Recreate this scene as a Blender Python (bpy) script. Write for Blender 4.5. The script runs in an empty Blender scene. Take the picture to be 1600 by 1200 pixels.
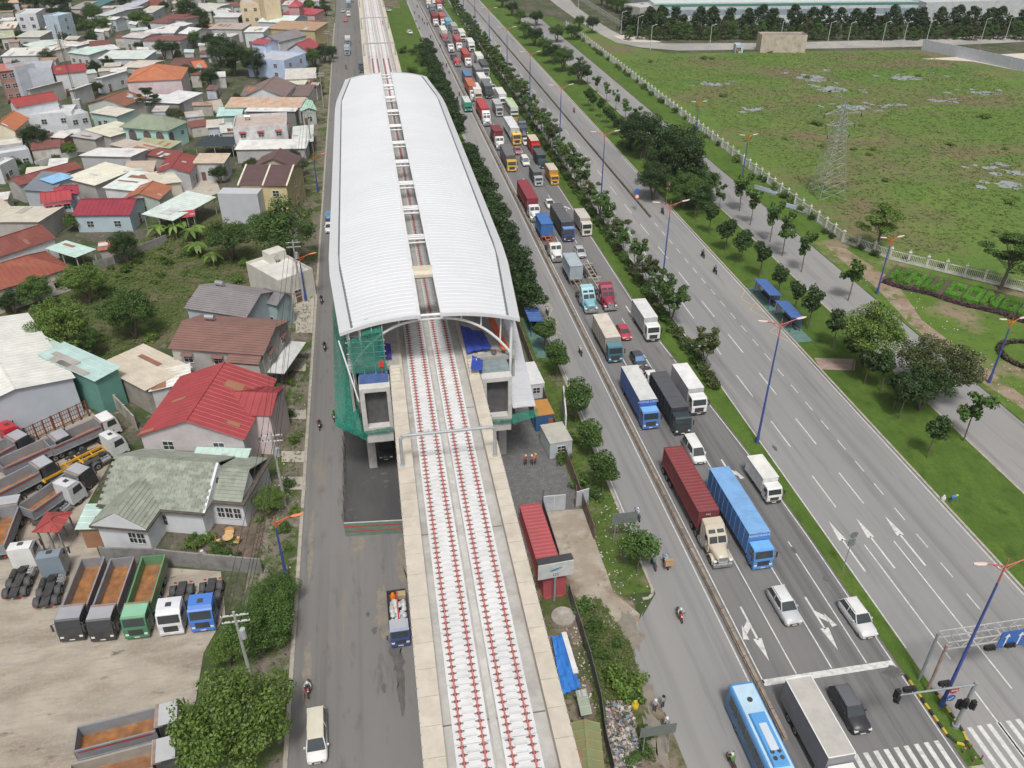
import bpy, bmesh, math, random
from mathutils import Vector, Matrix
S = bpy.context.scene
COL = S.collection
R = math.radians
# ---------------------------------------------------------------- camera, sky, sun, exposure
FOC, HCAM, VPX, VPY = 1270.0, 66.0, 540.0, -226.0      # focal length in photo pixels, drone height, vanishing point of the road
PITCH = math.atan2(600 - VPY, FOC)
YAW = math.atan2(800 - VPX, math.hypot(FOC, 600 - VPY))
cd = bpy.data.cameras.new('camera'); cam = bpy.data.objects.new('camera', cd); COL.objects.link(cam)
cam.location = (0, 0, HCAM); cam.rotation_euler = (math.pi/2 - PITCH, 0, -YAW)
cd.sensor_width = 36.0; cd.lens = 36.0*FOC/1600.0; cd.clip_start = 0.5; cd.clip_end = 4000
S.camera = cam
W = bpy.data.worlds.new('World'); S.world = W; W.use_nodes = True
nt = W.node_tree; nt.nodes.clear()
sky = nt.nodes.new('ShaderNodeTexSky'); sky.sky_type = 'NISHITA'; sky.sun_disc = False
SUN_EL, SUN_AZ = R(60), R(186)                         # azimuth measured from +Y towards +X
sky.sun_elevation = SUN_EL; sky.sun_rotation = SUN_AZ
sky.air_density = 1.0; sky.dust_density = 6.0; sky.ozone_density = 1.0
hs = nt.nodes.new('ShaderNodeHueSaturation'); hs.inputs['Saturation'].default_value = 0.28   # thin overcast: nearly white sky light
bg = nt.nodes.new('ShaderNodeBackground'); bg.inputs['Strength'].default_value = 0.068
wo = nt.nodes.new('ShaderNodeOutputWorld')
nt.links.new(sky.outputs[0], hs.inputs['Color']); nt.links.new(hs.outputs[0], bg.inputs['Color']); nt.links.new(bg.outputs[0], wo.inputs['Surface'])
sd = bpy.data.lights.new('sun', 'SUN'); sd.energy = 1.5; sd.angle = R(10); sd.color = (1.0, 0.965, 0.91)
sun = bpy.data.objects.new('sun', sd); COL.objects.link(sun)
sun.rotation_euler = Vector((-math.sin(SUN_AZ)*math.cos(SUN_EL), -math.cos(SUN_AZ)*math.cos(SUN_EL), -math.sin(SUN_EL))).to_track_quat('-Z', 'Y').to_euler()
S.view_settings.view_transform = 'Standard'; S.view_settings.look = 'None'
S.view_settings.gamma = 1.0; S.view_settings.exposure = 0.62; S.view_settings.use_curve_mapping = False
S.render.engine = 'CYCLES'
# ---------------------------------------------------------------- helpers
_F = Vector((math.sin(YAW)*math.cos(PITCH), math.cos(YAW)*math.cos(PITCH), -math.sin(PITCH)))
_R = Vector((math.cos(YAW), -math.sin(YAW), 0)); _U = _R.cross(_F)
def at(u, v, z=0.0):
    """world point at height z that stands at photograph pixel (u, v)"""
    d = _F*FOC + _R*(u-800) + _U*(600-v)
    return Vector((0, 0, HCAM)) + d*((z-HCAM)/d.z)
def lerp(a, b, t): return a+(b-a)*t
ORD = ['first','second','third','fourth','fifth','sixth','seventh','eighth','ninth','tenth','eleventh','twelfth','thirteenth','fourteenth','fifteenth','sixteenth','seventeenth','eighteenth','nineteenth']
TENS = {2:'twenty',3:'thirty',4:'forty',5:'fifty',6:'sixty',7:'seventy',8:'eighty',9:'ninety'}
def ordw(i):
    n = i+1
    if n > 100: return 'hundred and '+ordw(i-100)
    if n == 100: return 'hundredth'
    if n < 20: return ORD[n-1]
    t, u = divmod(n, 10)
    if u == 0: return TENS[t][:-1]+'ieth'
    return TENS[t]+'-'+ORD[u-1]
_mats = {}
def mat(name, col, rough=0.7, metal=0.0, var=0.10, scale=1.5, bump=0.0, bscale=8.0, rnd=0.0, spec=0.5, dirt=None, dirtamt=0.5, dscale=0.6, alpha=1.0, trans=0.0):
    """principled colour with noise variation, optional dirt patches, relief and per-object variation"""
    if name in _mats: return _mats[name]
    m = bpy.data.materials.new(name); m.use_nodes = True; _mats[name] = m
    t = m.node_tree; N = t.nodes; Lk = t.links; b = N['Principled BSDF']
    b.inputs['Roughness'].default_value = rough; b.inputs['Metallic'].default_value = metal
    b.inputs['Specular IOR Level'].default_value = spec
    if alpha < 1: b.inputs['Alpha'].default_value = alpha
    g = N.new('ShaderNodeNewGeometry')
    n1 = N.new('ShaderNodeTexNoise'); n1.inputs['Scale'].default_value = scale; n1.inputs['Detail'].default_value = 5
    Lk.new(g.outputs['Position'], n1.inputs['Vector'])
    mx = N.new('ShaderNodeMix'); mx.data_type = 'RGBA'
    c = list(col)
    mx.inputs[6].default_value = [max(0, x*(1-var)) for x in c]+[1]; mx.inputs[7].default_value = [min(1, x*(1+var)) for x in c]+[1]
    rp = N.new('ShaderNodeMapRange'); rp.inputs[1].default_value = .3; rp.inputs[2].default_value = .7
    Lk.new(n1.outputs['Fac'], rp.inputs[0]); Lk.new(rp.outputs[0], mx.inputs[0])
    out = mx.outputs[2]
    if dirt is not None:
        n2 = N.new('ShaderNodeTexNoise'); n2.inputs['Scale'].default_value = dscale; n2.inputs['Detail'].default_value = 8; n2.inputs['Roughness'].default_value = .68
        Lk.new(g.outputs['Position'], n2.inputs['Vector'])
        r2 = N.new('ShaderNodeMapRange'); r2.inputs[1].default_value = .46; r2.inputs[2].default_value = .68; r2.inputs[4].default_value = dirtamt
        Lk.new(n2.outputs['Fac'], r2.inputs[0])
        m2 = N.new('ShaderNodeMix'); m2.data_type = 'RGBA'; m2.inputs[7].default_value = list(dirt)+[1]
        Lk.new(r2.outputs[0], m2.inputs[0]); Lk.new(out, m2.inputs[6]); out = m2.outputs[2]
    if rnd > 0:
        oi = N.new('ShaderNodeObjectInfo'); r3 = N.new('ShaderNodeMapRange'); r3.inputs[3].default_value = 1-rnd; r3.inputs[4].default_value = 1+rnd
        Lk.new(oi.outputs['Random'], r3.inputs[0])
        h = N.new('ShaderNodeHueSaturation'); Lk.new(out, h.inputs['Color']); Lk.new(r3.outputs[0], h.inputs['Value']); out = h.outputs[0]
    Lk.new(out, b.inputs['Base Color'])
    if bump > 0:
        n3 = N.new('ShaderNodeTexNoise'); n3.inputs['Scale'].default_value = bscale; n3.inputs['Detail'].default_value = 4
        Lk.new(g.outputs['Position'], n3.inputs['Vector'])
        bp = N.new('ShaderNodeBump'); bp.inputs['Strength'].default_value = bump; bp.inputs['Distance'].default_value = .1
        Lk.new(n3.outputs['Fac'], bp.inputs['Height']); Lk.new(bp.outputs[0], b.inputs['Normal'])
    return m
class MB:
    """collects faces; build() links them as ONE mesh object"""
    def __init__(s): s.v = []; s.f = []; s.mi = []; s.sm = []
    def add(s, vs, fs, m=0, smooth=False):
        o = len(s.v); s.v += [tuple(p) for p in vs]
        for f in fs: s.f.append(tuple(i+o for i in f)); s.mi.append(m); s.sm.append(smooth)
        return s
    def quad(s, a, b, c, d, m=0): return s.add([a, b, c, d], [(0, 1, 2, 3)], m)
    def poly(s, pts, m=0): return s.add(pts, [tuple(range(len(pts)))], m)
    def box(s, x0, x1, y0, y1, z0, z1, m=0, tx=0.0, ty=0.0):
        """box between limits, the top drawn in by tx, ty on each side"""
        v = [(x0,y0,z0),(x1,y0,z0),(x1,y1,z0),(x0,y1,z0),(x0+tx,y0+ty,z1),(x1-tx,y0+ty,z1),(x1-tx,y1-ty,z1),(x0+tx,y1-ty,z1)]
        return s.add(v, [(3,2,1,0),(4,5,6,7),(0,1,5,4),(1,2,6,5),(2,3,7,6),(3,0,4,7)], m)
    def obox(s, c, u, v, w, m=0):
        """oriented box, centre c, half-axes u v w"""
        c, u, v, w = Vector(c), Vector(u), Vector(v), Vector(w)
        P = [c-u-v-w, c+u-v-w, c+u+v-w, c-u+v-w, c-u-v+w, c+u-v+w, c+u+v+w, c-u+v+w]
        return s.add(P, [(3,2,1,0),(4,5,6,7),(0,1,5,4),(1,2,6,5),(2,3,7,6),(3,0,4,7)], m)
    def beam(s, a, b, w, h, m=0):
        a, b = Vector(a), Vector(b); d = b-a
        up = Vector((0,0,1)) if abs(d.normalized().z) < .95 else Vector((0,1,0))
        x = d.cross(up).normalized(); y = x.cross(d).normalized()
        return s.obox((a+b)/2, x*w/2, d/2, y*h/2, m)
    def tube(s, a, b, r, n=6, m=0, r2=None, cap=True):
        a, b = Vector(a), Vector(b); d = (b-a).normalized(); r2 = r if r2 is None else r2
        up = Vector((0,0,1)) if abs(d.z) < .9 else Vector((1,0,0))
        x = d.cross(up).normalized(); y = x.cross(d).normalized()
        vs = []
        for p, rr in ((a, r), (b, r2)):
            for i in range(n):
                t = 2*math.pi*i/n; vs.append(p+x*(rr*math.cos(t))+y*(rr*math.sin(t)))
        fs = [(i, (i+1) % n, n+(i+1) % n, n+i) for i in range(n)]
        s.add(vs, fs, m, True)
        if cap: s.add(vs, [tuple(range(n-1, -1, -1)), tuple(range(n, 2*n))], m)
        return s
    def path(s, pts, r, n=6, m=0):
        for a, b in zip(pts, pts[1:]): s.tube(a, b, r, n, m)
        return s
    def prism(s, pts, z0, z1, m=0, mtop=None):
        n = len(pts)
        s.add([(p[0], p[1], z0) for p in pts]+[(p[0], p[1], z1) for p in pts],
              [(i, (i+1) % n, n+(i+1) % n, n+i) for i in range(n)], m)
        s.add([(p[0], p[1], z1) for p in pts], [tuple(range(n))], m if mtop is None else mtop)
        return s.add([(p[0], p[1], z0) for p in pts], [tuple(range(n-1, -1, -1))], m)
    def loft(s, secs, m=0, smooth=True, closed=True):
        n = len(secs[0]); vs = [p for q in secs for p in q]; fs = []
        for k in range(len(secs)-1):
            for i in range(n if closed else n-1): fs.append((k*n+i, k*n+(i+1) % n, (k+1)*n+(i+1) % n, (k+1)*n+i))
        s.add(vs, fs, m, smooth)
        if closed: s.add(secs[0], [tuple(range(n-1, -1, -1))], m); s.add(secs[-1], [tuple(range(n))], m)
        return s
    def mesh(s, name, mats):
        me = bpy.data.meshes.new(name); me.from_pydata(s.v, [], s.f)
        for x in (mats if isinstance(mats, (list, tuple)) else [mats]): me.materials.append(x)
        me.polygons.foreach_set('material_index', s.mi); me.polygons.foreach_set('use_smooth', s.sm)
        me.update(); return me
    def build(s, name, mats, parent=None, loc=(0,0,0), rz=0.0):
        me = s.mesh(name, mats)
        bm = bmesh.new(); bm.from_mesh(me); bmesh.ops.recalc_face_normals(bm, faces=bm.faces); bm.to_mesh(me); bm.free()
        return obj(name, me, parent, loc, rz)
def obj(name, me, parent=None, loc=(0,0,0), rz=0.0):
    o = bpy.data.objects.new(name, me); COL.objects.link(o)
    if parent is not None: o.parent = parent
    o.location = loc; o.rotation_euler = (0, 0, rz); return o
def tag(o, label, cat, group=None):
    o['label'] = label; o['category'] = cat
    if group: o['group'] = group
    return o
def thing(name, label, cat, loc=(0,0,0), rz=0.0, group=None):
    o = bpy.data.objects.new(name, None); COL.objects.link(o); o.empty_display_size = .3
    o.location = loc; o.rotation_euler = (0, 0, rz); return tag(o, label, cat, group)
def struct(o): o['kind'] = 'structure'; return o
def stuff(o): o['kind'] = 'stuff'; return o
def copytree(src, loc, rz, label=None, scale=None):
    r = src.copy(); COL.objects.link(r); r.location = loc; r.rotation_euler = (0, 0, rz)
    if label: r['label'] = label
    if scale: r.scale = scale
    for ch in src.children:
        c = ch.copy(); COL.objects.link(c); c.parent = r
        for g in ch.children:
            d = g.copy(); COL.objects.link(d); d.parent = c
    return r
def recolor(o, mats):
    """material slots of a shared mesh set on the object"""
    for i, m in enumerate(mats):
        if m is None: continue
        o.material_slots[i].link = 'OBJECT'; o.material_slots[i].material = m
    return o
# ---------------------------------------------------------------- ground materials
def gmat(name, layers, rough=.9, bump=.3, bscale=3.0):
    """layers: first (r,g,b); then (rgb, noise scale, lo, hi, detail, stretch_y) patches laid over it"""
    m = bpy.data.materials.new(name); m.use_nodes = True
    t = m.node_tree; N = t.nodes; Lk = t.links; b = N['Principled BSDF']; b.inputs['Roughness'].default_value = rough
    b.inputs['Specular IOR Level'].default_value = .25
    g = N.new('ShaderNodeNewGeometry'); rgb = N.new('ShaderNodeRGB'); rgb.outputs[0].default_value = list(layers[0])+[1]; out = rgb.outputs[0]
    for k, (c, sc, lo, hi, det, sy) in enumerate(layers[1:]):
        mp = N.new('ShaderNodeMapping'); mp.inputs['Scale'].default_value = (1, sy, 1); mp.inputs['Location'].default_value = (17.3*k, 5.1*k, 0)
        Lk.new(g.outputs['Position'], mp.inputs['Vector'])
        n = N.new('ShaderNodeTexNoise'); n.inputs['Scale'].default_value = sc; n.inputs['Detail'].default_value = det; n.inputs['Roughness'].default_value = .62
        Lk.new(mp.outputs[0], n.inputs['Vector'])
        r = N.new('ShaderNodeMapRange'); r.inputs[1].default_value = lo; r.inputs[2].default_value = hi
        Lk.new(n.outputs['Fac'], r.inputs[0])
        mx = N.new('ShaderNodeMix'); mx.data_type = 'RGBA'; mx.inputs[7].default_value = list(c)+[1]
        Lk.new(r.outputs[0], mx.inputs[0]); Lk.new(out, mx.inputs[6]); out = mx.outputs[2]
    Lk.new(out, b.inputs['Base Color'])
    n3 = N.new('ShaderNodeTexNoise'); n3.inputs['Scale'].default_value = bscale; n3.inputs['Detail'].default_value = 6
    Lk.new(g.outputs['Position'], n3.inputs['Vector'])
    bp = N.new('ShaderNodeBump'); bp.inputs['Strength'].default_value = bump; bp.inputs['Distance'].default_value = .25
    Lk.new(n3.outputs['Fac'], bp.inputs['Height']); Lk.new(bp.outputs[0], b.inputs['Normal'])
    return m
G_earth = gmat('earth_mixed', [(.12,.105,.085), ((.055,.08,.028), .11, .42, .56, 6, 1), ((.22,.20,.17), .5, .56, .7, 6, 1), ((.04,.06,.018), 1.3, .5, .66, 5, 1)])
G_asph = gmat('asphalt', [(.172,.17,.171), ((.115,.113,.115), .9, .5, .68, 3, .006), ((.20,.195,.193), .12, .42, .62, 4, .12), ((.105,.103,.106), .9, .55, .75, 5, .08), ((.21,.2,.19), 6., .6, .8, 3, 1)], .85, .08, 20)
G_asph2 = gmat('asphalt_light', [(.25,.248,.248), ((.20,.198,.199), .8, .5, .68, 3, .006), ((.285,.28,.275), .1, .42, .62, 4, .1), ((.165,.163,.165), .6, .54, .75, 5, .06), ((.25,.245,.24), 5., .6, .8, 3, 1)], .85, .08, 20)
G_asphd = gmat('asphalt_dark', [(.075,.075,.078), ((.10,.098,.098), .25, .42, .62, 5, .3), ((.16,.15,.135), .7, .6, .78, 6, 1)], .9, .1, 15)
G_street = gmat('street_asphalt', [(.19,.185,.18), ((.145,.14,.138), .8, .5, .68, 3, .006), ((.20,.195,.19), .14, .42, .62, 4, .15), ((.12,.115,.11), .8, .57, .75, 6, .25), ((.23,.205,.17), .33, .58, .72, 6, .2)], .88, .1, 15)
G_conc = gmat('yard_concrete', [(.36,.315,.26), ((.42,.375,.31), .35, .4, .6, 6, 1), ((.27,.23,.185), .09, .46, .6, 9, 3.0), ((.31,.285,.25), .5, .5, .64, 9, 5.0), ((.15,.12,.09), .30, .61, .70, 9, 2.5), ((.11,.085,.065), 1.1, .68, .76, 8, 1), ((.40,.355,.30), 3, .5, .8, 4, 1)], .9, .15, 6)
G_gravel = gmat('gravel', [(.15,.15,.152), ((.20,.198,.195), 1.2, .45, .65, 7, 1), ((.28,.26,.23), .22, .58, .72, 6, 1), ((.09,.09,.09), 5, .5, .7, 3, 1)], .95, .4, 12)
G_dirt = gmat('dirt', [(.33,.28,.225), ((.42,.38,.32), .5, .45, .65, 7, 1), ((.20,.15,.11), .3, .52, .7, 7, 1), ((.07,.10,.03), .8, .64, .76, 6, 1)], .95, .4, 6)
G_grass = gmat('mown_grass', [(.075,.128,.024), ((.10,.165,.03), .25, .4, .6, 6, .5), ((.048,.088,.018), .6, .5, .7, 6, .7), ((.17,.16,.06), .35, .62, .76, 7, .8), ((.06,.12,.012), 4, .45, .7, 3, 1)], .95, .5, 9)
G_verge = gmat('verge_grass', [(.07,.12,.024), ((.10,.15,.03), .5, .4, .6, 6, 1), ((.19,.165,.115), .3, .52, .66, 7, 1), ((.04,.07,.015), 1.8, .5, .7, 5, 1), ((.33,.31,.28), 2.2, .68, .74, 5, 1)], .95, .6, 6)
G_field = gmat('field_grass', [(.115,.18,.038), ((.18,.135,.085), .017, .45, .6, 9, 1.5), ((.10,.175,.034), .034, .48, .6, 8, 1.3), ((.145,.215,.045), .06, .54, .7, 7, 1.5), ((.06,.10,.024), .22, .56, .72, 8, 1.2), ((.17,.145,.085), .4, .62, .76, 6, 1), ((.05,.09,.02), .8, .54, .66, 7, 1), ((.13,.115,.06), 2.2, .58, .74, 5, 1)], .97, .9, 1.8)
G_lot = gmat('lot_weeds', [(.085,.115,.032), ((.15,.125,.08), .14, .44, .6, 8, 1), ((.05,.08,.02), .3, .52, .68, 8, 1), ((.19,.17,.12), .5, .66, .78, 6, 1), ((.05,.08,.014), 1.4, .5, .7, 5, 1)], .97, .9, 2.5)
G_pave = gmat('concrete_walk', [(.42,.385,.33), ((.48,.45,.39), .8, .4, .65, 6, 1), ((.28,.25,.2), .5, .56, .74, 7, 1)], .9, .12, 8)
G_farlot = gmat('pale_concrete', [(.55,.50,.43), ((.60,.56,.5), .05, .4, .65, 6, 1)], .9, .1, 4)
def sheet(name, pts, z, m):
    return struct(MB().poly([(p[0], p[1], z) for p in pts]).build(name, m))
def fan(name, c, pts, z, m):
    n = len(pts); return struct(MB().add([(c[0],c[1],z)]+[(p[0],p[1],z) for p in pts], [(0,i+1,(i+1)%n+1) for i in range(n)]).build(name, m))
def strip(name, x0, x1, y0, y1, z, m): return sheet(name, [(x0,y0),(x1,y0),(x1,y1),(x0,y1)], z, m)
Y0, Y1 = 18.0, 640.0
sheet('ground', [(-1500,-300),(1500,-300),(1500,2200),(-1500,2200)], 0.0, G_earth)
strip('street', -12.2, -0.6, Y0, Y1, .012, G_street)
# yard of the truck park, vacant lot between the houses
sheet('yard', [at(-60,830)[:2], at(60,640)[:2], at(140,640)[:2], at(190,690)[:2], at(130,800)[:2], at(160,880)[:2], at(345,893)[:2], at(352,960)[:2], at(318,1020)[:2], at(300,1130)[:2], at(310,1260)[:2], at(-60,1260)[:2]], .008, G_conc)
sheet('vacant_lot', [at(-20,480)[:2], at(120,450)[:2], at(180,400)[:2], at(260,350)[:2], at(340,330)[:2], at(420,380)[:2], at(420,450)[:2], at(300,520)[:2], at(150,580)[:2], at(40,510)[:2]], .006, G_lot)
sheet('verge_left', [(-17.8, Y0), (-12.6, Y0), (-12.6, Y1), (-17.8, Y1)], .006, gmat('worn_verge', [(.20,.175,.14), ((.075,.115,.03), .28, .46, .56, 8, 1), ((.30,.27,.23), .6, .56, .7, 7, 1), ((.10,.085,.07), .9, .56, .7, 6, 1)], .95, .5, 6))
kb = mat('kerb_stone', (.40,.37,.32), .85, var=.15, scale=3, dirt=(.2,.17,.13), dirtamt=.6, dscale=1.2)
def kerb(name, x0, x1, y0, y1, h=.14, parent=None):
    return struct(MB().box(x0, x1, y0, y1, .0, h).build(name, kb, parent))
kerb('kerb_left_street', -12.6, -12.2, 30, 420, .13)
# building site below the viaduct
sheet('site_ground', [(-0.6,Y0),(22.6,Y0),(22.6,Y1),(-0.6,Y1)], .008, gmat('site_soil', [(.20,.16,.12), ((.075,.10,.03), .22, .47, .58, 8, 1), ((.29,.25,.20), .5, .55, .7, 7, 1), ((.06,.07,.03), 1.4, .52, .68, 6, 1)], .95, .5, 6))
sheet('site_gravel', [(-7.4,73),(-0.6,73),(10,64.5),(20.6,64.5),(20.6,150),(-7.4,150)], .016, G_gravel)
sheet('site_asphalt', [(-7.3,72.5),(0.2,72.5),(0.2,112),(-7.3,112)], .020, G_asphd)
sheet('site_entry', [at(838,800)[:2], at(915,795)[:2], at(930,845)[:2], at(950,900)[:2], at(958,925)[:2], at(1000,960)[:2], at(990,1010)[:2], at(975,1000)[:2], at(905,940)[:2], at(880,905)[:2]], .020, G_dirt)
# service road, traffic carriageway, medians, right carriageway
strip('service_road', 25.3, 30.8, Y0, Y1, .012, G_asph2)
sheet('service_road_bay', [at(1003,965)[:2], at(1005,955)[:2], at(985,1000)[:2], at(1000,1060)[:2], at(1040,1115)[:2], at(1080,1215)[:2], (25.31,24), (25.31,57)], .0125, G_asph2)
strip('highway', 30.8, 46.2, Y0, Y1, .016, G_asph)
strip('highway_opposite', 47.2, 64.2, Y0, Y1, .012, G_asph2)
strip('verge_service_road', 20.7, 25.0, 57.4, Y1, .012, G_verge)
# green median: widens away from the junction
gm = [(45.7,33.5),(47.2,33.5),(47.4,45),(47.4,Y1),(42.9,Y1),(42.9,112),(44.0,95),(45.3,76),(45.6,60)]
sheet('median_grass', gm, .13, G_grass)
struct(MB().prism([(p[0], p[1]) for p in gm], 0.0, .12).build('median_kerb', kb))
strip('grass_strip', 64.5, 75.0, 20, Y1, .10, G_grass)
strip('side_road', 75.3, 85.3, 20, 420, .012, G_asph2)
kerb('kerb_opposite', 64.2, 64.5, 20, 560, .15)
kerb('kerb_side_road', 75.0, 75.3, 20, 420, .13)
kerb('kerb_service_road', 25.0, 25.3, 58.4, 480, .14)
kb_ = MB(); kp = [(25.15,58.4),(25.12,57.6),(24.9,56.9),(24.4,56.5),(23.7,56.5)]
for a_, c_ in zip(kp, kp[1:]): kb_.beam((a_[0],a_[1],.07),(c_[0],c_[1],.07),.3,.14)
struct(kb_.build('kerb_site_entry', kb))
strip('verge_side_road', 85.6, 92.4, 146, 420, .010, G_grass)
sheet('verge_corner', [(85.6,20),(140,20),(140,100),(113,114),(97,131.5),(92.5,140),(92.4,146),(85.6,146)], .009, gmat('worn_lawn', [(.085,.15,.025), ((.11,.18,.03), .2, .4, .6, 6, 1), ((.26,.20,.14), .1, .52, .64, 8, 1.2), ((.05,.09,.02), .9, .55, .7, 6, 1), ((.4,.33,.27), .6, .68, .76, 6, 1)], .95, .5, 6))
sheet('field', [(92.6,146),(92.6,141),(97.5,132.4),(113.5,115.3),(145,95),(330,95),(330,250),(236,297),(228,316),(160,323),(120,327),(107,345),(100,400),(92.6,400)], .014, G_field)
# standing water in the field: shallow glossy sheets, uneven outlines
water = mat('pond_water', (.30,.32,.33), .08, var=.1, spec=.8)
random.seed(4)
pond_n = 0
def pond(cx, cy, rx, ry, n=26):
    global pond_n; pond_n += 1
    pts = [(cx+rx*math.cos(2*math.pi*i/n)*(.55+.55*random.random()), cy+ry*math.sin(2*math.pi*i/n)*(.5+.6*random.random())) for i in range(n)]
    fan('pond', (cx,cy), pts, .03+.0005*pond_n, water)
for u, v, rx, ry in ((1272,122,10,9),(1300,140,9,7),(1335,168,10,5),(1420,122,12,6),(1535,145,9,4),(1575,288,6,4),(1115,132,7,4),(1175,172,3,2),(1545,262,5,2),(1470,158,5,2),(1390,165,6,2),(1585,270,4,3)):
    p = at(u, v); pond(p.x, p.y, rx*.62, ry*.75)
    for k in range(5):
        q = p+Vector((random.uniform(-1,1)*rx*1.3, random.uniform(-1,1)*ry*1.3, 0)); pond(q.x, q.y, random.uniform(.6,2.2), random.uniform(.6,2.0), 10)
# far road behind the field, pale lot, small lanes
fr = [at(*p)[:2] for p in ((852,-6),(872,10),(900,30),(935,52),(962,66),(1000,74),(1060,79),(1190,77),(1340,75),(1460,72),(1605,65),(1605,53),(1440,61),(1200,67),(1040,68),(985,62),(955,47),(925,28),(900,10),(886,-6))]
sheet('far_road', fr, .018, gmat('pale_road', [(.30,.295,.28), ((.38,.36,.33), .05, .45, .6, 5, 1)]))
sheet('far_verge', [at(*p)[:2] for p in ((958,56),(990,54),(1035,66),(1000,66),(975,64))], .022, G_farlot)
sheet('far_lot', [at(*p)[:2] for p in ((1440,92),(1600,83),(1700,110),(1700,160),(1600,112),(1520,96))], .022, G_farlot)
sheet('worn_path', [at(*p)[:2] for p in ((1290,383),(1320,388),(1400,440),(1440,500),(1520,560),(1600,620),(1600,640),(1500,575),(1420,505),(1370,450),(1300,395))], .016, gmat('red_soil', [(.27,.195,.14), ((.34,.28,.22), .3, .45, .65, 7, 1), ((.13,.15,.05), .35, .5, .62, 8, 1)]))
sheet('footpath', [at(*p)[:2] for p in ((1272,560),(1337,562),(1335,580),(1282,578))], .11, gmat('brick_path', [(.30,.22,.19), ((.36,.28,.24), 1.0, .4, .6, 5, 1)]))
sheet('grass_patch_far', [(9,207),(24.8,207),(24.8,460),(9,460)], .02, G_grass)
# left lanes between the houses
sheet('lane', [at(*p)[:2] for p in ((300,262),(330,262),(345,300),(290,322),(275,305))], .02, G_pave)
sheet('lane', [at(*p)[:2] for p in ((315,160),(345,155),(352,172),(310,185))], .02, G_pave)
for v0, v1 in ((480,505),(560,580),(640,655),(705,722),(745,765)):   # paved crossings over the left verge
    sheet('crossing', [at(440,v0)[:2], at(478,v0)[:2], at(478,v1)[:2], at(440,v1)[:2]], .02, G_pave)
sheet('footway', [at(*p)[:2] for p in ((462,450),(492,450),(488,520),(462,520))], .018, G_pave)
# concrete slabs of the low barrier between service road and highway: each block its own piece
bm_ = mat('barrier_concrete', (.30,.25,.205), .9, var=.2, scale=2, dirt=(.12,.10,.08), dirtamt=.7, dscale=.9, rnd=.1)
bar = thing('traffic_barrier', 'long low brown concrete divider between service road and queue of trucks', 'barrier', (31.25, 37, 0))
blk = MB().box(-.22,.22,0,2.92,0,.30).box(-.16,.16,.02,2.90,.30,.55).mesh('block', bm_)
i = 0; y = 38.5
while y < 330:
    obj('block', blk, bar, (0, y-37, 0)); y += 3.0
y = 330
fb = MB().box(-.22,.22,0,300,0,.5).build('block_run', bm_, bar, (0, 293, 0)); stuff(fb)
bar2 = thing('lane_divider', 'thin dark concrete divider on the far carriageway ending at round signs', 'barrier', (58, 160, 0))
blk2 = MB().box(-.16,.16,0,3.92,0,.55).mesh('block', mat('divider_dark', (.14,.115,.10), .9, var=.2, dirt=(.3,.25,.2), dirtamt=.5, rnd=.15))
for k in range(60): obj('block', blk2, bar2, (0, 4*k, 0))
stuff(MB().box(-.16,.16,0,240,0,.5).build('block_run', bm_, bar2, (0, 240, 0)))
# painted markings: sheets just above the asphalt
wp = mat('road_paint', (.62,.62,.60), .7, var=.12, scale=3, dirt=(.25,.25,.25), dirtamt=.55, dscale=1.6)
yp = mat('worn_yellow_paint', (.50,.40,.20), .8, var=.15, dirt=(.25,.24,.23), dirtamt=.8, dscale=1.2)
def mark(name, rects, z=.020, m=wp):
    b = MB()
    for x0, x1, y0, y1 in rects: b.quad((x0,y0,z),(x1,y0,z),(x1,y1,z),(x0,y1,z))
    return struct(b.build(name, m))
mark('edge_line', [(25.55,25.67,64,480)]); mark('edge_line', [(30.55,30.67,36,480)]); mark('edge_line', [(31.9,32.03,44.5,480)])
mark('edge_line', [(47.55,47.67,46,480)]); mark('edge_line', [(63.85,63.97,22,480)])
lx = [(42.55,113),(42.55,480)]
b = MB(); pl = [(45.35,33),(45.35,62),(45.0,76),(43.8,95),(42.6,112),(42.6,480)]
for (xa,ya),(xb,yb) in zip(pl, pl[1:]): b.quad((xa-.06,ya,.0205),(xa+.06,ya,.0205),(xb+.06,yb,.0205),(xb-.06,yb,.0205))
struct(b.build('edge_line', wp))
dash = []
for x in (35.45, 39.05):
    y = 64
    while y < 420: dash.append((x-.07, x+.07, y, y+4.2)); y += 12.2
mark('lane_dashes', dash)
mark('lane_lines', [(35.4,35.53,45.0,62),(39.08,39.21,45.0,62),(42.72,42.85,45.0,62)])
mark('stop_line', [(31.9,45.3,44.2,44.9)])
mark('stop_line', [(25.6,30.5,33.9,34.5)])
dash = []
for x, ln, per in ((51.1, 6.0, 12.1), (54.75, 6.0, 12.1)):
    y = 66.5
    while y < 420: dash.append((x-.08, x+.08, y, y+ln)); y += per
y = 40
while y < 165: dash.append((57.95, 58.08, y, y+2.2)); y += 4.6
mark('lane_dashes', dash, .018)
mark('lane_lines', [(51.05,51.2,44,60),(54.7,54.85,40,60),(51.05,51.2,28,41),(54.7,54.85,26,38)], .018)
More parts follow.
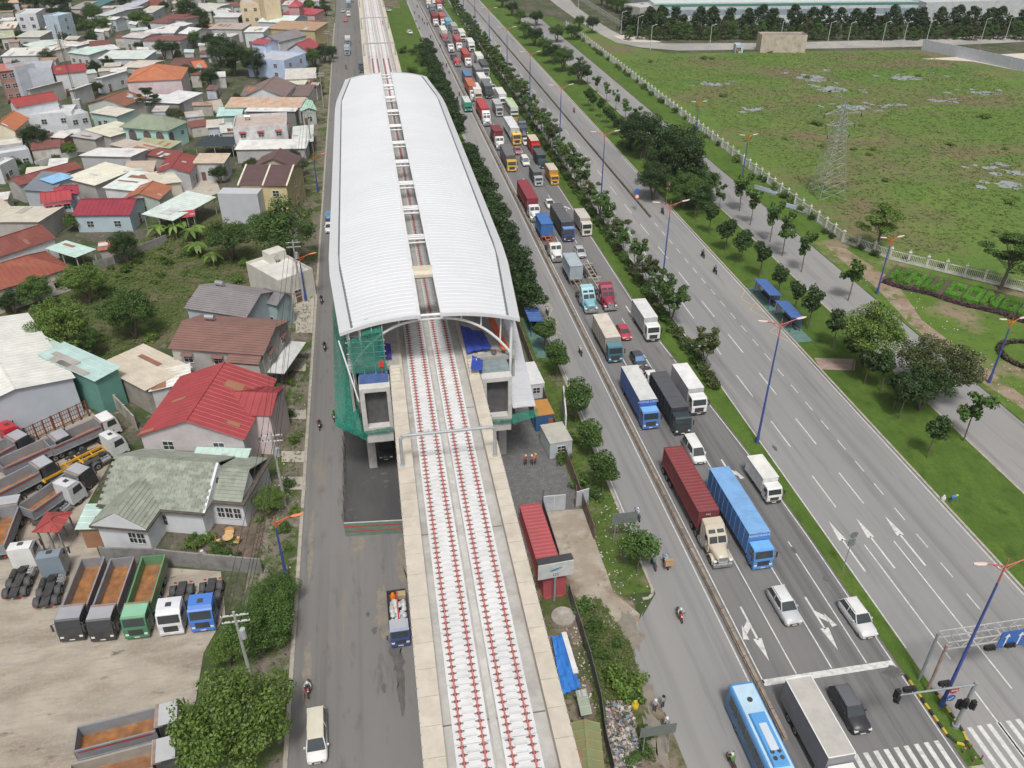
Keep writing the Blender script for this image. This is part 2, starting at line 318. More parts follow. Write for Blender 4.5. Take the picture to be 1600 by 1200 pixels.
def arrow(x, y, L, turn=0, z=.0205, flip=1, name='arrow_marking'):
    """straight arrow, its point at flip*L from y; turn adds a side branch"""
    b = MB(); f = flip
    b.poly([(x-.11,y,z),(x+.11,y,z),(x+.11,y+f*L*.62,z),(x-.11,y+f*L*.62,z)][::f])
    b.poly([(x-.45,y+f*L*.6,z),(x+.45,y+f*L*.6,z),(x,y+f*L,z)][::f])
    if turn:
        b.poly([(x,y+f*L*.25,z+.001),(x,y+f*L*.38,z+.001),(x+turn*.9,y+f*L*.52,z+.001),(x+turn*.9,y+f*L*.40,z+.001)][::f*turn])
        b.poly([(x+turn*.85,y+f*L*.33,z+.001),(x+turn*.85,y+f*L*.60,z+.001),(x+turn*1.45,y+f*L*.58,z+.001)][::f*turn])
    return struct(b.build(name, wp))
for u, v in ((1352,893),(1398,888),(1446,884)):
    p = at(u, v); arrow(p.x, p.y, 8.2, 0, .0185, 1)
for u, v, tn in ((1157,948,-1),(1258,933,1),(1127,718,1),(978,478,1),(876,317,1),(1091,746,-1)):
    p = at(u, v); arrow(p.x, p.y, 7.0, tn, .0215, -1)
# zebra crossing
zb = [(32.6+.97*k, 33.05+.97*k, 27.5, 36.3) for k in range(13)]
mark('zebra_crossing', zb, .0205)
mark('zebra_crossing', [(48.0+.97*k, 48.45+.97*k, 27.5, 37.0) for k in range(15)], .018)
# bus-stop zigzags
def zig(pts, z=.0185):
    b = MB(); q = [at(*p) for p in pts]
    for a, c in zip(q, q[1:]):
        d = (c-a).normalized(); n = Vector((-d.y, d.x, 0))*.07
        b.quad((a.x-n.x,a.y-n.y,z),(a.x+n.x,a.y+n.y,z),(c.x+n.x,c.y+n.y,z),(c.x-n.x,c.y-n.y,z))
    return struct(b.build('bus_stop_marking', yp))
zig(((1165,451),(1158,467),(1196,489),(1180,473),(1172,484),(1218,509),(1203,517),(1252,545),(1285,582)))
zig(((843,460),(863,482),(857,497),(871,503),(862,511),(876,522)))
# stains, wet streaks and repairs with ragged outlines
blot_n = 0
def blot(cx, cy, rx, ry, z, m, n=22, name='stain'):
    global blot_n; blot_n += 1; z = z+.0004*blot_n
    fan(name, (cx,cy), [(cx+rx*math.cos(2*math.pi*i/n)*(.5+.6*random.random()), cy+ry*math.sin(2*math.pi*i/n)*(.6+.5*random.random())) for i in range(n)], z, m)
random.seed(9); G_stain = gmat('oil_stain', [(.105,.102,.10), ((.14,.136,.13), 1.2, .4, .65, 6, 1)], .7, .1, 10); G_dust = gmat('street_dust', [(.26,.23,.19), ((.20,.185,.165), .9, .42, .62, 7, 1)], .95, .15, 8)
for u, v, rx, ry in ((622,1030,.7,2.6),(626,1060,.5,3.0),(612,1015,.4,.8),(628,1095,.35,1.6),(600,1075,.3,.6),(585,985,.4,.5),(575,960,.25,.4),(1240,860,.3,.7),(1290,905,.3,.5),(1350,985,.4,.9),(1050,560,.3,.6),(1210,700,.3,.8),(1160,820,.3,.7),(1395,1050,1.2,.8),(600,740,.5,.3),(604,752,.6,.25)):
    p = at(u, v); blot(p.x, p.y, rx, ry, .0235, G_stain)
for u, v, rx, ry in ((628,880,.8,4.0),(600,960,1.2,4),(985,985,1.4,2.6),(1010,1080,.8,3.0),(480,1050,.5,5),(486,850,.4,6),(1025,1150,.9,3.2),(560,850,.8,1.4)):
    p = at(u, v); blot(p.x, p.y, rx, ry, .0225, G_dust, 26, 'dust')
sheet('garden_paving', [at(*p)[:2] for p in ((212,872),(300,862),(388,770),(420,780),(405,892),(300,884))], .02, gmat('old_brick_paving', [(.13,.095,.075), ((.18,.14,.115), 1.6, .42, .62, 6, 1), ((.07,.065,.045), .7, .5, .68, 7, 1)], .95, .3, 8))
# ---------------------------------------------------------------- viaduct
ZT = 14.0                                             # track floor level
beige = mat('precast_beige', (.54,.49,.415), .85, var=.08, scale=.8, dirt=(.38,.33,.26), dirtamt=.5, dscale=.7, rnd=.04, bump=.05)
cgrey = mat('deck_grey', (.44,.43,.41), .85, var=.1, scale=1.2, dirt=(.27,.255,.235), dirtamt=.7, dscale=.35, bump=.05)
conc = mat('plain_concrete', (.47,.455,.43), .85, var=.12, scale=.7, dirt=(.26,.24,.21), dirtamt=.6, dscale=.5, bump=.05)
via = thing('viaduct', 'long pale concrete railway viaduct with raised edge walkways', 'viaduct', (4.7, 25, 0))
def vpart(name, b, m, parent=None): return b.build(name, m, parent or via, (-4.7, -25, 0) if parent is None else (0,0,0))
Y1V = 470.0
vpart('deck', MB().box(.9, 8.6, 22, Y1V, ZT-.5, ZT), cgrey)
vpart('girder', MB().box(-.15, 9.55, 22, Y1V, ZT-1.9, ZT-.5, 0), conc)
b = MB()
for x0, x1 in ((-.5,-.15),(9.55,9.95)): b.box(x0, x1, 22, Y1V, ZT-1.2, ZT+.88)
vpart('edge_beam', b, conc)
# walkway slabs on the two flanges, each slab its own piece
segL = MB().box(0,1.55,0.02,2.40,-.9,.92).mesh('walkway_slab', beige)
segR = MB().box(0,1.35,0.02,2.40,-.9,.92).mesh('walkway_slab', beige)
for k in range(24):
    y = 23+2.42*k
    obj('walkway_slab', segL, via, (-.48-4.7, y-25, ZT)); obj('walkway_slab', segR, via, (8.58-4.7, y-25, ZT))
for x0, x1 in ((-.48,1.07),(8.58,9.93)):
    vpart('walkway_slab', MB().box(x0, x1, 81.1, 206, ZT-.9, ZT+.92), beige)
    y = 206
    while y < Y1V: vpart('walkway_slab', MB().box(x0, x1, y+.03, min(y+9.97,Y1V), ZT-.9, ZT+.92), beige); y += 10
# small starter-bar clips along the outer edges
b = MB()
for k in range(60):
    y = 24+.95*k
    b.box(-.56,-.44, y, y+.06, ZT+.86, ZT+1.02); b.box(9.88,10.02, y, y+.06, ZT+.86, ZT+1.02)
stuff(vpart('edge_clips', b, mat('galvanised', (.42,.43,.44), .5, .6)))
# expansion joints across the deck
for y in (35.5, 55.2, 74.8): vpart('expansion_joint', MB().box(.95, 8.55, y, y+.12, ZT-.1, ZT+.006), mat('joint_dark', (.14,.13,.12), .9))
b = MB(); b.box(4.45, 4.95, 22, Y1V, ZT-.1, ZT+.10); vpart('centre_kerb', b, mat('centre_grey', (.50,.49,.47), .85, var=.1, dirt=(.3,.29,.27), dirtamt=.6))
for y in (20, 50, 72, 104, 136, 168, 200, 232, 264, 296, 330, 365, 400, 440):
    b = MB(); b.tube((4.7,y,0),(4.7,y,ZT-4.2), 1.05, 16); b.box(1.2,8.2,y-1.1,y+1.1,ZT-4.2,ZT-1.9, 0)
    vpart('pier', b, conc)
# ---------------------------------------------------------------- tracks (slab panels, rails, fasteners)
white_slab = mat('track_slab_white', (.66,.665,.67), .7, var=.05, scale=1.0, dirt=(.45,.44,.43), dirtamt=.35, dscale=.8, rnd=.03)
rail_red = mat('rail_rust_red', (.44,.19,.175), .6, var=.2, scale=3)
rail_brown = mat('rail_worn', (.20,.12,.10), .6, var=.2, scale=3)
pad = mat('fastener_grey', (.14,.15,.15), .6, var=.15)
clip = mat('clip_red', (.33,.055,.055), .6, var=.15)
PL, NS = 4.9, 8
def slab_mesh():
    b = MB(); w = 1.27
    b.box(-w, -.46, .03, PL-.03, 0, .16); b.box(.46, w, .03, PL-.03, 0, .16); b.box(-.459, .459, .04, PL-.04, 0, .07, 1)
    for yy in (.03, PL-.17): b.box(-.459, .459, yy, yy+.14, .0701, .16)
    for x0, x1 in ((-w,-.98),(.98,w)): b.box(x0, x1, .05, PL-.05, .16, .215)     # raised rims
    for k in range(NS):
        y = PL*(k+.5)/NS
        b.loft([[(-.50,y-.235,.07),(-.50,y-.20,.22),(-.50,y+.20,.22),(-.50,y+.235,.07)],[(.50,y-.235,.07),(.50,y-.20,.22),(.50,y+.20,.22),(.50,y+.235,.07)]], 0, False)
        for sx in (-1, 1): b.box(sx*.75-.20, sx*.75+.20, y-.20, y+.20, .16, .235)
    return b.mesh('slab', [white_slab, mat('slab_recess', (.47,.47,.475), .85, var=.10, rnd=.04)])
def fast_mesh():
    b = MB()
    for k in range(NS):
        y = PL*(k+.5)/NS
        for sx in (-1, 1):
            x = sx*.75
            b.box(x-.33, x+.33, y+.04, y+.12, .165, .262, 0)
            b.box(x-.15, x+.15, y-.06, y+.13, .24, .33, 1)
            b.tube((x-.13,y+.04,.26),(x-.13,y+.04,.36),.03,5,1); b.tube((x+.13,y+.04,.26),(x+.13,y+.04,.36),.03,5,1)
    return b.mesh('fasteners', [pad, clip])
SM, FM = slab_mesh(), fast_mesh()
for x, nm in ((3.0,'left'), (6.33,'right')):
    t = thing('railway_track', f'{nm} railway track of white slabs and red rails on the viaduct', 'railway track', (x, 24, ZT))
    y = 24.0
    while y < 300:
        o = obj('slab', SM, t, (0, y-24, 0))
        if y < 260: stuff(obj('fasteners', FM, o))
        y += PL
    while y < Y1V-5: obj('slab', SM, t, (0, y-24, 0)); y += PL
    for sx in (-1, 1):
        b = MB(); b.box(-.07,.07,0,450,.25,.28); b.box(-.02,.02,0,450,.28,.36); b.box(-.036,.036,0,450,.36,.41)
        b.build('rail', rail_red, t, (sx*.75, 0, 0))
# cable portals over the tracks
pgrey = mat('portal_grey', (.36,.385,.39), .5, .1, var=.08)
def portal(y, label):
    t = thing('track_portal', label, 'gantry', (4.6, y, ZT+.92)); r = .17; h = 3.6; xa, xb = -4.6, 4.75
    for sx in (xa, xb):
        b = MB(); b.tube((sx,0,0),(sx,0,h-.5), r, 10); b.tube((sx,0,0),(sx,0,.12), r*1.7, 10); b.build('post', pgrey, t)
    b = MB(); pts = [(xa,0,h-.5),(xa+.08,0,h-.22),(xa+.28,0,h-.05),(xa+.6,0,h),(xb-.6,0,h),(xb-.28,0,h-.05),(xb-.08,0,h-.22),(xb,0,h-.5)]
    b.path(pts, r, 10); b.build('crossbeam', pgrey, t)
    b = MB()
    for x in (-3.4,-1.8,1.8,3.4): b.tube((x,0,h),(x,0,h+.55),.03,5); b.tube((x-.35,0,h+.3),(x+.1,0,h+.3),.03,5)
    for x in (xa+.8, xb-.8): b.tube((x-.06,0,h),(x+.06,0,h), r*1.35, 10)
    b.build('hanger', pgrey, t)
portal(64.6, 'grey pipe portal over the tracks in front of the station')
for k, v in enumerate((92, 49, 15)): portal(at(590, v, ZT).y, f'grey pipe portal behind the station, {ordw(k)} from the roof')
# ---------------------------------------------------------------- station
CX = 4.7
roofw = mat('roof_white', (.67,.685,.71), .42, .0, var=.03, scale=.12, dirt=(.60,.615,.64), dirtamt=.5, dscale=.09, rnd=.012)
steelw = mat('white_steel', (.70,.71,.72), .45, var=.05, dirt=(.45,.46,.47), dirtamt=.3)
gutter = mat('gutter_dark', (.22,.23,.24), .6, .3)
trim = mat('roof_trim', (.62,.63,.65), .45, var=.04)
def halfw(y):
    if y < 102: return lerp(10.4, 12.05, max(0, (y-82.5)/19.5))
    if y > 188: return lerp(12.05, 9.9, min(1, (y-188)/19))
    return 12.05
def rz_(d): return 22.1-2.1*((d-1.3)/10.75)**2
st = thing('station_roof', 'huge curved white metal roof of the elevated station with open slot along its ridge', 'roof', (CX, 82.5, 15))
YA, YB, PW = 82.5, 207.0, 1.0
n = int((YB-YA)/PW)
for sx in (-1, 1):
    for k in range(n):
        y = YA+PW*k; w0 = min(halfw(y), halfw(y+PW))-1.55; b = MB(); N_ = 9
        secs = []
        for i in range(N_+1):
            d = lerp(1.3, w0, i/N_); z = rz_(d); X = sx*d
            secs.append([(X,0,z-.06),(X,0,z),(X,PW-.10,z),(X,PW-.08,z+.022),(X,PW-.02,z+.022),(X,PW,z),(X,PW,z-.06)])
        b.loft(secs, 0, False)
        b.build('roof_panel', roofw, st, (0, y-82.5, -15))
    # gutter line and eave panels
    y = YA
    while y < YB-1:
        y2 = min(y+5.66, YB); b = MB(); g = MB()
        for (ya, yb) in ((y+.01, y2-.01),):
            wa, wb = halfw(ya), halfw(yb)
            za, zb = rz_(wa-1.55), rz_(wb-1.55)
            g.add([(sx*(wa-1.6),ya,za-.12),(sx*(wa-1.28),ya,za-.15),(sx*(wb-1.28),yb,zb-.15),(sx*(wb-1.6),yb,zb-.12)], [(0,1,2,3)])
            ea, eb = rz_(wa)-.12, rz_(wb)-.12
            P = [(sx*(wa-1.32),ya,za+.08),(sx*wa,ya,ea),(sx*wb,yb,eb),(sx*(wb-1.32),yb,zb+.08)]
            b.add(P+[(p[0],p[1],p[2]-.22) for p in P], [(0,1,2,3),(7,6,5,4),(0,1,5,4),(1,2,6,5),(2,3,7,6),(3,0,4,7)])
        b.build('eave_panel', trim, st, (0, -82.5, -15)); g.build('gutter', gutter, st, (0, -82.5, -15)); y = y2
    b = MB(); b.box(sx*1.3-.16, sx*1.3+.16, YA-.1, YB+.1, 21.55, 22.28); b.build('ridge_beam', steelw, st, (0, -82.5, -15))
    # front and rear fascia following the curve
    for yy, tk in ((YA-.06, .3), (YB+.06, .3)):
        secs = []
        for i in range(9):
            d = lerp(1.3, halfw(yy)-.05, i/8); z = rz_(d)
            secs.append([(sx*d,yy-.12,z-.34),(sx*d,yy-.12,z+.09),(sx*d,yy+.10,z+.09),(sx*d,yy+.10,z-.34)])
        MB().loft(secs, 0, False).build('fascia', trim, st, (0, -82.5, -15))
for k in range(12):                                    # cross tubes in the ridge slot
    y = YA+.5+k*11.2
    for j, (dy, r) in enumerate(((0,.17),(.75,.15),(1.35,.13))):
        if k in (0, 11) and j: continue
        MB().tube((-1.2,0,21.75),(1.2,0,21.75), r, 8).build('cross_tube', steelw, st, (0, y+dy-82.5, -15))
MB().box(-1.25,1.25,-.9,.9,21.6,22.0).box(-1.25,1.25,.2,.32,22.0,22.7).build('walkway_bridge', mat('cream_deck', (.62,.57,.46), .8), st, (0, 94.2-82.5, -15))
for k in range(12):                                    # arched trusses under the roof
    y = YA+.7+k*11.15; b = MB(); pts = []
    wf = halfw(y)/12.05
    for i in range(25):
        t = lerp(-1, 1, i/24); d = t*10.9*wf; pts.append((d, 0, 21.15-5.6*abs(t)**2.6))
    b.path(pts, .17, 8)
    for t in (-.86,-.62,-.38,.38,.62,.86):
        d = t*10.9*wf; b.tube((d,0,21.15-5.6*abs(t)**2.6),(d*1.02,0,rz_(max(1.3,abs(d)))-.1), .10, 6)
    b.build('arch_rib', steelw, st, (0, y-82.5, -15))
for sx in (-1, 1):
    for k in range(12):
        y = YA+.7+k*11.15; wf = halfw(y)/12.05
        b = MB(); b.tube((sx*10.6*wf,0,9.0),(sx*11.0*wf,0,20.1), .20, 8); b.build('column', steelw, st, (0, y-82.5, -15))
# platforms and concourse box
sb = thing('station_building', 'unfinished grey concrete station platforms and concourse under the white roof', 'station', (CX, 80, 0))
dconc = mat('raw_concrete', (.40,.39,.37), .9, var=.15, scale=.5, dirt=(.2,.19,.18), dirtamt=.6)
pale = mat('pale_concrete_frame', (.55,.54,.52), .85, var=.08, dirt=(.35,.34,.32), dirtamt=.5, dscale=.8)
cl_side = mat('screen_grey', (.42,.43,.45), .6, var=.06); void_shade = mat('painted_void_shade', (.10,.10,.105), .9, var=.2)
def sp(name, b, m, loc=(0,0,0)): return b.build(name, m, sb, (loc[0]-CX, loc[1]-80, loc[2]))
for x0, x1 in ((-5.3,.75),(8.9,14.7)):
    sp('platform', MB().box(x0, x1, 83.5, 205, ZT+.55, ZT+1.15), dconc)
sp('concourse_slab', MB().box(-5.2, 14.6, 82, 205, 6.6, 7.3), dconc)
for sx in (-1, 1):
    x = CX+sx*9.9
    sp('side_wall', MB().box(x-.15, x+.15, 84, 205, 7.3, ZT+1.2), dconc)
    for k in range(12):
        y = 84+k*11; sp('ground_column', MB().box(x-.5-sx*1.5, x+.5-sx*1.5, y-.5, y+.5, 0, 6.6), conc)
for sx in (-1, 1):                                     # louvred screens from platform to eave, added to darken the tracks under the roof
    for k in range(11 if sx < 0 else 10):
        y = 94+10*k+(10 if sx > 0 else 0); x = CX+sx*10.3; b = MB(); b.box(x-.05, x+.05, y+.05, y+9.95, 15.0, 19.4)
        for j in range(10): b.box(x-.12, x+.12, y+.05, y+9.95, 15.2+.42*j, 15.28+.42*j)
        sp('shade_screen', b, cl_side)
# front frames on either side of the viaduct
def front_frame(x0, x1, y0, y1, z0, z1):
    b = MB(); t = .55
    b.box(x0, x0+t, y0, y1, z0, z1); b.box(x1-t*.8, x1, y0, y1, z0, z1); b.box(x0+t, x1-t*.8, y0, y1, z1-t, z1-.003); b.box(x0+t, x1-t*.8, y0, y1, z0, z0+t)
    sp('front_frame', b, pale)
    sp('void_fill', MB().box(x0+t+.01, x1-t*.8-.01, y0+1.0, y1-.05, z0+t+.01, z1-t-.01), void_shade)  # near-black fill: the shade of the open void is put into its colour
    sp('frame_foot', MB().box(x0+.3, x1-.1, y0-.1, y1+3, z0-1.5, z0-.003), pale)
front_frame(-4.15, -.62, 79.5, 82.3, 8.6, ZT+.7)
front_frame(10.05, 13.6, 79.3, 82.1, 8.6, ZT+.7)
for x0, x1, m in ((-4.1,-.7,mat('blue_sheet', (.06,.11,.27), .7, var=.25)), (10.1,13.6,mat('grey_green_deck', (.20,.25,.26), .8, var=.2))):
    sp('deck_cover', MB().box(x0, x1, 80.6, 83.3, ZT+.702, ZT+.80), m)
# stair flights by the tracks
for x0 in (-.35, 8.75):
    b = MB()
    for k in range(6): b.box(x0, x0+1.1, 79.4+.5*k, 79.9+.5*k, ZT+.9, ZT+1.0+.16*k)
    sp('stair', b, mat('cream_steps', (.55,.52,.44), .85, var=.1))
# ribbed side cladding, one panel per metre
cl = mat('side_cladding', (.50,.51,.54), .5, .1, var=.05, rnd=.03, dirt=(.4,.4,.42), dirtamt=.4)
for k in range(20):                                    # sloping roof of the entrance stair on the right
    y = 79.2+.92*k; z = 10.3+.255*k; X0, X1 = 13.7-CX, 16.5-CX; b = MB()
    b.loft([[(x,0,z-.08),(x,0,z+dz),(x,.80,z+dz+.222),(x,.83,z+dz+.29),(x,.90,z+dz+.31),(x,.92,z+dz+.255),(x,.92,z+.175)] for x, dz in ((X0,-.02),(lerp(X0,X1,.33),.06),(lerp(X0,X1,.66),.04),(X1,-.10))], 0, False)
    b.build('stair_roof_panel', cl, sb, (0, y-80, 0))
MB().add([(16.3-CX,-.8,7.6),(16.3-CX,17.5,7.6),(16.3-CX,17.5,15.0),(16.3-CX,-.8,10.1)],[(0,1,2,3)]).build('stair_side_wall', cl, sb)
for y in (90,96): sp('stair_column', MB().box(15.6,16.1,y-.25,y+.25,0,10.3+.277*(y-79.2)), conc)
# ---------------------------------------------------------------- scaffold, nets, tarps
def netmat(name, col, a):
    m = bpy.data.materials.new(name); m.use_nodes = True; t = m.node_tree; N = t.nodes; b = N['Principled BSDF']
    b.inputs['Base Color'].default_value = list(col)+[1]; b.inputs['Roughness'].default_value = .85
    g = N.new('ShaderNodeNewGeometry'); n = N.new('ShaderNodeTexNoise'); n.inputs['Scale'].default_value = 1.6; n.inputs['Detail'].default_value = 5
    t.links.new(g.outputs['Position'], n.inputs['Vector'])
    r = N.new('ShaderNodeMapRange'); r.inputs[1].default_value = .35; r.inputs[2].default_value = .65; r.inputs[3].default_value = a-.16; r.inputs[4].default_value = min(1, a+.16)
    t.links.new(n.outputs['Fac'], r.inputs[0]); t.links.new(r.outputs[0], b.inputs['Alpha'])
    return m
net = netmat('green_net', (.014,.20,.14), .66)
random.seed(11)
def cloth(P00, P10, P11, P01, nu, nv, wob, seed=0):
    """wavy sheet between four corners, with real folds"""
    random.seed(seed); b = MB(); g = []; ph = random.uniform(0, 6)
    A, B, C, D = [Vector(p) for p in (P00, P10, P11, P01)]
    nrm = (B-A).cross(D-A).normalized()
    for j in range(nv+1):
        for i in range(nu+1):
            u, v = i/nu, j/nv
            p = A*(1-u)*(1-v)+B*u*(1-v)+C*u*v+D*(1-u)*v
            w = math.sin(u*19+ph+2*math.sin(v*5))*.5+math.sin(v*13+u*7+ph*2)*.35+random.uniform(-.5,.5)
            g.append(p+nrm*(w*wob))
    b.add(g, [(j*(nu+1)+i, j*(nu+1)+i+1, (j+1)*(nu+1)+i+1, (j+1)*(nu+1)+i) for j in range(nv) for i in range(nu)], 0, True)
    return b
sc = thing('scaffolding', 'steel scaffolding wrapped in green netting at the left front corner of the station', 'scaffolding', (-5.2, 82, ZT))
def scp(name, b, m): return b.build(name, m, sc, (5.2, -82, -ZT))
zt = ZT+.7
for x in (-4.7,-3.4,-2.1,-.9):
    for y in (82.6, 84.0): scp('standard', MB().tube((x,y,zt),(x,y,21.2-.12*abs(x)), .05, 6), steelw)
for z in (16.2,17.7,19.2):
    for y in (82.6, 84.0): scp('ledger', MB().tube((-5.2,y,z),(-.7,y,z), .04, 6), steelw)
for x in (-4.7,-.9): scp('brace', MB().tube((x,82.6,zt),(x,84,19.2), .04, 6), steelw)
scp('net_front', cloth((-4.8,82.4,zt+.4),(-.8,82.4,zt+.4),(-.9,82.5,20.6),(-5.0,82.5,19.6), 18, 14, .10, 1), net)
scp('net_top', cloth((-3.2,82.2,20.2),(-.9,82.2,20.5),(-.9,83.8,21.6),(-3.0,83.8,21.4), 10, 6, .12, 2), net)
scp('net_side', cloth((-4.2,79.6,7.6),(-7.6,82.0,8.2),(-8.3,112,8.4),(-6.6,112,18.5), 14, 34, .14, 3), net)
scp('net_outer', cloth((-4.2,79.4,7.8),(-4.4,79.5,ZT+.4),(-6.2,104,18.8),(-7.9,104,9.5), 12, 30, .12, 4), net)
scp('net_hem', cloth((-7.6,81.8,8.4),(-3.9,79.2,7.6),(-3.8,79.2,8.6),(-7.5,82.2,9.4), 14, 4, .06, 5), net)
scp('net_strip', cloth((-4.1,79.2,8.3),(-.7,79.2,8.5),(-.7,79.2,9.3),(-4.1,79.2,9.0), 14, 4, .05, 6), net)
scp('outer_post', MB().tube((-4.3,79.6,ZT-1),(-5.9,82.6,19.6), .10, 6), steelw)
n2 = thing('safety_net', 'green safety net along the foot of the grey side cladding right of the tracks', 'net', (15, 78, 7.5))
cloth((10.2-15,79.0-78,.9),(13.6-15,79.0-78,.6),(13.6-15,79.0-78,1.4),(10.2-15,79.0-78,1.6), 12, 4, .05, 7).build('net_front', net, n2)
cloth((13.6-15,78.8-78,.7),(16.9-15,79.2-78,1.2),(16.8-15,79.6-78,2.1),(13.6-15,79.4-78,1.7), 12, 4, .06, 8).build('net_side', net, n2)
bt = mat('blue_tarp', (.035,.07,.36), .55, var=.25, scale=2.0)
tag(cloth((8.9,84.2,ZT+1.5),(12.0,84.4,ZT+1.9),(11.6,88.6,ZT+1.6),(8.9,91.5,ZT+1.4), 16, 16, .16, 9).build('tarpaulin', bt), 'crumpled dark blue tarpaulin on the right platform under the roof edge', 'tarp')
tag(cloth((-1.9,85.2,ZT+1.6),(-.1,84.4,ZT+1.5),(-.1,88,ZT+1.5),(-1.5,88,ZT+2.0), 8, 8, .14, 10).build('tarpaulin', mat('violet_tarp', (.06,.05,.30), .6, var=.25)), 'small violet blue tarpaulin beside the left track at the roof edge', 'tarp')
tag(cloth((13.2,84.5,ZT+1.35),(14.3,84.2,ZT+1.35),(13.4,92,ZT+1.9),(12.6,92,ZT+1.9), 5, 14, .10, 11).build('debris_sheet', mat('orange_sheet', (.62,.13,.04), .6, var=.2)), 'long orange plastic sheet on the right platform edge', 'plastic sheet')
tag(cloth((8.8,79.6,ZT+2.0),(10.2,79.9,ZT+1.6),(10.6,82.4,ZT+1.4),(9.4,82.8,ZT+2.0), 6, 6, .10, 12).build('debris_sheet', bt), 'blue plastic sheet hanging over the right stair flight', 'plastic sheet')
random.seed(3)
for k in range(14):
    x, y = random.uniform(9.3,14), random.uniform(84,90)
    c = random.choice([(.35,.06,.05),(.1,.1,.12),(.5,.4,.15),(.45,.44,.42)])
    tag(MB().obox((x,y,ZT+1.22+random.random()*.1),(random.uniform(.1,.5),random.uniform(-.2,.2),0),(0,random.uniform(.1,.7),0),(0,0,.07)).build('timber_offcut', mat(f'offcut{int(c[0]*100)}', c, .8)), 'scrap of building material on the right platform, %s counted from the tarpaulin' % ordw(k), 'debris', 'debris on the right platform')
t = thing('construction_sign', 'small red sign on a post on the left platform', 'sign', (-1.35, 82.2, zt))
MB().tube((0,0,0),(0,0,1.6),.05,6).build('post', rail_red, t); MB().box(-.25,.25,-.1,-.05,1.2,2.0).build('panel', mat('sign_red', (.6,.04,.03), .5), t)
# ---------------------------------------------------------------- vehicles (front bumper at the origin, body runs to +Y)
glass = mat('dark_glass', (.035,.045,.05), .12, var=.1, spec=.8)
glassb = mat('blue_glass', (.10,.22,.42), .15, var=.1, spec=.8)
rubber = mat('tyre_rubber', (.025,.025,.026), .9, var=.2)
rimm = mat('wheel_rim', (.30,.30,.31), .5, .5)
chassis = mat('chassis_black', (.045,.045,.048), .8, var=.2, dirt=(.15,.12,.09), dirtamt=.4)
chrome = mat('chrome', (.55,.56,.57), .25, .8, var=.05)
lampw = mat('headlamp', (.75,.76,.76), .2, var=.03); lampr = mat('tail_lamp', (.45,.02,.02), .3); lampo = mat('amber_lamp', (.7,.28,.03), .3)
platem = mat('number_plate', (.7,.68,.55), .5)
def paint(c, rough=.38): return mat('paint_%d_%d_%d' % tuple(int(x*1000) for x in c), c, rough, 0, var=.05, scale=.8, dirt=tuple(x*.6+.05 for x in c), dirtamt=.35, dscale=.7)
def boxm(c, rough=.6): return mat('cargo_%d_%d_%d' % tuple(int(x*1000) for x in c), c, rough, 0, var=.06, scale=.8, dirt=tuple(x*.55+.05 for x in c), dirtamt=.5, dscale=.6)
WH, SIL, BLK = (.72,.72,.71), (.48,.49,.51), (.035,.036,.042)
def wheel_mesh(r, w):
    b = MB(); n = 14
    b.tube((-w/2,0,0),(w/2,0,0), r, n, 0)
    for s in (-1, 1): b.tube((s*w*.40,0,0),(s*w*.515,0,0), r*.58, n, 1); b.tube((s*w*.5,0,0),(s*w*.56,0,0), r*.2, 8, 0)
    return b.mesh('wheel', [rubber, rimm])
W_CAR, W_TRK, W_SML, W_BIKE = wheel_mesh(.34,.22), wheel_mesh(.50,.30), wheel_mesh(.40,.24), None
WD = wheel_mesh(.50,.58)
def wheels(t, me, r, pts):
    for x, y in pts: obj('wheel', me, t, (x, y, r))
def sec(w, zb, zt, y, k=.86, hump=.0):
    """eight-point body section"""
    return [(-w*.94,y,zb),(-w,y,zb+.14),(-w,y,zt-.17),(-w*k,y,zt),(w*k,y,zt),(w,y,zt-.17),(w,y,zb+.14),(w*.94,y,zb)]
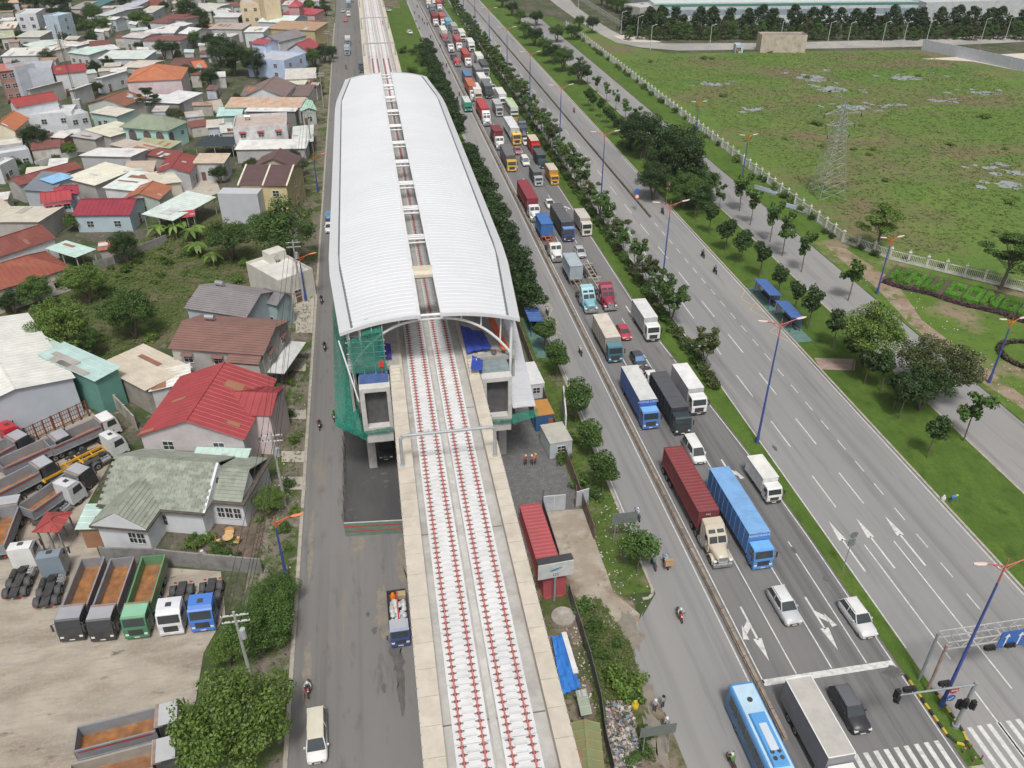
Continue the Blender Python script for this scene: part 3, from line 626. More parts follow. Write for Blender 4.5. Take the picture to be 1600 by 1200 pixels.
def car(label, loc, col, kind='sedan', rz=0.0, roofc=None, gm=None, cat='car', group=None, wsc=None):
    P = {'sedan':(4.5,.88,1.46,1.25,2.05,3.15,4.05,.90,.98), 'hatch':(4.0,.86,1.50,1.05,1.75,3.35,3.85,.92,1.0), 'suv':(4.75,.93,1.78,1.3,2.0,4.15,4.6,1.05,1.12),
         'van':(4.9,.90,1.92,.75,1.45,4.55,4.82,1.0,1.08), 'mpv':(4.6,.90,1.70,1.05,1.85,4.15,4.5,1.0,1.05), 'pickup':(5.2,.92,1.75,1.35,2.0,3.3,3.6,1.05,1.10)}[kind]
    L, w, H, y1, y2, y3, y4, hz, bz = P
    nm = {'suv':'suv','van':'van','pickup':'pickup_truck'}.get(kind, 'car')
    t = thing(nm, label, cat, loc, rz, group); pm = paint(col)
    b = MB()
    b.loft([sec(w*.80,.36,.66,0), sec(w*.93,.28,.80,.12), sec(w*.985,.22,hz-.04,.45), sec(w,.22,hz,y1-.15), sec(w,.22,bz,y1+.25), sec(w,.22,bz+.02,y3), sec(w*.985,.24,bz,L-.45), sec(w*.95,.30,bz-.06,L-.12), sec(w*.86,.40,bz-.2,L)])
    b.build('body', pm, t)
    zb, wr = bz-.03, w*.76
    A = [(-w*.93,y1,zb),(w*.93,y1,zb),(w*.93,y4,zb),(-w*.93,y4,zb)]; Bt = [(-wr,y2,H-.05),(wr,y2,H-.05),(wr,y3,H-.06),(-wr,y3,H-.06)]
    g = gm or glass
    MB().quad(A[0],A[1],Bt[1],Bt[0]).build('windshield', g, t); MB().quad(A[2],A[3],Bt[3],Bt[2]).build('rear_window', glass, t)
    for i, j in ((1,2),(3,0)): MB().quad(A[i],A[j],Bt[j],Bt[i]).build('side_window', glass, t)
    b = MB(); rs = []
    for k, y in enumerate((y2-.05, y2+.25, (y2+y3)/2, y3-.2, y3+.05)):
        h = H-(.05 if k in (0,4) else 0); rs.append([(-wr-.03,y,h-.07),(-wr*.9,y,h-.015),(0,y,h+.01),(wr*.9,y,h-.015),(wr+.03,y,h-.07)])
    b.loft(rs, 0, True, closed=False); b.build('roof', paint(roofc) if roofc else pm, t)
    b = MB()
    for i in range(4): b.tube(A[i], Bt[i], .055, 5)
    ym = (y2+y3)/2
    for s in (-1, 1): b.tube((s*w*.93,ym,zb),(s*wr,ym,H-.06), .05, 5)
    b.build('pillars', pm, t)
    wheels(t, W_CAR, .34, [(s*(w-.12), y) for s in (-1,1) for y in (.85, L-.85)])
    for s in (-1, 1):
        MB().box(s*w*.72-.17, s*w*.72+.17, .02, .2, .62, .78).build('headlight', lampw, t)
        MB().box(s*w*.78-.10, s*w*.78+.10, L-.16, L+.01, .72, .95).build('tail_light', lampr, t)
        MB().box(s*(w+.09)-.09, s*(w+.09)+.09, y1+.32, y1+.45, bz, bz+.15).build('mirror', pm, t)
    MB().box(-w*.5,w*.5,-.03,.1,.40,.60).build('grille', chassis, t); MB().box(-.26,.26,-.05,-.01,.40,.5).build('number_plate', platem, t)
    if kind == 'suv':
        for s in (-1, 1): MB().beam((s*wr*.92,y2+.2,H+.03),(s*wr*.92,y3-.1,H+.03),.05,.05).build('roof_rail', chrome, t)
    if kind == 'pickup': MB().box(-w*.85,w*.85,y4+.1,L-.1,bz-.02,bz+.03).build('bed', chassis, t)
    return t
def cab_over(t, col, w, L, H, z0=.55, roofc=None, gm=None, defl=None):
    """flat-nosed lorry cab"""
    pm = paint(col); b = MB(); zw = z0+(H-z0)*.52
    prof = [(0.0,z0),(-.0,zw-.25),(.05,zw),(.30,H-.12),(.48,H),(L,H),(L,z0)]
    b.loft([[(x,p[0],p[1]) for p in prof] for x in (-w, -w*.96, w*.96, w)], 0, False)
    b.build('cab', pm, t)
    MB().quad((-w*.88,.055-.02,zw+.05),(w*.88,.055-.02,zw+.05),(w*.86,.29-.02,H-.2),(-w*.86,.29-.02,H-.2)).build('windshield', gm or glass, t)
    for s in (-1, 1):
        x = s*(w+.008); MB().quad((x,.32,zw+.02),(x,L*.78,zw+.02),(x,L*.72,H-.22),(x,.46,H-.22)).build('side_window', glass, t)
        MB().box(s*w*.76-.16, s*w*.76+.16, -.03, .05, z0+.14, z0+.36).build('headlight', lampw, t)
        m = MB(); m.beam((s*w,.2,H-.3),(s*(w+.25),.08,H-.35),.04,.04); m.box(s*(w+.27)-.08,s*(w+.27)+.08,.02,.12,zw-.05,H-.3); m.build('mirror', chassis, t)
    MB().box(-w*.99,w*.99,-.08,.25,z0-.22,z0+.06).build('bumper', chassis if col == WH else pm, t)
    MB().box(-w*.6,w*.6,-.02,.05,z0+.14,zw-.32).build('grille', chassis, t)
    MB().box(-.26,.26,-.10,-.07,z0-.14,z0-.03).build('number_plate', platem, t)
    if roofc: MB().box(-w*.97,w*.97,.47,L-.02,H+.002,H+.03).build('roof_panel', paint(roofc), t)
    if defl:
        d = MB(); d.loft([[(x,.5,H),(x,.6,H+.15),(x,L,H+.55),(x,L,H)] for x in (-w*.85,-w*.6,w*.6,w*.85)], 0, False); d.build('wind_deflector', paint(defl), t)
def cargo_box(t, y0, L, w, z0, H, side, top=None, ribs=0, trimc=None, name='cargo_box'):
    b = MB(); b.box(-w,w,y0,y0+L,z0,H); o = b.build(name, boxm(side), t)
    tm = boxm(top or side)
    r = MB(); r.box(-w-.015,w+.015,y0-.015,y0+L+.015,H+.002,H+.05); r.build('box_roof', tm, t)
    if ribs:
        r = MB()
        for k in range(ribs+1):
            y = y0+L*k/ribs; r.box(-w-.03,w+.03,y-.04,y+.04,H+.045,H+.085)
            for s in (-1, 1): r.box(s*(w+.018)-.018,s*(w+.018)+.018,y-.04,y+.04,z0+.1,H)
        stuff(r.build('ribs', tm, t))
    if trimc:
        c = paint(trimc); r = MB()
        for s in (-1, 1):
            r.box(s*w-.05,s*w+.05,y0-.03,y0+L+.03,H+.05,H+.10)
        r.box(-w,w,y0-.05,y0+.05,H+.052,H+.102); r.box(-w,w,y0+L-.05,y0+L+.05,H+.052,H+.102); r.build('roof_edging', c, t)
    return o
def box_truck(label, loc, cabc, boxc, top=None, L=8.5, H=3.4, w=1.18, rz=0.0, roofc=None, ribs=0, trimc=None, gm=None, axles=2, defl=None, text=None, textc=(.75,.78,.82), cabH=None, small=False):
    t = thing('box_truck', label, 'truck', loc, rz)
    cl_ = 1.75 if not small else 1.5; cw = w*.95
    cab_over(t, cabc, cw, cl_, cabH or (2.75 if not small else 2.25), .55 if not small else .48, roofc, gm, defl)
    MB().box(-.45,.45,.5,L-.1,.55,.85).build('chassis', chassis, t)
    cargo_box(t, cl_+.12, L-cl_-.12, w, .95 if not small else .8, H, boxc, top, ribs, trimc)
    me, r = (W_TRK, .50) if not small else (W_SML, .40)
    ys = [1.0, L-1.7]+([L-2.95] if axles == 3 else [])
    wheels(t, me, r, [(s*(cw-.16), ys[0]) for s in (-1,1)]); wheels(t, WD if not small else me, r, [(s*(w-.32), y) for s in (-1,1) for y in ys[1:]])
    MB().box(-w+.03,-w+.08,cl_+1.4,L-2.6,.5,.8).build('side_guard', chassis, t); MB().box(w-.08,w-.03,cl_+1.4,L-2.6,.5,.8).build('side_guard', chassis, t)
    for s in (-1, 1): MB().box(s*(w-.25)-.15,s*(w-.25)+.15,L-.02,L+.04,.62,.8).build('tail_light', lampr, t)
    if text:
        letters(text, textc, t, (0, cl_+.10, H-.45), .42)
    return t
def letters(s, col, parent, loc, size, rx=math.pi/2, rz=0.0, name='lettering'):
    cu = bpy.data.curves.new('txt', 'FONT'); cu.body = s; cu.size = size; cu.align_x = 'CENTER'; cu.extrude = .004
    o = bpy.data.objects.new('txt', cu); COL.objects.link(o)
    me = bpy.data.meshes.new_from_object(o.evaluated_get(bpy.context.evaluated_depsgraph_get())); bpy.data.objects.remove(o)
    me.materials.clear(); me.materials.append(mat('ink_%d_%d_%d' % tuple(int(x*1000) for x in col), col, .6, var=.03))
    q = bpy.data.objects.new(name, me); COL.objects.link(q); q.parent = parent; q.location = loc; q.rotation_euler = (rx, 0, rz); q['kind'] = 'stuff'
    return q
_cont = {}
def container_mesh(L):
    """corrugated steel box: ribs on roof and sides, corner posts, door bars"""
    if L in _cont: return _cont[L]
    b = MB(); w, H, d = 1.22, 2.59, .045; n = int(L/.28)
    def zig(n):
        out = []
        for k in range(n):
            y0 = .12+(L-.24)*k/n; s = (L-.24)/n
            out += [(y0, 0), (y0+s*.35, 0), (y0+s*.5, d), (y0+s*.85, d)]
        return out+[(L-.12, 0)]
    z = zig(n)
    for s in (-1, 1): b.loft([[(s*(w-.03-dd),y,zz) for y, dd in z] for zz in (.16, H-.12)], 0, False, closed=False)
    nr = int(L/.56); z2 = zig(nr)
    b.loft([[(x,y,H-.05+dd*.8) for y, dd in z2] for x in (-w+.05, w-.05)], 0, False, closed=False)
    for s in (-1, 1):
        b.box(s*w-.06,s*w+.0 if s > 0 else s*w+.06,0,L,H-.12,H); b.box(min(s*w,s*w-s*.06),max(s*w,s*w-s*.06),0,L,0,.16)
        for y in (0, L-.12): b.box(min(s*w,s*w-s*.14),max(s*w,s*w-s*.14),y,y+.12,0,H)
    for y in (0, L-.1): b.box(-w+.06,w-.06,y,y+.1,H-.13,H-.004); b.box(-w+.06,w-.06,y,y+.1,0,.16)
    nx = 9
    for y, dd in ((.05, .04), (L-.05, -.04)):
        pts = []
        for k in range(nx): x0 = -1.08+2.16*k/nx; pts += [(x0, 0), (x0+.12, dd)]
        b.loft([[(x,y+q,zz) for x, q in pts+[(1.08, 0)]] for zz in (.16, H-.13)], 0, False, closed=False)
    b.box(-w+.06,w-.06,.1,L-.1,.02,.1)
    _cont[L] = b.mesh('container', boxm((.3,.05,.05))); return _cont[L]
def container(parent, y, z, L, col, name='container'):
    o = obj(name, container_mesh(L), parent, (0, y, z)); recolor(o, [boxm(col)]); return o
def trailer(t, y0, L, col=(.09,.09,.10), axles=3, ladder=True):
    """skeletal trailer: two long beams, cross members, axles"""
    b = MB()
    for s in (-1, 1): b.box(s*.5-.07,s*.5+.07,y0,y0+L,1.0,1.32)
    n = int(L/1.5)
    for k in range(n+1):
        y = y0+.1+(L-.3)*k/n; b.box(-.43,.43,y,y+.12,1.05,1.25)
    for k in (0, n//2, n):
        y = y0+.05+(L-.35)*k/n
        for s in (-1, 1): b.box(min(s*.57,s*1.2),max(s*.57,s*1.2),y,y+.2,1.1,1.31)
    b.build('trailer_frame', paint(col, .6), t)
    wheels(t, WD, .5, [(s*.88, y0+L-.9-1.3*k) for s in (-1,1) for k in range(axles)])
    for s in (-1, 1):
        g = MB(); g.box(s*1.1-.03,s*1.1+.03,y0+3.0,y0+L-4.4,.62,.7); g.box(s*1.1-.03,s*1.1+.03,y0+3.0,y0+L-4.4,.88,.95); g.build('side_guard', paint(col, .6), t)
        MB().box(s*.85-.15,s*.85+.15,y0+L,y0+L+.05,.9,1.1).build('tail_light', lampr, t)
    MB().box(-1.15,1.15,y0+L-.12,y0+L-.02,.85,1.12).build('rear_bumper', paint(col, .6), t)
def semi(label, loc, cabc, style='long', cont=None, clen=12.19, tlen=12.6, tcol=(.10,.09,.09), rz=0.0, hood=None, coff=None, sleeper=True, roofc=None, text=None):
    """tractor with bonnet, sleeper cab and skeletal trailer; container optional"""
    t = thing('semi_truck', label, 'truck', loc, rz); pm = paint(cabc); w = 1.12
    b = MB()                                           # bonnet
    hs = [(.05,.62,.95,1.55),(.25,.72,.95,1.72),(1.3,.86,.95,1.86),(1.95,.98,.95,2.0)]
    b.loft([[(-ww,y,z0),(-ww,y,z1-.22),(-ww*.72,y,z1),(ww*.72,y,z1),(ww,y,z1-.22),(ww,y,z0)] for y, ww, z0, z1 in hs]); b.build('bonnet', paint(hood) if hood else pm, t)
    for s in (-1, 1):                                  # front wings
        b = MB(); pts = []
        for i in range(7):
            a = math.pi*i/6; pts.append((1.02-.78*math.cos(a), .55+.62*math.sin(a)))
        x0, x1 = sorted((s*.72, s*1.17)); b.loft([[(x0,y,z),(x1,y,z-.03),(x1,y,z-.12),(x0,y,z-.10)] for y, z in pts]); b.build('wing', pm, t)
        MB().box(s*.92-.17, s*.92+.17, .02, .2, .92, 1.14).build('headlight', lampw, t)
        b = MB(); b.tube((s*1.0,2.9,.7),(s*1.0,4.5,.7),.30,12); b.build('fuel_tank', chrome, t)
        b = MB(); b.tube((s*1.16,3.9,1.0),(s*1.16,3.9,3.5),.075,8); b.build('exhaust_stack', chrome, t)
        b = MB(); b.beam((s*1.05,2.1,2.3),(s*1.38,1.95,2.3),.04,.04); b.box(s*1.4-.07,s*1.4+.07,1.9,2.0,1.85,2.5); b.build('mirror', chrome, t)
    MB().box(-.52,.52,-.02,.08,.85,1.52).build('grille', chrome, t)
    MB().box(-1.14,1.14,-.28,.02,.42,.80).build('bumper', chrome, t)
    # cab with windscreen, stepped to the sleeper
    b = MB(); yb = 4.35 if sleeper else 3.4
    prof = [(1.85,.8),(1.85,1.98),(2.25,2.72),(2.5,2.82),(3.0,3.15 if sleeper else 2.85),(3.3,3.5 if sleeper else 2.88),(yb,3.62 if sleeper else 2.85),(yb,.8)]
    b.loft([[(x,p[0],p[1]-(.10 if abs(x) > 1.05 else 0)*(p[1] > 2.5)) for p in prof] for x in (-w,-w*.86,w*.86,w)], 0, False); b.build('cab', paint(roofc) if roofc else pm, t)
    for s in (-1, 1): MB().quad((s*.05,1.86,2.02),(s*1.0,1.86,2.02),(s*.94,2.225,2.68),(s*.05,2.225,2.68)).build('windshield', glass, t)
    for s in (-1, 1): MB().quad((s*(w+.01),2.1,2.0),(s*(w+.01),3.0,2.0),(s*(w+.01),2.95,2.62),(s*(w+.01),2.35,2.62)).build('side_window', glass, t)
    if sleeper:
        for s in (-1, 1): MB().quad((s*.10,2.56,2.86),(s*.92,2.56,2.86),(s*.88,2.93,3.12),(s*.10,2.93,3.12)).build('roof_window', glass, t)
    MB().box(-.45,.45,1.0,7.2,.62,.98).build('chassis', chassis, t)
    MB().tube((0,5.9,.98),(0,5.9,1.1),.5,14).build('fifth_wheel', chassis, t)
    wheels(t, W_TRK, .5, [(s*.98, 1.02) for s in (-1,1)]); wheels(t, WD, .5, [(s*.88, y) for s in (-1,1) for y in (5.3, 6.6)])
    y0 = 5.0 if sleeper else 4.1
    if tlen: trailer(t, y0, tlen, tcol)
    if cont: container(t, (y0+.05) if coff is None else y0+coff, 1.325, clen, cont)
    if text: letters(text, (.7,.68,.66), t, (-.1, y0+.02, 3.3), .38)
    return t
def tractor_over(label, loc, col, rz=0.0, trail=None, cont=None, clen=12.19, tlen=12.6, roofc=None, tcol=(.1,.09,.09), H=3.35, chassisonly=True):
    """flat-nosed tractor unit with bare rear chassis and mudguards"""
    t = thing('tractor_unit', label, 'truck', loc, rz); w = 1.18
    cab_over(t, col, w, 2.15, H-.35, .62, None)
    b = MB(); b.loft([[(x,.5,H-.36),(x,.75,H-.1),(x,1.4,H),(x,2.15,H+.02),(x,2.15,H-.36)] for x in (-w*.97,-w*.8,w*.8,w*.97)], 0, False); b.build('high_roof', paint(roofc or col), t)
    MB().box(-.28,.28,1.0,1.5,H-.02,H+.04).build('roof_hatch', chassis, t)
    MB().box(-.42,.42,.6,6.6,.7,1.0).build('chassis', chassis, t)
    b = MB(); b.tube((0,5.0,1.0),(0,5.0,1.14),.48,14); b.box(-.12,.12,5.0,5.5,1.08,1.16); b.build('fifth_wheel', chassis, t)
    MB().tube((0,3.0,1.02),(0,3.0,1.3),.42,14).build('spare_wheel', rubber, t)
    for s in (-1, 1):
        MB().tube((s*.95,2.5,.75),(s*.95,3.7,.75),.32,12).build('fuel_tank', chrome if s < 0 else chassis, t)
        for y in (4.35, 5.7):
            b = MB(); pts = [(y-.62*math.cos(math.pi*i/6), .62+.52*math.sin(math.pi*i/6)) for i in range(7)]
            x0, x1 = sorted((s*.58, s*1.2)); b.loft([[(x0,q,z),(x1,q,z),(x1,q,z-.05),(x0,q,z-.05)] for q, z in pts]); b.build('mudguard', mat('mudguard_grey', (.075,.078,.082), .7), t)
        MB().box(s*.8-.15,s*.8+.15,6.6,6.66,.75,.9).build('tail_light', lampr, t)
    b = MB()
    for k in range(3): b.box(-.98,-.62,2.55+.4*k,2.85+.4*k,1.12,1.16)
    b.build('catwalk', chrome, t)
    wheels(t, W_TRK, .5, [(s*.98, 1.15) for s in (-1,1)]); wheels(t, WD, .5, [(s*.88, y) for s in (-1,1) for y in (4.35, 5.7)])
    if trail: trailer(t, 3.2, tlen, tcol)
    if cont: container(t, 3.25, 1.325, clen, cont)
    return t
rust = mat('rusty_floor', (.30,.13,.045), .9, var=.35, scale=1.2, dirt=(.13,.10,.085), dirtamt=.7, dscale=.9)
def dump_truck(label, loc, cabc, tub, rz=0.0, roofc=None, L=9.2, floor=rust):
    t = thing('dump_truck', label, 'truck', loc, rz); w = 1.2
    cab_over(t, cabc, w*.98, 2.05, 2.95, .6, roofc)
    MB().box(-.45,.45,.6,L-.2,.7,1.05).build('chassis', chassis, t)
    y0, y1, z0, z1, th = 2.35, L, 1.2, 2.55, .09; tm = mat('tub_%d_%d' % (int(tub[0]*1000),int(tub[1]*1000)), tub, .6, .2, var=.12, scale=.8, dirt=(.30,.20,.13), dirtamt=.35, dscale=.7)
    MB().box(-w+.05,w-.05,y0,y1,z0,z0+.1).build('tub_floor', floor, t)
    for s in (-1, 1):
        b = MB(); x0, x1 = sorted((s*w, s*(w-th))); b.box(x0,x1,y0,y1,z0,z1); x0, x1 = sorted((s*w, s*(w+.07))); b.box(x0,x1,y0,y1,z1-.14,z1+.03)
        b.box(x0,x1,y0,y1,z0,z0+.12)
        b.build('tub_side', tm, t)
        b = MB(); b.box(s*(w+.075)-.01,s*(w+.075)+.01,y0+.2,y1-.3,z1-.30,z1-.2); b.build('side_stripe', lampr, t)
        MB().box(s*.85-.15,s*.85+.15,L,L+.05,.85,1.0).build('tail_light', lampr, t)
    MB().box(-w,w,y0-.08,y0+.02,z0,z1+.38).build('headboard', tm, t)
    MB().box(-w,w,y0-.75,y0-.08,z1+.30,z1+.38).build('canopy', mat('canopy_rust', (.30,.22,.18), .7, .1, var=.3, dirt=(.3,.13,.06), dirtamt=.7), t)
    MB().box(-w,w,y1-.07,y1+.03,z0,z1+.05).build('tailgate', tm, t)
    wheels(t, W_TRK, .5, [(s*.98, 1.2) for s in (-1,1)]); wheels(t, WD, .5, [(s*.88, y) for s in (-1,1) for y in (L-3.3, L-1.95)]); wheels(t, W_TRK, .5, [(s*.98, 2.9) for s in (-1,1)])
    MB().tube((.95,3.7,.8),(.95,5.0,.8),.3,12).build('fuel_tank', chrome, t)
    return t
def bus(label, loc, col, roofc, L=10.5, H=3.15, rz=0.0, ac=None, front=None):
    t = thing('bus', label, 'bus', loc, rz); w = 1.22; pm = paint(col); b = MB()
    def s_(y, k, h): return [(-w*k,y,.38),(-w*k,y,H-.45),(-w*k*.93,y,H-.12),(-w*k*.78,y,h),(w*k*.78,y,h),(w*k*.93,y,H-.12),(w*k,y,H-.45),(w*k,y,.38)]
    b.loft([s_(0,.93,H-.08), s_(.15,.985,H-.01), s_(.5,1,H), s_(L-.4,1,H), s_(L-.08,.98,H-.03), s_(L,.93,H-.1)]); b.build('body', pm, t)
    r = MB(); r.loft([[(-w*.80,y,H+.004),(-w*.5,y,H+.035),(w*.5,y,H+.035),(w*.80,y,H+.004)] for y in (.35, L-.3)], 0, True, closed=False); r.build('roof', paint(roofc), t)
    MB().quad((-w*.86,-.03,1.25),(w*.86,-.03,1.25),(w*.82,.05,H-.5),(-w*.82,.05,H-.5)).build('windshield', glass, t)
    n = 6
    for s in (-1, 1):
        for k in range(n):
            y0 = .7+(L-1.4)*k/n; y1 = y0+(L-1.4)/n-.09; x = s*(w+.008)
            MB().quad((x,y0,1.45),(x,y1,1.45),(x,y1,H-.52),(x,y0,H-.52)).build('side_window', glass, t)
        MB().box(s*w*.72-.2,s*w*.72+.2,-.05,.06,.62,.85).build('headlight', lampw, t)
        b = MB(); b.beam((s*w*.9,.1,H-.5),(s*(w+.35),-.3,H-.55),.05,.05); b.box(s*(w+.36)-.1,s*(w+.36)+.1,-.35,-.25,H-1.05,H-.5); b.build('mirror', chassis, t)
        MB().box(s*w*.8-.1,s*w*.8+.1,L-.02,L+.03,.9,1.5).build('tail_light', lampr, t)
    if ac:
        b = MB(); b.box(-w*.62,w*.62,L*.28,L*.72,H+.02,H+.26,0,.1,.1); b.build('air_conditioner', paint(ac), t)
        f = MB()
        for x in (-.3,.3):
            for k in range(2): f.tube((x,L*.34+.6*k,H+.26),(x,L*.34+.6*k,H+.29),.2,12)
        f.build('fans', chassis, t)
        MB().box(-.35,.35,L*.4,L*.62,H+.262,H+.30).build('vent_panel', paint((.55,.62,.68)), t)
    MB().tube((0,L-1.9,H+.03),(0,L-1.9,H+.10),.25,12).build('roof_vent', chassis, t)
    MB().box(-.35,.35,.9,1.5,H+.02,H+.07).build('roof_hatch', paint((.6,.6,.55)), t)
    MB().box(-w*.97,w*.97,-.07,.1,.36,.6).build('bumper', chassis, t)
    wheels(t, W_TRK, .5, [(s*(w-.16), 2.1) for s in (-1,1)]); wheels(t, W_TRK, .5, [(s*(w-.16), L-2.6) for s in (-1,1)])
    return t
def gp(u, v): p = at(u, v); return (p.x, p.y, .02)
# ---- the queue, near to far
bus('sky blue coach passing the end of the brown divider', (28.4,31.2,.02), (.10,.30,.62), (.45,.62,.75), 11.6, 3.25, R(0), (.10,.32,.66))
box_truck('grey box truck with white roof edging at the stop line', (33.5,32.4,.02), WH, (.26,.26,.28), (.46,.44,.41), 9.6, 3.75, 1.2, R(.5), trimc=(.75,.75,.74), axles=3)
car('black suv waiting just past the stop line', (38.2,37.8,.02), BLK, 'suv', R(.6), roofc=(.12,.125,.14))
car('silver suv in the middle lane behind the stop line', gp(1240,981), SIL, 'suv', R(1.2), roofc=(.66,.67,.68))
car('white suv with silver roof beside the green median', gp(1358,1001), (.60,.61,.62), 'suv', R(2.0), roofc=(.70,.70,.70))
semi('beige bonneted truck pulling a dark red forty-foot container', gp(1128,888), (.52,.46,.37), cont=(.22,.045,.05), rz=R(0.2), text='PVS')
box_truck('bright blue box truck next to the beige bonneted truck', gp(1190,891), (.09,.26,.62), (.09,.24,.58), (.19,.38,.66), 13.4, 3.75, 1.22, R(.4), ribs=10, axles=3, text='NAGAWAKA', roofc=(.16,.42,.75))
box_truck('small white delivery truck with roof cooler beside the median', gp(1208,788), WH, (.68,.68,.66), (.70,.69,.66), 6.1, 2.75, 1.0, R(1.5), small=True, trimc=(.7,.7,.7))
car('white van squeezed behind the red forty-foot container', gp(1094,728), WH, 'van', R(0), cat='van')
box_truck('dark grey truck under a charcoal tarpaulin', gp(1066,681), (.035,.055,.065), (.035,.04,.05), (.085,.09,.10), 11.0, 3.35, 1.2, R(.3), ribs=7, axles=3)
box_truck('white box truck with maroon door beside the median hedge', gp(1091,650), WH, (.45,.45,.48), (.74,.74,.74), 8.6, 3.4, 1.15, R(.5))
box_truck('royal blue truck with pale roofed box beside the brown divider', gp(1016,672), (.07,.18,.50), (.055,.13,.42), (.60,.61,.60), 10.8, 3.75, 1.22, R(.2), roofc=(.18,.42,.72), text='HOANG LONG', textc=(.55,.68,.8))
car('white pickup right of the pale roofed blue truck', gp(1025,612), WH, 'pickup', R(1), cat='pickup')
car('dark grey hatchback with bright blue windscreen', gp(1003,578), (.07,.075,.085), 'hatch', R(.5), gm=glassb)
car('raspberry red hatchback behind the beige roofed truck', gp(980,534), (.45,.06,.09), 'hatch', R(1))
box_truck('white box truck right of the red hatchback', gp(1020,535), WH, (.43,.44,.46), (.66,.66,.66), 8.6, 3.5, 1.15, R(.3))
box_truck('teal cab truck with cream slatted roof', gp(961,568), (.05,.13,.17), (.30,.285,.27), (.62,.57,.50), 9.6, 3.55, 1.2, R(.2), ribs=8, roofc=(.10,.25,.31))
semi('pale cyan bonneted truck with grey twenty-foot container', gp(924,491), (.22,.45,.52), cont=(.36,.42,.46), clen=6.06, tlen=12.5, coff=6.2, tcol=(.28,.24,.19), roofc=(.34,.56,.62), rz=R(.3))
semi('wine red bonneted truck with empty skeletal trailer', gp(954,487), (.28,.035,.07), tlen=12.3, tcol=(.42,.36,.31), rz=R(.3))
car('silver hatchback right of the blue twenty-foot container', gp(910,405), SIL, 'hatch', R(.5))
semi('white bonneted truck with blue container on orange trailer', gp(872,411), WH, cont=(.05,.16,.42), clen=6.06, tlen=12.5, coff=6.2, tcol=(.50,.14,.05), sleeper=False, rz=R(.3))
box_truck('navy cab truck under a long charcoal tarpaulin', gp(889,379), (.045,.07,.20), (.045,.05,.065), (.11,.115,.125), 12.6, 3.6, 1.22, R(.4), ribs=7, axles=3, roofc=(.20,.32,.62))
box_truck('cream box truck touching the median edge line', gp(917,370), (.60,.57,.50), (.38,.37,.36), (.55,.51,.46), 7.4, 3.3, 1.1, R(.4), roofc=(.62,.58,.50))
car('white sedan right of the dark red container', gp(862,328), WH, 'sedan', R(.5))
semi('white bonneted truck with wine red forty-foot container', gp(838,348), WH, cont=(.25,.04,.055), sleeper=False, rz=R(.4))
box_truck('yellow cab truck under a grey tarpaulin', (33.5,195,.02), (.62,.42,.04), (.10,.10,.10), (.17,.165,.17), 11.5, 3.6, 1.2, R(0), ribs=6, axles=3)
box_truck('grey truck with dark open tarpaulin', gp(842,292), (.42,.44,.46), (.06,.06,.065), (.16,.165,.17), 7.0, 3.0, 1.05, R(.3), small=True)
box_truck('orange box truck with cream roof', gp(867,290), (.62,.32,.03), (.50,.26,.05), (.60,.53,.46), 6.9, 3.2, 1.05, R(.3), small=True)
box_truck('dark teal truck with black tarpaulin by the hedge', gp(848,264), (.03,.07,.085), (.03,.032,.04), (.10,.105,.115), 7.4, 3.0, 1.08, R(.3), small=True)
box_truck('red box truck with cream roof by the hedge', gp(838,243), (.45,.03,.03), (.50,.02,.025), (.60,.53,.42), 7.6, 3.3, 1.1, R(.3))
car('white van between two container trucks and the grey truck', gp(823,261), WH, 'van', R(.3), cat='van')
semi('white cab truck with red visor and dark red container', (33.6,213,.02), WH, cont=(.20,.04,.045), clen=6.06, tlen=8.5, coff=.4, sleeper=False)
car('dusty pink sedan behind the white van', gp(811,243), (.42,.17,.20), 'sedan', R(.3))
car('white sedan behind the red box truck', gp(824,229), WH, 'sedan', R(.3))
tractor_over('yellow tractor unit with long white container', gp(808,228), (.62,.40,.04), R(.2), True, (.60,.61,.64), roofc=(.66,.50,.12))
semi('white bonneted truck with bright red container', (33.4,236,.02), WH, cont=(.42,.06,.07), sleeper=True)
semi('navy blue bonneted truck without trailer load', gp(819,214), (.05,.06,.10), tlen=11, tcol=(.5,.33,.08), sleeper=True)
bus('white and lime green bus behind the navy truck', gp(804,183), (.62,.66,.60), (.50,.66,.38), 11, 3.1, R(.3))
box_truck('grey box truck with split roof left of the lime bus', gp(781,183), (.42,.43,.45), (.30,.30,.32), (.46,.46,.48), 8.6, 3.3, 1.12, R(.2))
semi('white bonneted truck with rust orange container', (33.4,265,.02), WH, cont=(.45,.14,.075), sleeper=False)
bus('white roofed green minibus on the service road', gp(732,176), (.05,.30,.22), (.66,.68,.65), 8.4, 3.0, R(0))
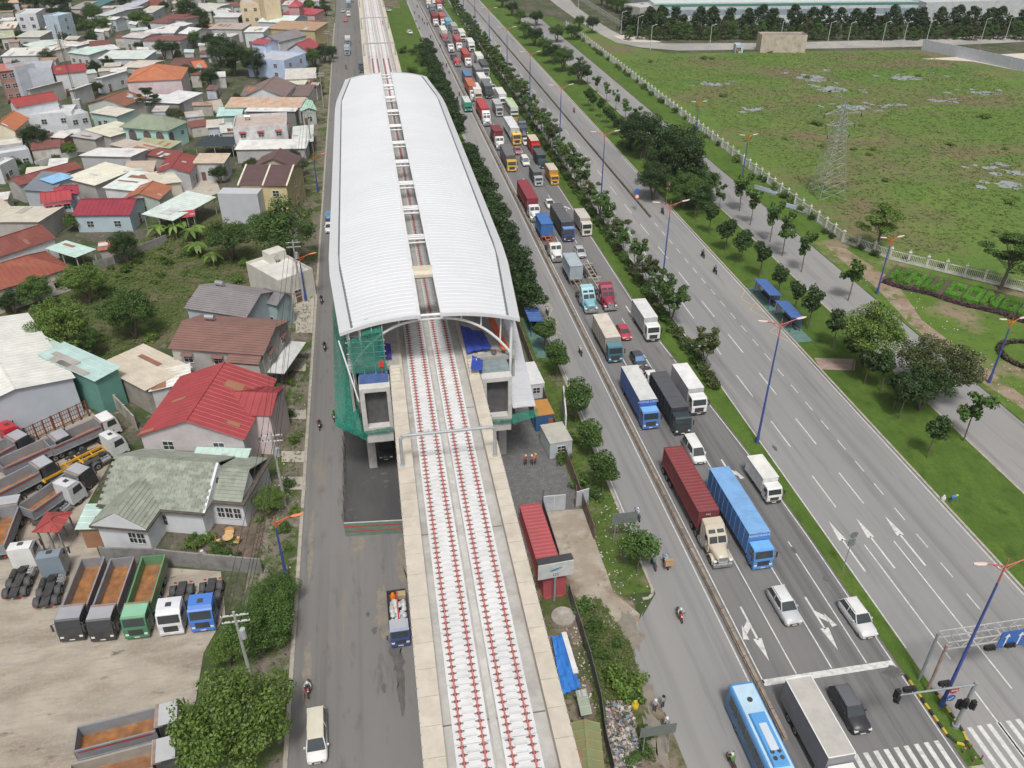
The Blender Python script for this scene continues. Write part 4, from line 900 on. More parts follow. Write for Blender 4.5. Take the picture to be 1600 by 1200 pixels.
far = [ # u, v, kind, colours, label
 (765,155,'tarp',((.06,.065,.07),(.08,.10,.10),(.17,.19,.19)),'dark truck with grey green tarpaulin left of the white vans'),
 (757,142,'box',(WH,(.6,.6,.6),(.72,.72,.72)),'white box truck ahead of the grey green tarpaulin truck'),
 (748,160,'box',((.55,.46,.32),(.62,.62,.63),(.72,.72,.72)),'beige cab truck with long white box by the divider'),
 (734,138,'tarp',((.05,.06,.10),(.05,.09,.16),(.12,.22,.36)),'truck under a slate blue tarpaulin by the divider'),
 (750,128,'tarp',(WH,(.10,.10,.11),(.22,.22,.22)),'white cab truck under a dark grey tarpaulin'),
 (764,133,'van',WH,'white van by the hedge ahead of two white cars'),
 (772,142,'car',(.6,.6,.6),'pale grey car by the hedge between white vans'),
 (777,150,'car',WH,'white car by the hedge nearest the lime bus'),
 (787,168,'box',(WH,(.5,.5,.5),(.70,.70,.70)),'white box truck directly ahead of the lime bus'),
 (716,105,'semi',((.45,.04,.06),None),'crimson bonneted truck with empty trailer by the divider'),
 (733,106,'semi',(WH,(.36,.08,.07)),'white bonneted truck with brick red container, middle lane'),
 (752,106,'box',(WH,(.6,.62,.6),(.70,.72,.68)),'large white box truck with tinted windscreen by the hedge'),
 (760,120,'tarp',((.3,.32,.33),(.07,.07,.075),(.10,.105,.11)),'dark tarpaulin truck by the hedge ahead of the white van'),
 (706,83,'semi',(WH,None),'white bonneted truck ahead of the crimson one'),
 (719,81,'semi',(WH,(.33,.09,.09)),'white truck with dusty red container, third from the far bend'),
 (738,82,'box',(WH,(.65,.65,.65),(.72,.72,.72)),'tall white box truck by the hedge far up the queue'),
 (724,66,'box',(WH,(.5,.5,.48),(.66,.66,.62)),'white truck by the hedge with grey box far up the queue'),
 (697,66,'semi',((.40,.05,.07),(.66,.64,.62)),'red bonneted truck with white container by the divider'),
 (703,48,'tarp',((.12,.30,.36),(.10,.28,.36),(.16,.42,.52)),'turquoise truck in the middle lane far up the queue'),
 (712,56,'tarp',((.3,.3,.3),(.3,.29,.28),(.42,.40,.38)),'grey flatbed truck behind the turquoise truck'),
 (682,42,'semi',(WH,(.20,.04,.05)),'white truck with dark red container near the far end by the divider'),
 (694,42,'semi',(WH,(.40,.11,.09)),'white truck with brick container near the far end, middle lane'),
 (677,24,'tarp',((.2,.22,.25),(.14,.17,.20),(.20,.25,.29)),'slate grey truck near the far end by the divider'),
 (671,14,'box',(WH,(.6,.55,.45),(.70,.66,.55)),'cream box truck near the far end by the divider'),
 (688,18,'semi',(WH,(.36,.10,.09)),'farthest white truck with a red brown container'),
 (680,13,'box',(WH,(.65,.65,.65),(.72,.72,.72)),'white box truck in the farthest group, middle lane'),
 (692,10,'tarp',((.16,.05,.05),(.10,.10,.12),(.14,.14,.17)),'dark truck in the farthest group by the hedge'),
 (667,3,'box',(WH,(.62,.60,.58),(.70,.68,.66)),'farthest white box truck by the divider'),
 (683,3,'box',((.3,.12,.1),(.35,.10,.09),(.40,.14,.11)),'farthest red truck at the top of the queue'),
]
for u, v, k, c, lab in far:
    loc = gp(u, v)
    if k == 'van': car(lab, loc, c, 'van', 0, cat='van')
    elif k == 'car': car(lab, loc, c, 'sedan', 0)
    elif k == 'semi': semi(lab, loc, c[0], cont=c[1], sleeper=False, clen=12.19, tlen=12.6, coff=.2)
    elif k == 'tarp': box_truck(lab, loc, c[0], c[1], c[2], 12.0, 3.6, 1.22, ribs=6, axles=3)
    else: box_truck(lab, loc, c[0], c[1], c[2], 11.0, 3.6, 1.22)
# ---- left street
car('white van with cream roof driving down the left street', gp(497,1197), WH, 'van', R(2), roofc=(.66,.63,.52), cat='van')
t = thing('pickup_truck', 'dark blue pickup loaded with white sacks beside the viaduct', 'truck', gp(627,1012), R(1))
cab_over(t, (.05,.08,.24), .95, 1.7, 2.2, .5, roofc=(.45,.47,.52)); MB().box(-.4,.4,.5,6.2,.5,.8).build('chassis', chassis, t)
for x0, x1, y0, y1 in ((-1,1,1.85,1.95),(-1,1,6.3,6.4),(-1,-.92,1.95,6.3),(.92,1,1.95,6.3)): MB().box(x0,x1,y0,y1,.85,1.45).build('bed_side', chassis, t)
MB().box(-.92,.92,1.95,6.3,.82,.9).build('bed_floor', chassis, t); wheels(t, W_SML, .4, [(s*.82, y) for s in (-1,1) for y in (.95, 4.9)])
p = gp(627,1012); random.seed(5); sack = mat('white_sack', (.55,.55,.56), .8, var=.25, scale=6)
for k in range(26):
    sx = MB(); x, y, z = random.uniform(-.65,.65), random.uniform(2.3,4.9), 1.05+random.random()*.55
    sx.loft([[(x+a*.26*math.cos(q)*1.0, y+dy, z+a*.17*math.sin(q)) for q in [math.pi*2*i/8 for i in range(8)]] for a, dy in ((.35,-.36),(1,-.22),(1,.22),(.35,.36))]); tag(sx.build('sack', sack, None, (p[0],p[1],.02)), 'white sack heaped on the bed of the blue pickup, %s of the heap' % ordw(k), 'sack', 'sacks heaped on the blue pickup')
q = MB(); q.loft([[(-.45+.28*a*math.cos(w_),5.5+.28*a*math.sin(w_),zz) for w_ in [math.pi*2*i/10 for i in range(10)]] for a, zz in ((1,.95),(1.1,1.6),(.5,1.9))]); tag(q.build('orange_drum', mat('orange_plastic', (.75,.20,.02), .5), None, (p[0],p[1],.02)), 'orange drum at the tail of the blue pickup', 'drum')
q = MB(); q.box(-.1,.85,5.4,6.1,.95,1.5); tag(q.build('crate', mat('tan_crate', (.45,.35,.2), .8, var=.2), None, (p[0],p[1],.02)), 'tan box at the tail of the blue pickup', 'box')
q = MB(); q.box(-.08,.04,2.0,5.8,1.72,1.8); tag(q.build('red_pole', mat('pole_red', (.5,.06,.04), .5), None, (p[0],p[1],.02)), 'red pole laid over the sacks on the blue pickup', 'pole')
car('black and silver car parked under the station by the left street', gp(604,722), BLK, 'suv', R(0), roofc=(.2,.2,.22))
car('white car at the roof edge on the left street', gp(515,366), WH, 'sedan', R(0)); car('blue car at the roof edge on the left street', gp(515,335), (.12,.30,.55), 'hatch', R(180))
box_truck('dark truck parked beside the viaduct behind the station', gp(566,114), (.06,.08,.12), (.07,.08,.10), (.16,.18,.20), 7, 2.8, 1.05, small=True)
for u, v, c, b_, lab in ((543,87,(.3,.36,.45),(.35,.42,.5),'pale blue truck driving far up the left street'),(544,72,(.2,.22,.25),(.6,.6,.6),'white box truck ahead of the pale blue truck'),(545,12,(.1,.2,.3),(.5,.55,.58),'small white truck at the top of the left street')):
    box_truck(lab, gp(u,v), c, b_, None, 7, 2.9, 1.05, small=True)
car('red van far up the left street', gp(540,35), (.45,.06,.07), 'van', cat='van'); car('white van opposite the red van far up the street', gp(545,26), WH, 'van', cat='van')
for u, v, c, lab in ((536,20,SIL,'grey car far up the left street by the kerb'),(551,4,(.15,.16,.18),'dark car at the top of the left street')): car(lab, gp(u,v), c, 'sedan')
car('silver car parked on the grass behind the station', gp(612,18), SIL, 'sedan', R(70)); car('white car parked in the grass beside the service road', gp(643,54), WH, 'hatch', R(20))
# ---- truck yard
GREY = (.28,.30,.33)
def yd(u, v, uv2):
    """front corner pixel and a second pixel behind it give the heading"""
    a, b = at(u, v), at(*uv2); d = b-a; return (a.x, a.y, .02), math.atan2(-d.x, d.y)
for u, v, b2, kind, c, lab in (
  (116,1004,(160,885),'dump',((.05,.05,.055),GREY,(.34,.34,.38)),'grey dump truck in the front row with black cab, left of its twin'),
  (164,1004,(205,885),'dump',((.05,.05,.055),GREY,(.36,.36,.39)),'grey dump truck in the front row between its twin and the green one'),
  (217,1000,(250,890),'dump',((.06,.22,.11),(.13,.30,.16),(.25,.50,.34)),'green dump truck in the front row'),
  (271,995,(290,915),'tr',((.62,.63,.66),),'white tractor unit facing the camera beside the green dump truck'),
  (320,989,(335,912),'tr',((.07,.20,.60),),'bright blue tractor unit facing the camera by the trees')):
    loc, rz = yd(u, v, b2)
    if kind == 'dump': dump_truck(lab, loc, c[0], c[1], rz, c[2])
    else: tractor_over(lab, loc, c[0], rz)
for u, v, b2, c, lab in ((52,872,(10,975),WH,'white tractor unit turned away from the camera in the yard'),(95,885,(62,990),(.22,.27,.32),'slate blue tractor unit turned away from the camera')):
    loc, rz = yd(u, v, b2); tractor_over(lab, loc, c, rz)
for u, v, b2, cab, tub, rc, lab in (
  (186,672,(90,715),(.6,.58,.55),GREY,(.72,.72,.74),'white cab dump truck nearest the warehouse fence corner'),
  (118,700,(20,745),(.05,.05,.055),GREY,(.36,.37,.40),'dark dump truck parked beside the rusty fence'),
  (92,742,(0,790),(.05,.05,.055),GREY,(.40,.41,.44),'dark dump truck with red striped tub in the yard'),
  (145,752,(50,820),(.05,.05,.055),GREY,(.38,.39,.42),'dark dump truck beside the yellow trailer'),
  (52,700,(-40,750),(.05,.05,.055),GREY,(.36,.37,.40),'dark dump truck with rusty canopy at the left picture edge'),
  (30,800,(-15,920),(.05,.05,.055),GREY,(.42,.43,.46),'dump truck facing away at the left picture edge'),
  (297,1140,(140,1180),(.04,.04,.045),GREY,(.46,.47,.48),'grey dump truck parked across the lower yard'),
  (295,1195,(160,1232),(.05,.05,.055),(.36,.34,.31),(.46,.47,.48),'pale tub dump truck at the bottom edge of the yard')):
    loc, rz = yd(u, v, b2); dump_truck(lab, loc, cab, tub, rz, rc, L=8.8)
loc, rz = yd(38,688,(-20,715)); tractor_over('red tractor unit behind the dark dump trucks', loc, (.50,.03,.04), rz)
loc, rz = yd(128,775,(80,812)); tractor_over('silver white tractor unit beside the red tin roof', loc, (.62,.63,.66), rz)
loc, rz = yd(196,703,(150,728)); tractor_over('white tractor unit half hidden behind the shingled roof', loc, (.66,.67,.68), rz)
# orange skeletal trailer
a, b_ = at(62,750,1.1), at(182,690,1.1); d = b_-a
t = thing('skeletal_trailer', 'empty orange yellow skeletal trailer standing in the yard', 'trailer', (a.x,a.y,0), math.atan2(-d.x,d.y)); trailer(t, 0, d.length, (.62,.33,.02), 3)
# bare lorry chassis heap
a = at(150,712)
for k in range(2):
    t = thing('lorry_chassis', ('bare black lorry chassis beside the orange trailer' if k == 0 else 'second bare lorry chassis nearer the warehouse fence'), 'chassis', (a.x-2.5*k,a.y+2.2*k,0), R(-62))
    b = MB()
    for s in (-1,1): b.box(s*.42-.06,s*.42+.06,-3.5,3.5,.7,.95)
    for q in range(6): b.box(-.36,.36,-3.3+1.25*q,-3.15+1.25*q,.72,.9)
    b.build('frame', chassis, t); MB().box(-.3,.35,1.6,2.8,.96,1.5).build('engine', mat('engine_grey', (.2,.2,.21), .6, .4, var=.4, scale=6), t)
    wheels(t, WD, .5, [(s*.88, y) for s in (-1,1) for y in (-2.4,-1.1)]); wheels(t, W_TRK, .5, [(s*.95, 2.6) for s in (-1,1)])
# site container beside the viaduct
p = at(853,914); t = tag(container(None, 0, 0, 12.19, (.42,.09,.10), 'shipping_container'), 'faded red shipping container beside the viaduct', 'container'); t.location = (14.55,58.3,0); t.rotation_euler = (0,0,R(1.5))
# ---------------------------------------------------------------- houses
def rm(c, d=None, amt=.5, rough=.62): return mat('roofing_%d_%d_%d' % tuple(int(x*1000) for x in c), c, rough, 0, var=.10, scale=.5, dirt=d or tuple(x*.6+.03 for x in c), dirtamt=amt, dscale=.45, rnd=.05)
def wm(c, d=None, amt=.35): return mat('wall_%d_%d_%d' % tuple(int(x*1000) for x in c), c, .85, 0, var=.06, scale=.6, dirt=d or tuple(x*.55 for x in c), dirtamt=amt, dscale=.5)
wframe = mat('window_frame_white', (.62,.62,.62), .6); tankm = mat('steel_tank', (.55,.56,.57), .3, .7, var=.08); woodm = mat('door_wood', (.16,.08,.05), .7, var=.2)
RW, CR, TEAL, RED, MAR, BRN, RUST, GRYR, ORG, TAN = (.66,.67,.66), (.60,.57,.47), (.46,.60,.55), (.33,.055,.06), (.17,.05,.045), (.13,.075,.065), (.36,.20,.13), (.20,.19,.20), (.45,.165,.08), (.45,.37,.30)
def slope(b, P0, P1, P2, P3, kind):
    """roof slope: eave P0-P1, ridge P3-P2; ribs or tile courses as relief"""
    P0, P1, P2, P3 = [Vector(p) for p in (P0, P1, P2, P3)]
    e = P1-P0; Wd = e.length; e.normalize(); up = (P3-P0)-e*((P3-P0).dot(e))
    if up.length < 1e-3: up = (P2-P1)-e*((P2-P1).dot(e))
    nrm = e.cross(up).normalized()
    if nrm.z < 0: nrm = -nrm
    oL, oR = (P3-P0).dot(e), Wd-(P2-P0).dot(e); Ls = up.length; uu = up.normalized(); th = .06
    b.add([P0,P1,P2,P3]+[p-nrm*th for p in (P0,P1,P2,P3)], [(0,1,2,3),(7,6,5,4),(0,1,5,4),(1,2,6,5),(2,3,7,6),(3,0,4,7)])
    if kind == 'tin':
        n = max(3, int(Wd/.85))
        for k in range(n+1):
            s = Wd*k/n; t = 1.0
            if oL > 1e-3: t = min(t, s/oL)
            if oR > 1e-3: t = min(t, (Wd-s)/oR)
            if t < .04: continue
            a = P0+e*s; c = a+uu*(Ls*t)
            b.add([a-e*.06, a+e*.06, a+nrm*.055, c-e*.06, c+e*.06, c+nrm*.055], [(0,2,5,3),(2,1,4,5),(0,1,2)])
        for _ in range(random.choice((0,0,1,2,3))):     # replaced sheets, a little proud of the rest
            k = random.randrange(n); s0, s1 = Wd*k/n+.07, Wd*(k+random.choice((1,1,2)))/n-.07; t0 = random.uniform(0,.5); t1 = t0+random.uniform(.2,.5)
            if s1 > Wd or t1 > 1 or oL > 1e-3 or oR > 1e-3: continue
            b.add([P0+e*q+uu*(Ls*r)+nrm*.075 for q, r in ((s0,t0),(s1,t0),(s1,t1),(s0,t1))], [(0,1,2,3)], 1)
    elif kind == 'tile':
        n = max(3, int(Ls/.42))
        for k in range(n):
            t0, t1 = k/n, (k+1.06)/n
            t1 = min(t1, 1)
            a0 = P0+e*(oL*t0)+uu*(Ls*t0); a1 = P1-e*(oR*t0)+uu*(Ls*t0); c0 = P0+e*(oL*t1)+uu*(Ls*t1); c1 = P1-e*(oR*t1)+uu*(Ls*t1)
            b.add([a0+nrm*.02, a1+nrm*.02, a1+nrm*.10, a0+nrm*.10, c1+nrm*.025, c0+nrm*.025], [(0,1,2,3),(3,2,4,5)])
def window(parent, cx, cz, face, off, w=1.1, h=1.2, awn=None, frame=wframe, bars=True):
    """window on a local face: face 'f' (y=off) or 'r' (x=off) or 'l'"""
    def T(a, d, z): return (a, off-d, z) if face == 'f' else ((off+d, a, z) if face == 'r' else (off-d, a, z))
    def bx(b, a0, a1, d0, d1, z0, z1):
        p, q = T(a0, d0, z0), T(a1, d1, z1); b.box(min(p[0],q[0]),max(p[0],q[0]),min(p[1],q[1]),max(p[1],q[1]),min(z0,z1),max(z0,z1))
    b = MB(); bx(b, cx-w/2, cx+w/2, .005, .03, cz-h/2, cz+h/2); o = b.build('window', glass, parent)
    b = MB(); t = .07
    bx(b, cx-w/2-t, cx+w/2+t, .01, .07, cz+h/2, cz+h/2+t); bx(b, cx-w/2-t, cx+w/2+t, .01, .10, cz-h/2-t, cz-h/2)
    for s in (-1, 1): bx(b, cx+s*(w/2+t/2)-t/2, cx+s*(w/2+t/2)+t/2, .012, .068, cz-h/2, cz+h/2)
    if bars:
        bx(b, cx-.03, cx+.03, .03, .05, cz-h/2, cz+h/2); bx(b, cx-w/2, cx+w/2, .03, .052, cz-.03, cz+.03)
    b.build('frame', frame, o)
    if awn is not None:
        b = MB(); p = [T(cx-w*.7, 0.01, cz+h*.78), T(cx+w*.7, 0.01, cz+h*.78), T(cx+w*.7, .6, cz+h*.56), T(cx-w*.7, .6, cz+h*.56)]
        b.add(p+[(q[0],q[1],q[2]-.05) for q in p], [(0,1,2,3),(7,6,5,4),(0,1,5,4),(1,2,6,5),(2,3,7,6),(3,0,4,7)]); b.build('awning', awn, o)
HP = []
PATCH = [rm((.34,.16,.09)), rm((.55,.55,.54)), rm((.40,.37,.34)), rm((.28,.13,.09)), rm((.46,.52,.50))]; random.seed(50)
def house(label, A, B, C, z, kind, roof, wall, rise=1.6, rk='tin', oh=.35, wins=2, winr=0, storeys=1, awn=None, tank=0, name='house', cat='house', zr=None, z0=0.0, parts=None, door=True, open_=False):
    """A near-left, B near-right, C far-right roof corner pixels at eave height z"""
    a, b_, c = at(*A, z), at(*B, z), at(*C, z); u = (b_-a); W_ = u.length; u.normalize(); v = Vector((-u.y, u.x, 0)); D = max(2.0, (c-b_).dot(v))
    ctr = a+u*W_/2+v*D/2; HP.append((ctr.x, ctr.y, W_/2, D/2, math.atan2(u.y, u.x))); t = thing(name, label, cat, (ctr.x, ctr.y, z0), math.atan2(u.y, u.x)); z = z-z0
    x, y = W_/2, D/2; wx, wy = x-oh, y-oh; wmt = wall; zc = z-.08
    bw = MB()
    if open_:
        for px, py in ((-wx,-wy),(wx,-wy),(wx,wy),(-wx,wy),(0,-wy),(0,wy)): MB().box(px-.08,px+.08,py-.08,py+.08,0,zc).build('post', wmt, t)
    else: bw.box(-wx,wx,-wy,wy,0,zc)
    br = MB()
    if kind == 'flat':
        if not open_: bw = MB(); bw.box(-x,x,-y,y,0,z)
        p = MB()
        for x0, x1, y0, y1 in ((-x,x,-y,-y+.2),(-x,x,y-.2,y),(-x,-x+.2,-y+.2,y-.2),(x-.2,x,-y+.2,y-.2)): p.box(x0,x1,y0,y1,z,z+.55)
        p.build('parapet', wmt, t); br.box(-x+.2,x-.2,-y+.2,y-.2,z,z+.05); wx, wy = x, y
    elif kind == 'gu':
        slope(br, (-x,-y,z),(x,-y,z),(x,0,z+rise),(-x,0,z+rise), rk); slope(br, (x,y,z),(-x,y,z),(-x,0,z+rise),(x,0,z+rise), rk)
        br.box(-x,x,-.12,.12,z+rise-.02,z+rise+.09)
        for s in (-1, 1): bw.add([(s*wx,-wy,zc),(s*wx,wy,zc),(s*wx,0,z+rise-.15)], [(0,1,2)])
    elif kind == 'gv':
        slope(br, (-x,y,z),(-x,-y,z),(0,-y,z+rise),(0,y,z+rise), rk); slope(br, (x,-y,z),(x,y,z),(0,y,z+rise),(0,-y,z+rise), rk)
        br.box(-.12,.12,-y,y,z+rise-.02,z+rise+.09)
        for s in (-1, 1): bw.add([(-wx,s*wy,zc),(wx,s*wy,zc),(0,s*wy,z+rise-.15)], [(0,1,2)])
    elif kind == 'hip':
        if x >= y:
            h = max(.0, x-y*.9); slope(br, (-x,-y,z),(x,-y,z),(h,0,z+rise),(-h,0,z+rise), rk); slope(br, (x,y,z),(-x,y,z),(-h,0,z+rise),(h,0,z+rise), rk)
            slope(br, (x,-y,z),(x,y,z),(h,0.001,z+rise),(h,-.001,z+rise), rk); slope(br, (-x,y,z),(-x,-y,z),(-h,-.001,z+rise),(-h,.001,z+rise), rk)
            ends = [((-x,-y),(-h,0)),((-x,y),(-h,0)),((x,-y),(h,0)),((x,y),(h,0)),((-h,0),(h,0))]
        else:
            h = max(.0, y-x*.9); slope(br, (-x,y,z),(-x,-y,z),(0,-h,z+rise),(0,h,z+rise), rk); slope(br, (x,-y,z),(x,y,z),(0,h,z+rise),(0,-h,z+rise), rk)
            slope(br, (-x,-y,z),(x,-y,z),(.001,-h,z+rise),(-.001,-h,z+rise), rk); slope(br, (x,y,z),(-x,y,z),(-.001,h,z+rise),(.001,h,z+rise), rk)
            ends = [((-x,-y),(0,-h)),((x,-y),(0,-h)),((-x,y),(0,h)),((x,y),(0,h)),((0,-h),(0,h))]
        for (p, q) in ends:
            zz = z if abs(p[0]) == x and abs(p[1]) == y else z+rise
            if (p[0]-q[0])**2+(p[1]-q[1])**2 > .05: br.beam((p[0],p[1],zz+.05),(q[0],q[1],z+rise+.05),.22,.10)
    elif kind in ('sf', 'sn'):                          # shed: high at far / near side
        za, zb = (z, z+rise) if kind == 'sf' else (z+rise, z)
        P = [(-x,-y,za),(x,-y,za),(x,y,zb),(-x,y,zb)]
        if kind == 'sf': slope(br, *P, rk)
        else: slope(br, P[2], P[3], P[0], P[1], rk)
        if not open_:
            bw = MB(); bw.add([(-wx,-wy,0),(wx,-wy,0),(wx,wy,0),(-wx,wy,0),(-wx,-wy,za-.1),(wx,-wy,za-.1),(wx,wy,zb-.1),(-wx,wy,zb-.1)], [(3,2,1,0),(4,5,6,7),(0,1,5,4),(1,2,6,5),(2,3,7,6),(3,0,4,7)])
    elif kind in ('sl', 'sr'):                          # shed: high at left / right
        za, zb = (z+rise, z) if kind == 'sl' else (z, z+rise)
        P = [(-x,-y,za),(x,-y,zb),(x,y,zb),(-x,y,za)]
        if kind == 'sl': slope(br, P[1], P[2], P[3], P[0], rk)
        else: slope(br, P[3], P[0], P[1], P[2], rk)
        if not open_:
            bw = MB(); bw.add([(-wx,-wy,0),(wx,-wy,0),(wx,wy,0),(-wx,wy,0),(-wx,-wy,za-.1),(wx,-wy,zb-.1),(wx,wy,zb-.1),(-wx,wy,za-.1)], [(3,2,1,0),(4,5,6,7),(0,1,5,4),(1,2,6,5),(2,3,7,6),(3,0,4,7)])
    if not open_: bw.build('wall', wmt, t)
    br.build('roof', [roof, random.choice(PATCH)], t)
    if not open_:
        for s in range(storeys):
            cz = (z-.2)*(s+.55)/storeys if storeys > 1 else min(1.8, z*.55)
            for k in range(wins): window(t, -wx+2*wx*(k+.5)/wins, cz, 'f', -wy, min(1.3, 1.1*wx/wins+.2), 1.25, awn)
            for k in range(winr): window(t, -wy+2*wy*(k+.5)/winr, cz, 'r', wx, min(1.3, wy/winr+.2), 1.25, awn)
        if door and (winr or wins):
            d = MB(); xx = -wx+2*wx*.25
            if winr: d.box(wx+.002,wx+.05,-.5,.5,0,2.1)
            else: d.box(xx-.5,xx+.5,-wy-.05,-wy-.002,0,2.1)
            d.build('door', woodm, t)
    for k in range(tank):
        b = MB(); q = (-x*.5+1.4*k, y*.3, z+(rise*.5 if kind != 'flat' else 0)); b.tube((q[0]-.7,q[1],q[2]+1.0),(q[0]+.7,q[1],q[2]+1.0),.45,12); b.build('water_tank', tankm, t)
        b = MB()
        for s1 in (-.5,.5):
            for s2 in (-.3,.3): b.tube((q[0]+s1,q[1]+s2,q[2]-.1),(q[0]+s1,q[1]+s2,q[2]+.7),.04,5)
        b.build('tank_stand', chassis, t)
    t['_dims'] = (x, y, z, wx, wy); return t
WHT, LBL, MINT, PINK, CRW, GRW, BLW, YEL, DRT = (.66,.67,.69), (.48,.56,.66), (.42,.66,.62), (.66,.55,.55), (.62,.58,.50), (.50,.50,.51), (.50,.55,.62), (.62,.53,.30), (.56,.56,.56)
H = house
# --- near: beside the yard and street
hr = H('house with big bright red metal roof beside the left street', (213,682), (382,687), (408,592), 6.0, 'gv', rm(RED,(.30,.04,.05),.4), wm((.50,.46,.47),(.34,.30,.30),.5), 2.6, wins=2, winr=1, storeys=2)
d = hr['_dims']; b = MB(); slope(b, (d[3]-4.2,-2.2,6.3),(d[3]+2.3,-2.2,6.3),(d[3]+2.3,1.2,7.6),(d[3]-4.2,1.2,7.6),'tin'); slope(b, (d[3]+2.3,4.6,6.3),(d[3]-4.2,4.6,6.3),(d[3]-4.2,1.2,7.6),(d[3]+2.3,1.2,7.6),'tin'); b.build('side_roof', rm(RED), hr)
b = MB(); b.box(d[3]-.1,d[3]+2.0,-2.0,4.4,0,6.2); b.build('side_wing', wm(PINK), hr)
b = MB(); slope(b, (d[3]-6,-d[4]-2.2,4.0),(d[3]+.8,-d[4]-2.2,4.0),(d[3]+.8,-d[4]-.1,4.5),(d[3]-6,-d[4]-.1,4.5),'tin'); b.build('lean_to_roof', rm(TEAL), hr)
b = MB(); b.tube((-d[0]*.45,-d[1]+1.2,6.6),(-d[0]*.45,-d[1]+2.4,6.75),.62,14); b.build('water_tank', tankm, hr)
# house with green-grey shingles: every shingle of the front slope its own piece
sh = thing('house', 'white house with mossy grey green shingled roof next to the truck yard', 'house', (0,0,0))
A, B, C = at(150,792,3.6), at(318,806,3.6), at(392,741,3.6)
u = (B-A).normalized(); v = Vector((-u.y,u.x,0)); Wd = (B-A).length; Dp = 11.0
ctr = A+u*Wd/2+v*Dp/2; sh.location = (ctr.x,ctr.y,0); sh.rotation_euler = (0,0,math.atan2(u.y,u.x)); x, y = Wd/2, Dp/2
shw = wm((.62,.64,.67),(.45,.46,.48)); shm = mat('shingle_moss', (.26,.285,.24), .9, var=.16, scale=.9, dirt=(.12,.13,.10), dirtamt=.6, dscale=.7, rnd=.16)
shdark = mat('gutter_moss', (.10,.085,.07), .9, var=.25)
MB().box(-x+.6,x-.6,-y+.6,y-.6,0,3.55).box(x-.601,x+3.4,-y+2.6,y-.6,0,3.55).build('wall', shw, sh)
MB().box(-x,x,-y,y,3.56,3.72).build('gutter', shdark, sh); MB().box(x+.002,x+3.9,-y+2.1,y,3.56,3.72).build('gutter', shdark, sh)
rz0, rise = 3.74, 3.0
b = MB(); b.add([(-x+.3,-y+.3,rz0),(x-.3,-y+.3,rz0),(x-.3,0,rz0+rise),(-x+.3,0,rz0+rise)],[(0,1,2,3)]); b.add([(x-.3,y-.3,rz0),(-x+.3,y-.3,rz0),(-x+.3,0,rz0+rise),(x-.3,0,rz0+rise)],[(0,1,2,3)])
b.add([(-x+.3,-y+.3,rz0),(-x+.3,y-.3,rz0),(-x+.3,0,rz0+rise)],[(0,1,2)]); rf = b.build('roof', shm, sh)
sl = Vector((0, y-.3, rise)); sn = Vector((0,-rise,y-.3)).normalized(); nr_, nc_ = 15, 15
sm_ = MB().obox((0,0,0),(.5*(2*x-.6)/nc_*.97,0,0),sl/nr_*.56,sn*.03).mesh('shingle', shm); random.seed(2)
for r_ in range(nr_):
    for c_ in range(nc_):
        cx = -x+.3+(2*x-.6)*(c_+.5)/nc_+((r_%2)-.5)*.5
        if abs(cx) > x-.45: continue
        o = obj('shingle', sm_, rf, (cx, -y+.3+(y-.3)*(r_+.5)/nr_, rz0+rise*(r_+.5)/nr_+.04+random.random()*.02))
b = MB(); slope(b, (x-.3,y-.3,rz0+.02),(-x+.3,y-.3,rz0+.02),(-x+.3,0,rz0+rise+.02),(x-.3,0,rz0+rise+.02),'tile'); b.build('rear_slope', shm, sh)
# front gable wing and right-hand gables
def gable(xc, hw, y0, y1, z0_, rs, pm_, nm):
    b = MB(); slope(b, (xc-hw,y1,z0_),(xc-hw,y0,z0_),(xc,y0,z0_+rs),(xc,y1,z0_+rs),'tile'); slope(b, (xc+hw,y0,z0_),(xc+hw,y1,z0_),(xc,y1,z0_+rs),(xc,y0,z0_+rs),'tile'); b.build(nm, shm, sh)
    b = MB(); b.add([(xc-hw,y0-.06,z0_-.05),(xc+hw,y0-.06,z0_-.05),(xc,y0-.06,z0_+rs),(xc-hw,y0+.2,z0_-.05),(xc+hw,y0+.2,z0_-.05),(xc,y0+.2,z0_+rs)],[(0,1,2),(5,4,3),(0,1,4,3),(1,2,5,4),(2,0,3,5)]); b.build('gable_front', shw, sh)
gable(-x+4.4, 3.2, -y-3.0, -y+3.2, rz0, 2.0, shm, 'wing_roof'); MB().box(-x+1.5,-x+7.3,-y-2.6,-y+.7,0,3.5).build('wing_wall', shw, sh); MB().box(-x+1.0,-x+7.8,-y-3.2,-y-.002,3.50,3.70).build('gutter', shdark, sh)
for yy, k in ((-y+.2,0),(-y+3.0,1)):
    xx = x-.25+3.3*k; b = MB(); hy = (y-.3) if k == 0 else 3.0; yc = 0 if k == 0 else .3
    b.add([(xx,yc-hy,rz0),(xx,yc+hy*.2,rz0),(xx,yc,rz0+rise*(1.05 if k == 0 else .7)),(xx+.3,yc-hy,rz0),(xx+.3,yc+hy*.2,rz0),(xx+.3,yc,rz0+rise*(1.05 if k == 0 else .7))],[(0,1,2),(5,4,3),(0,1,4,3),(1,2,5,4),(2,0,3,5)]); b.build('gable_end', shw, sh)
b = MB(); slope(b, (x-.2,-y+2.5,rz0),(x+3.5,-y+2.5,rz0),(x+3.5,.3,rz0+2.2),(x-.2,.3,rz0+2.2),'tile'); slope(b, (x+3.5,y-.3,rz0),(x-.2,y-.3,rz0),(x-.2,.3,rz0+2.2),(x+3.5,.3,rz0+2.2),'tile'); b.build('annex_roof', shm, sh)
MB().tube((x+.06,-1.2,rz0+1.5),(x+.10,-1.2,rz0+1.5),.35,14).build('round_vent', glass, sh)
for k in (0,1): window(sh, x-4.6+1.3*k-2.2, 1.9, 'f', -y+.6, 1.0, 1.5)
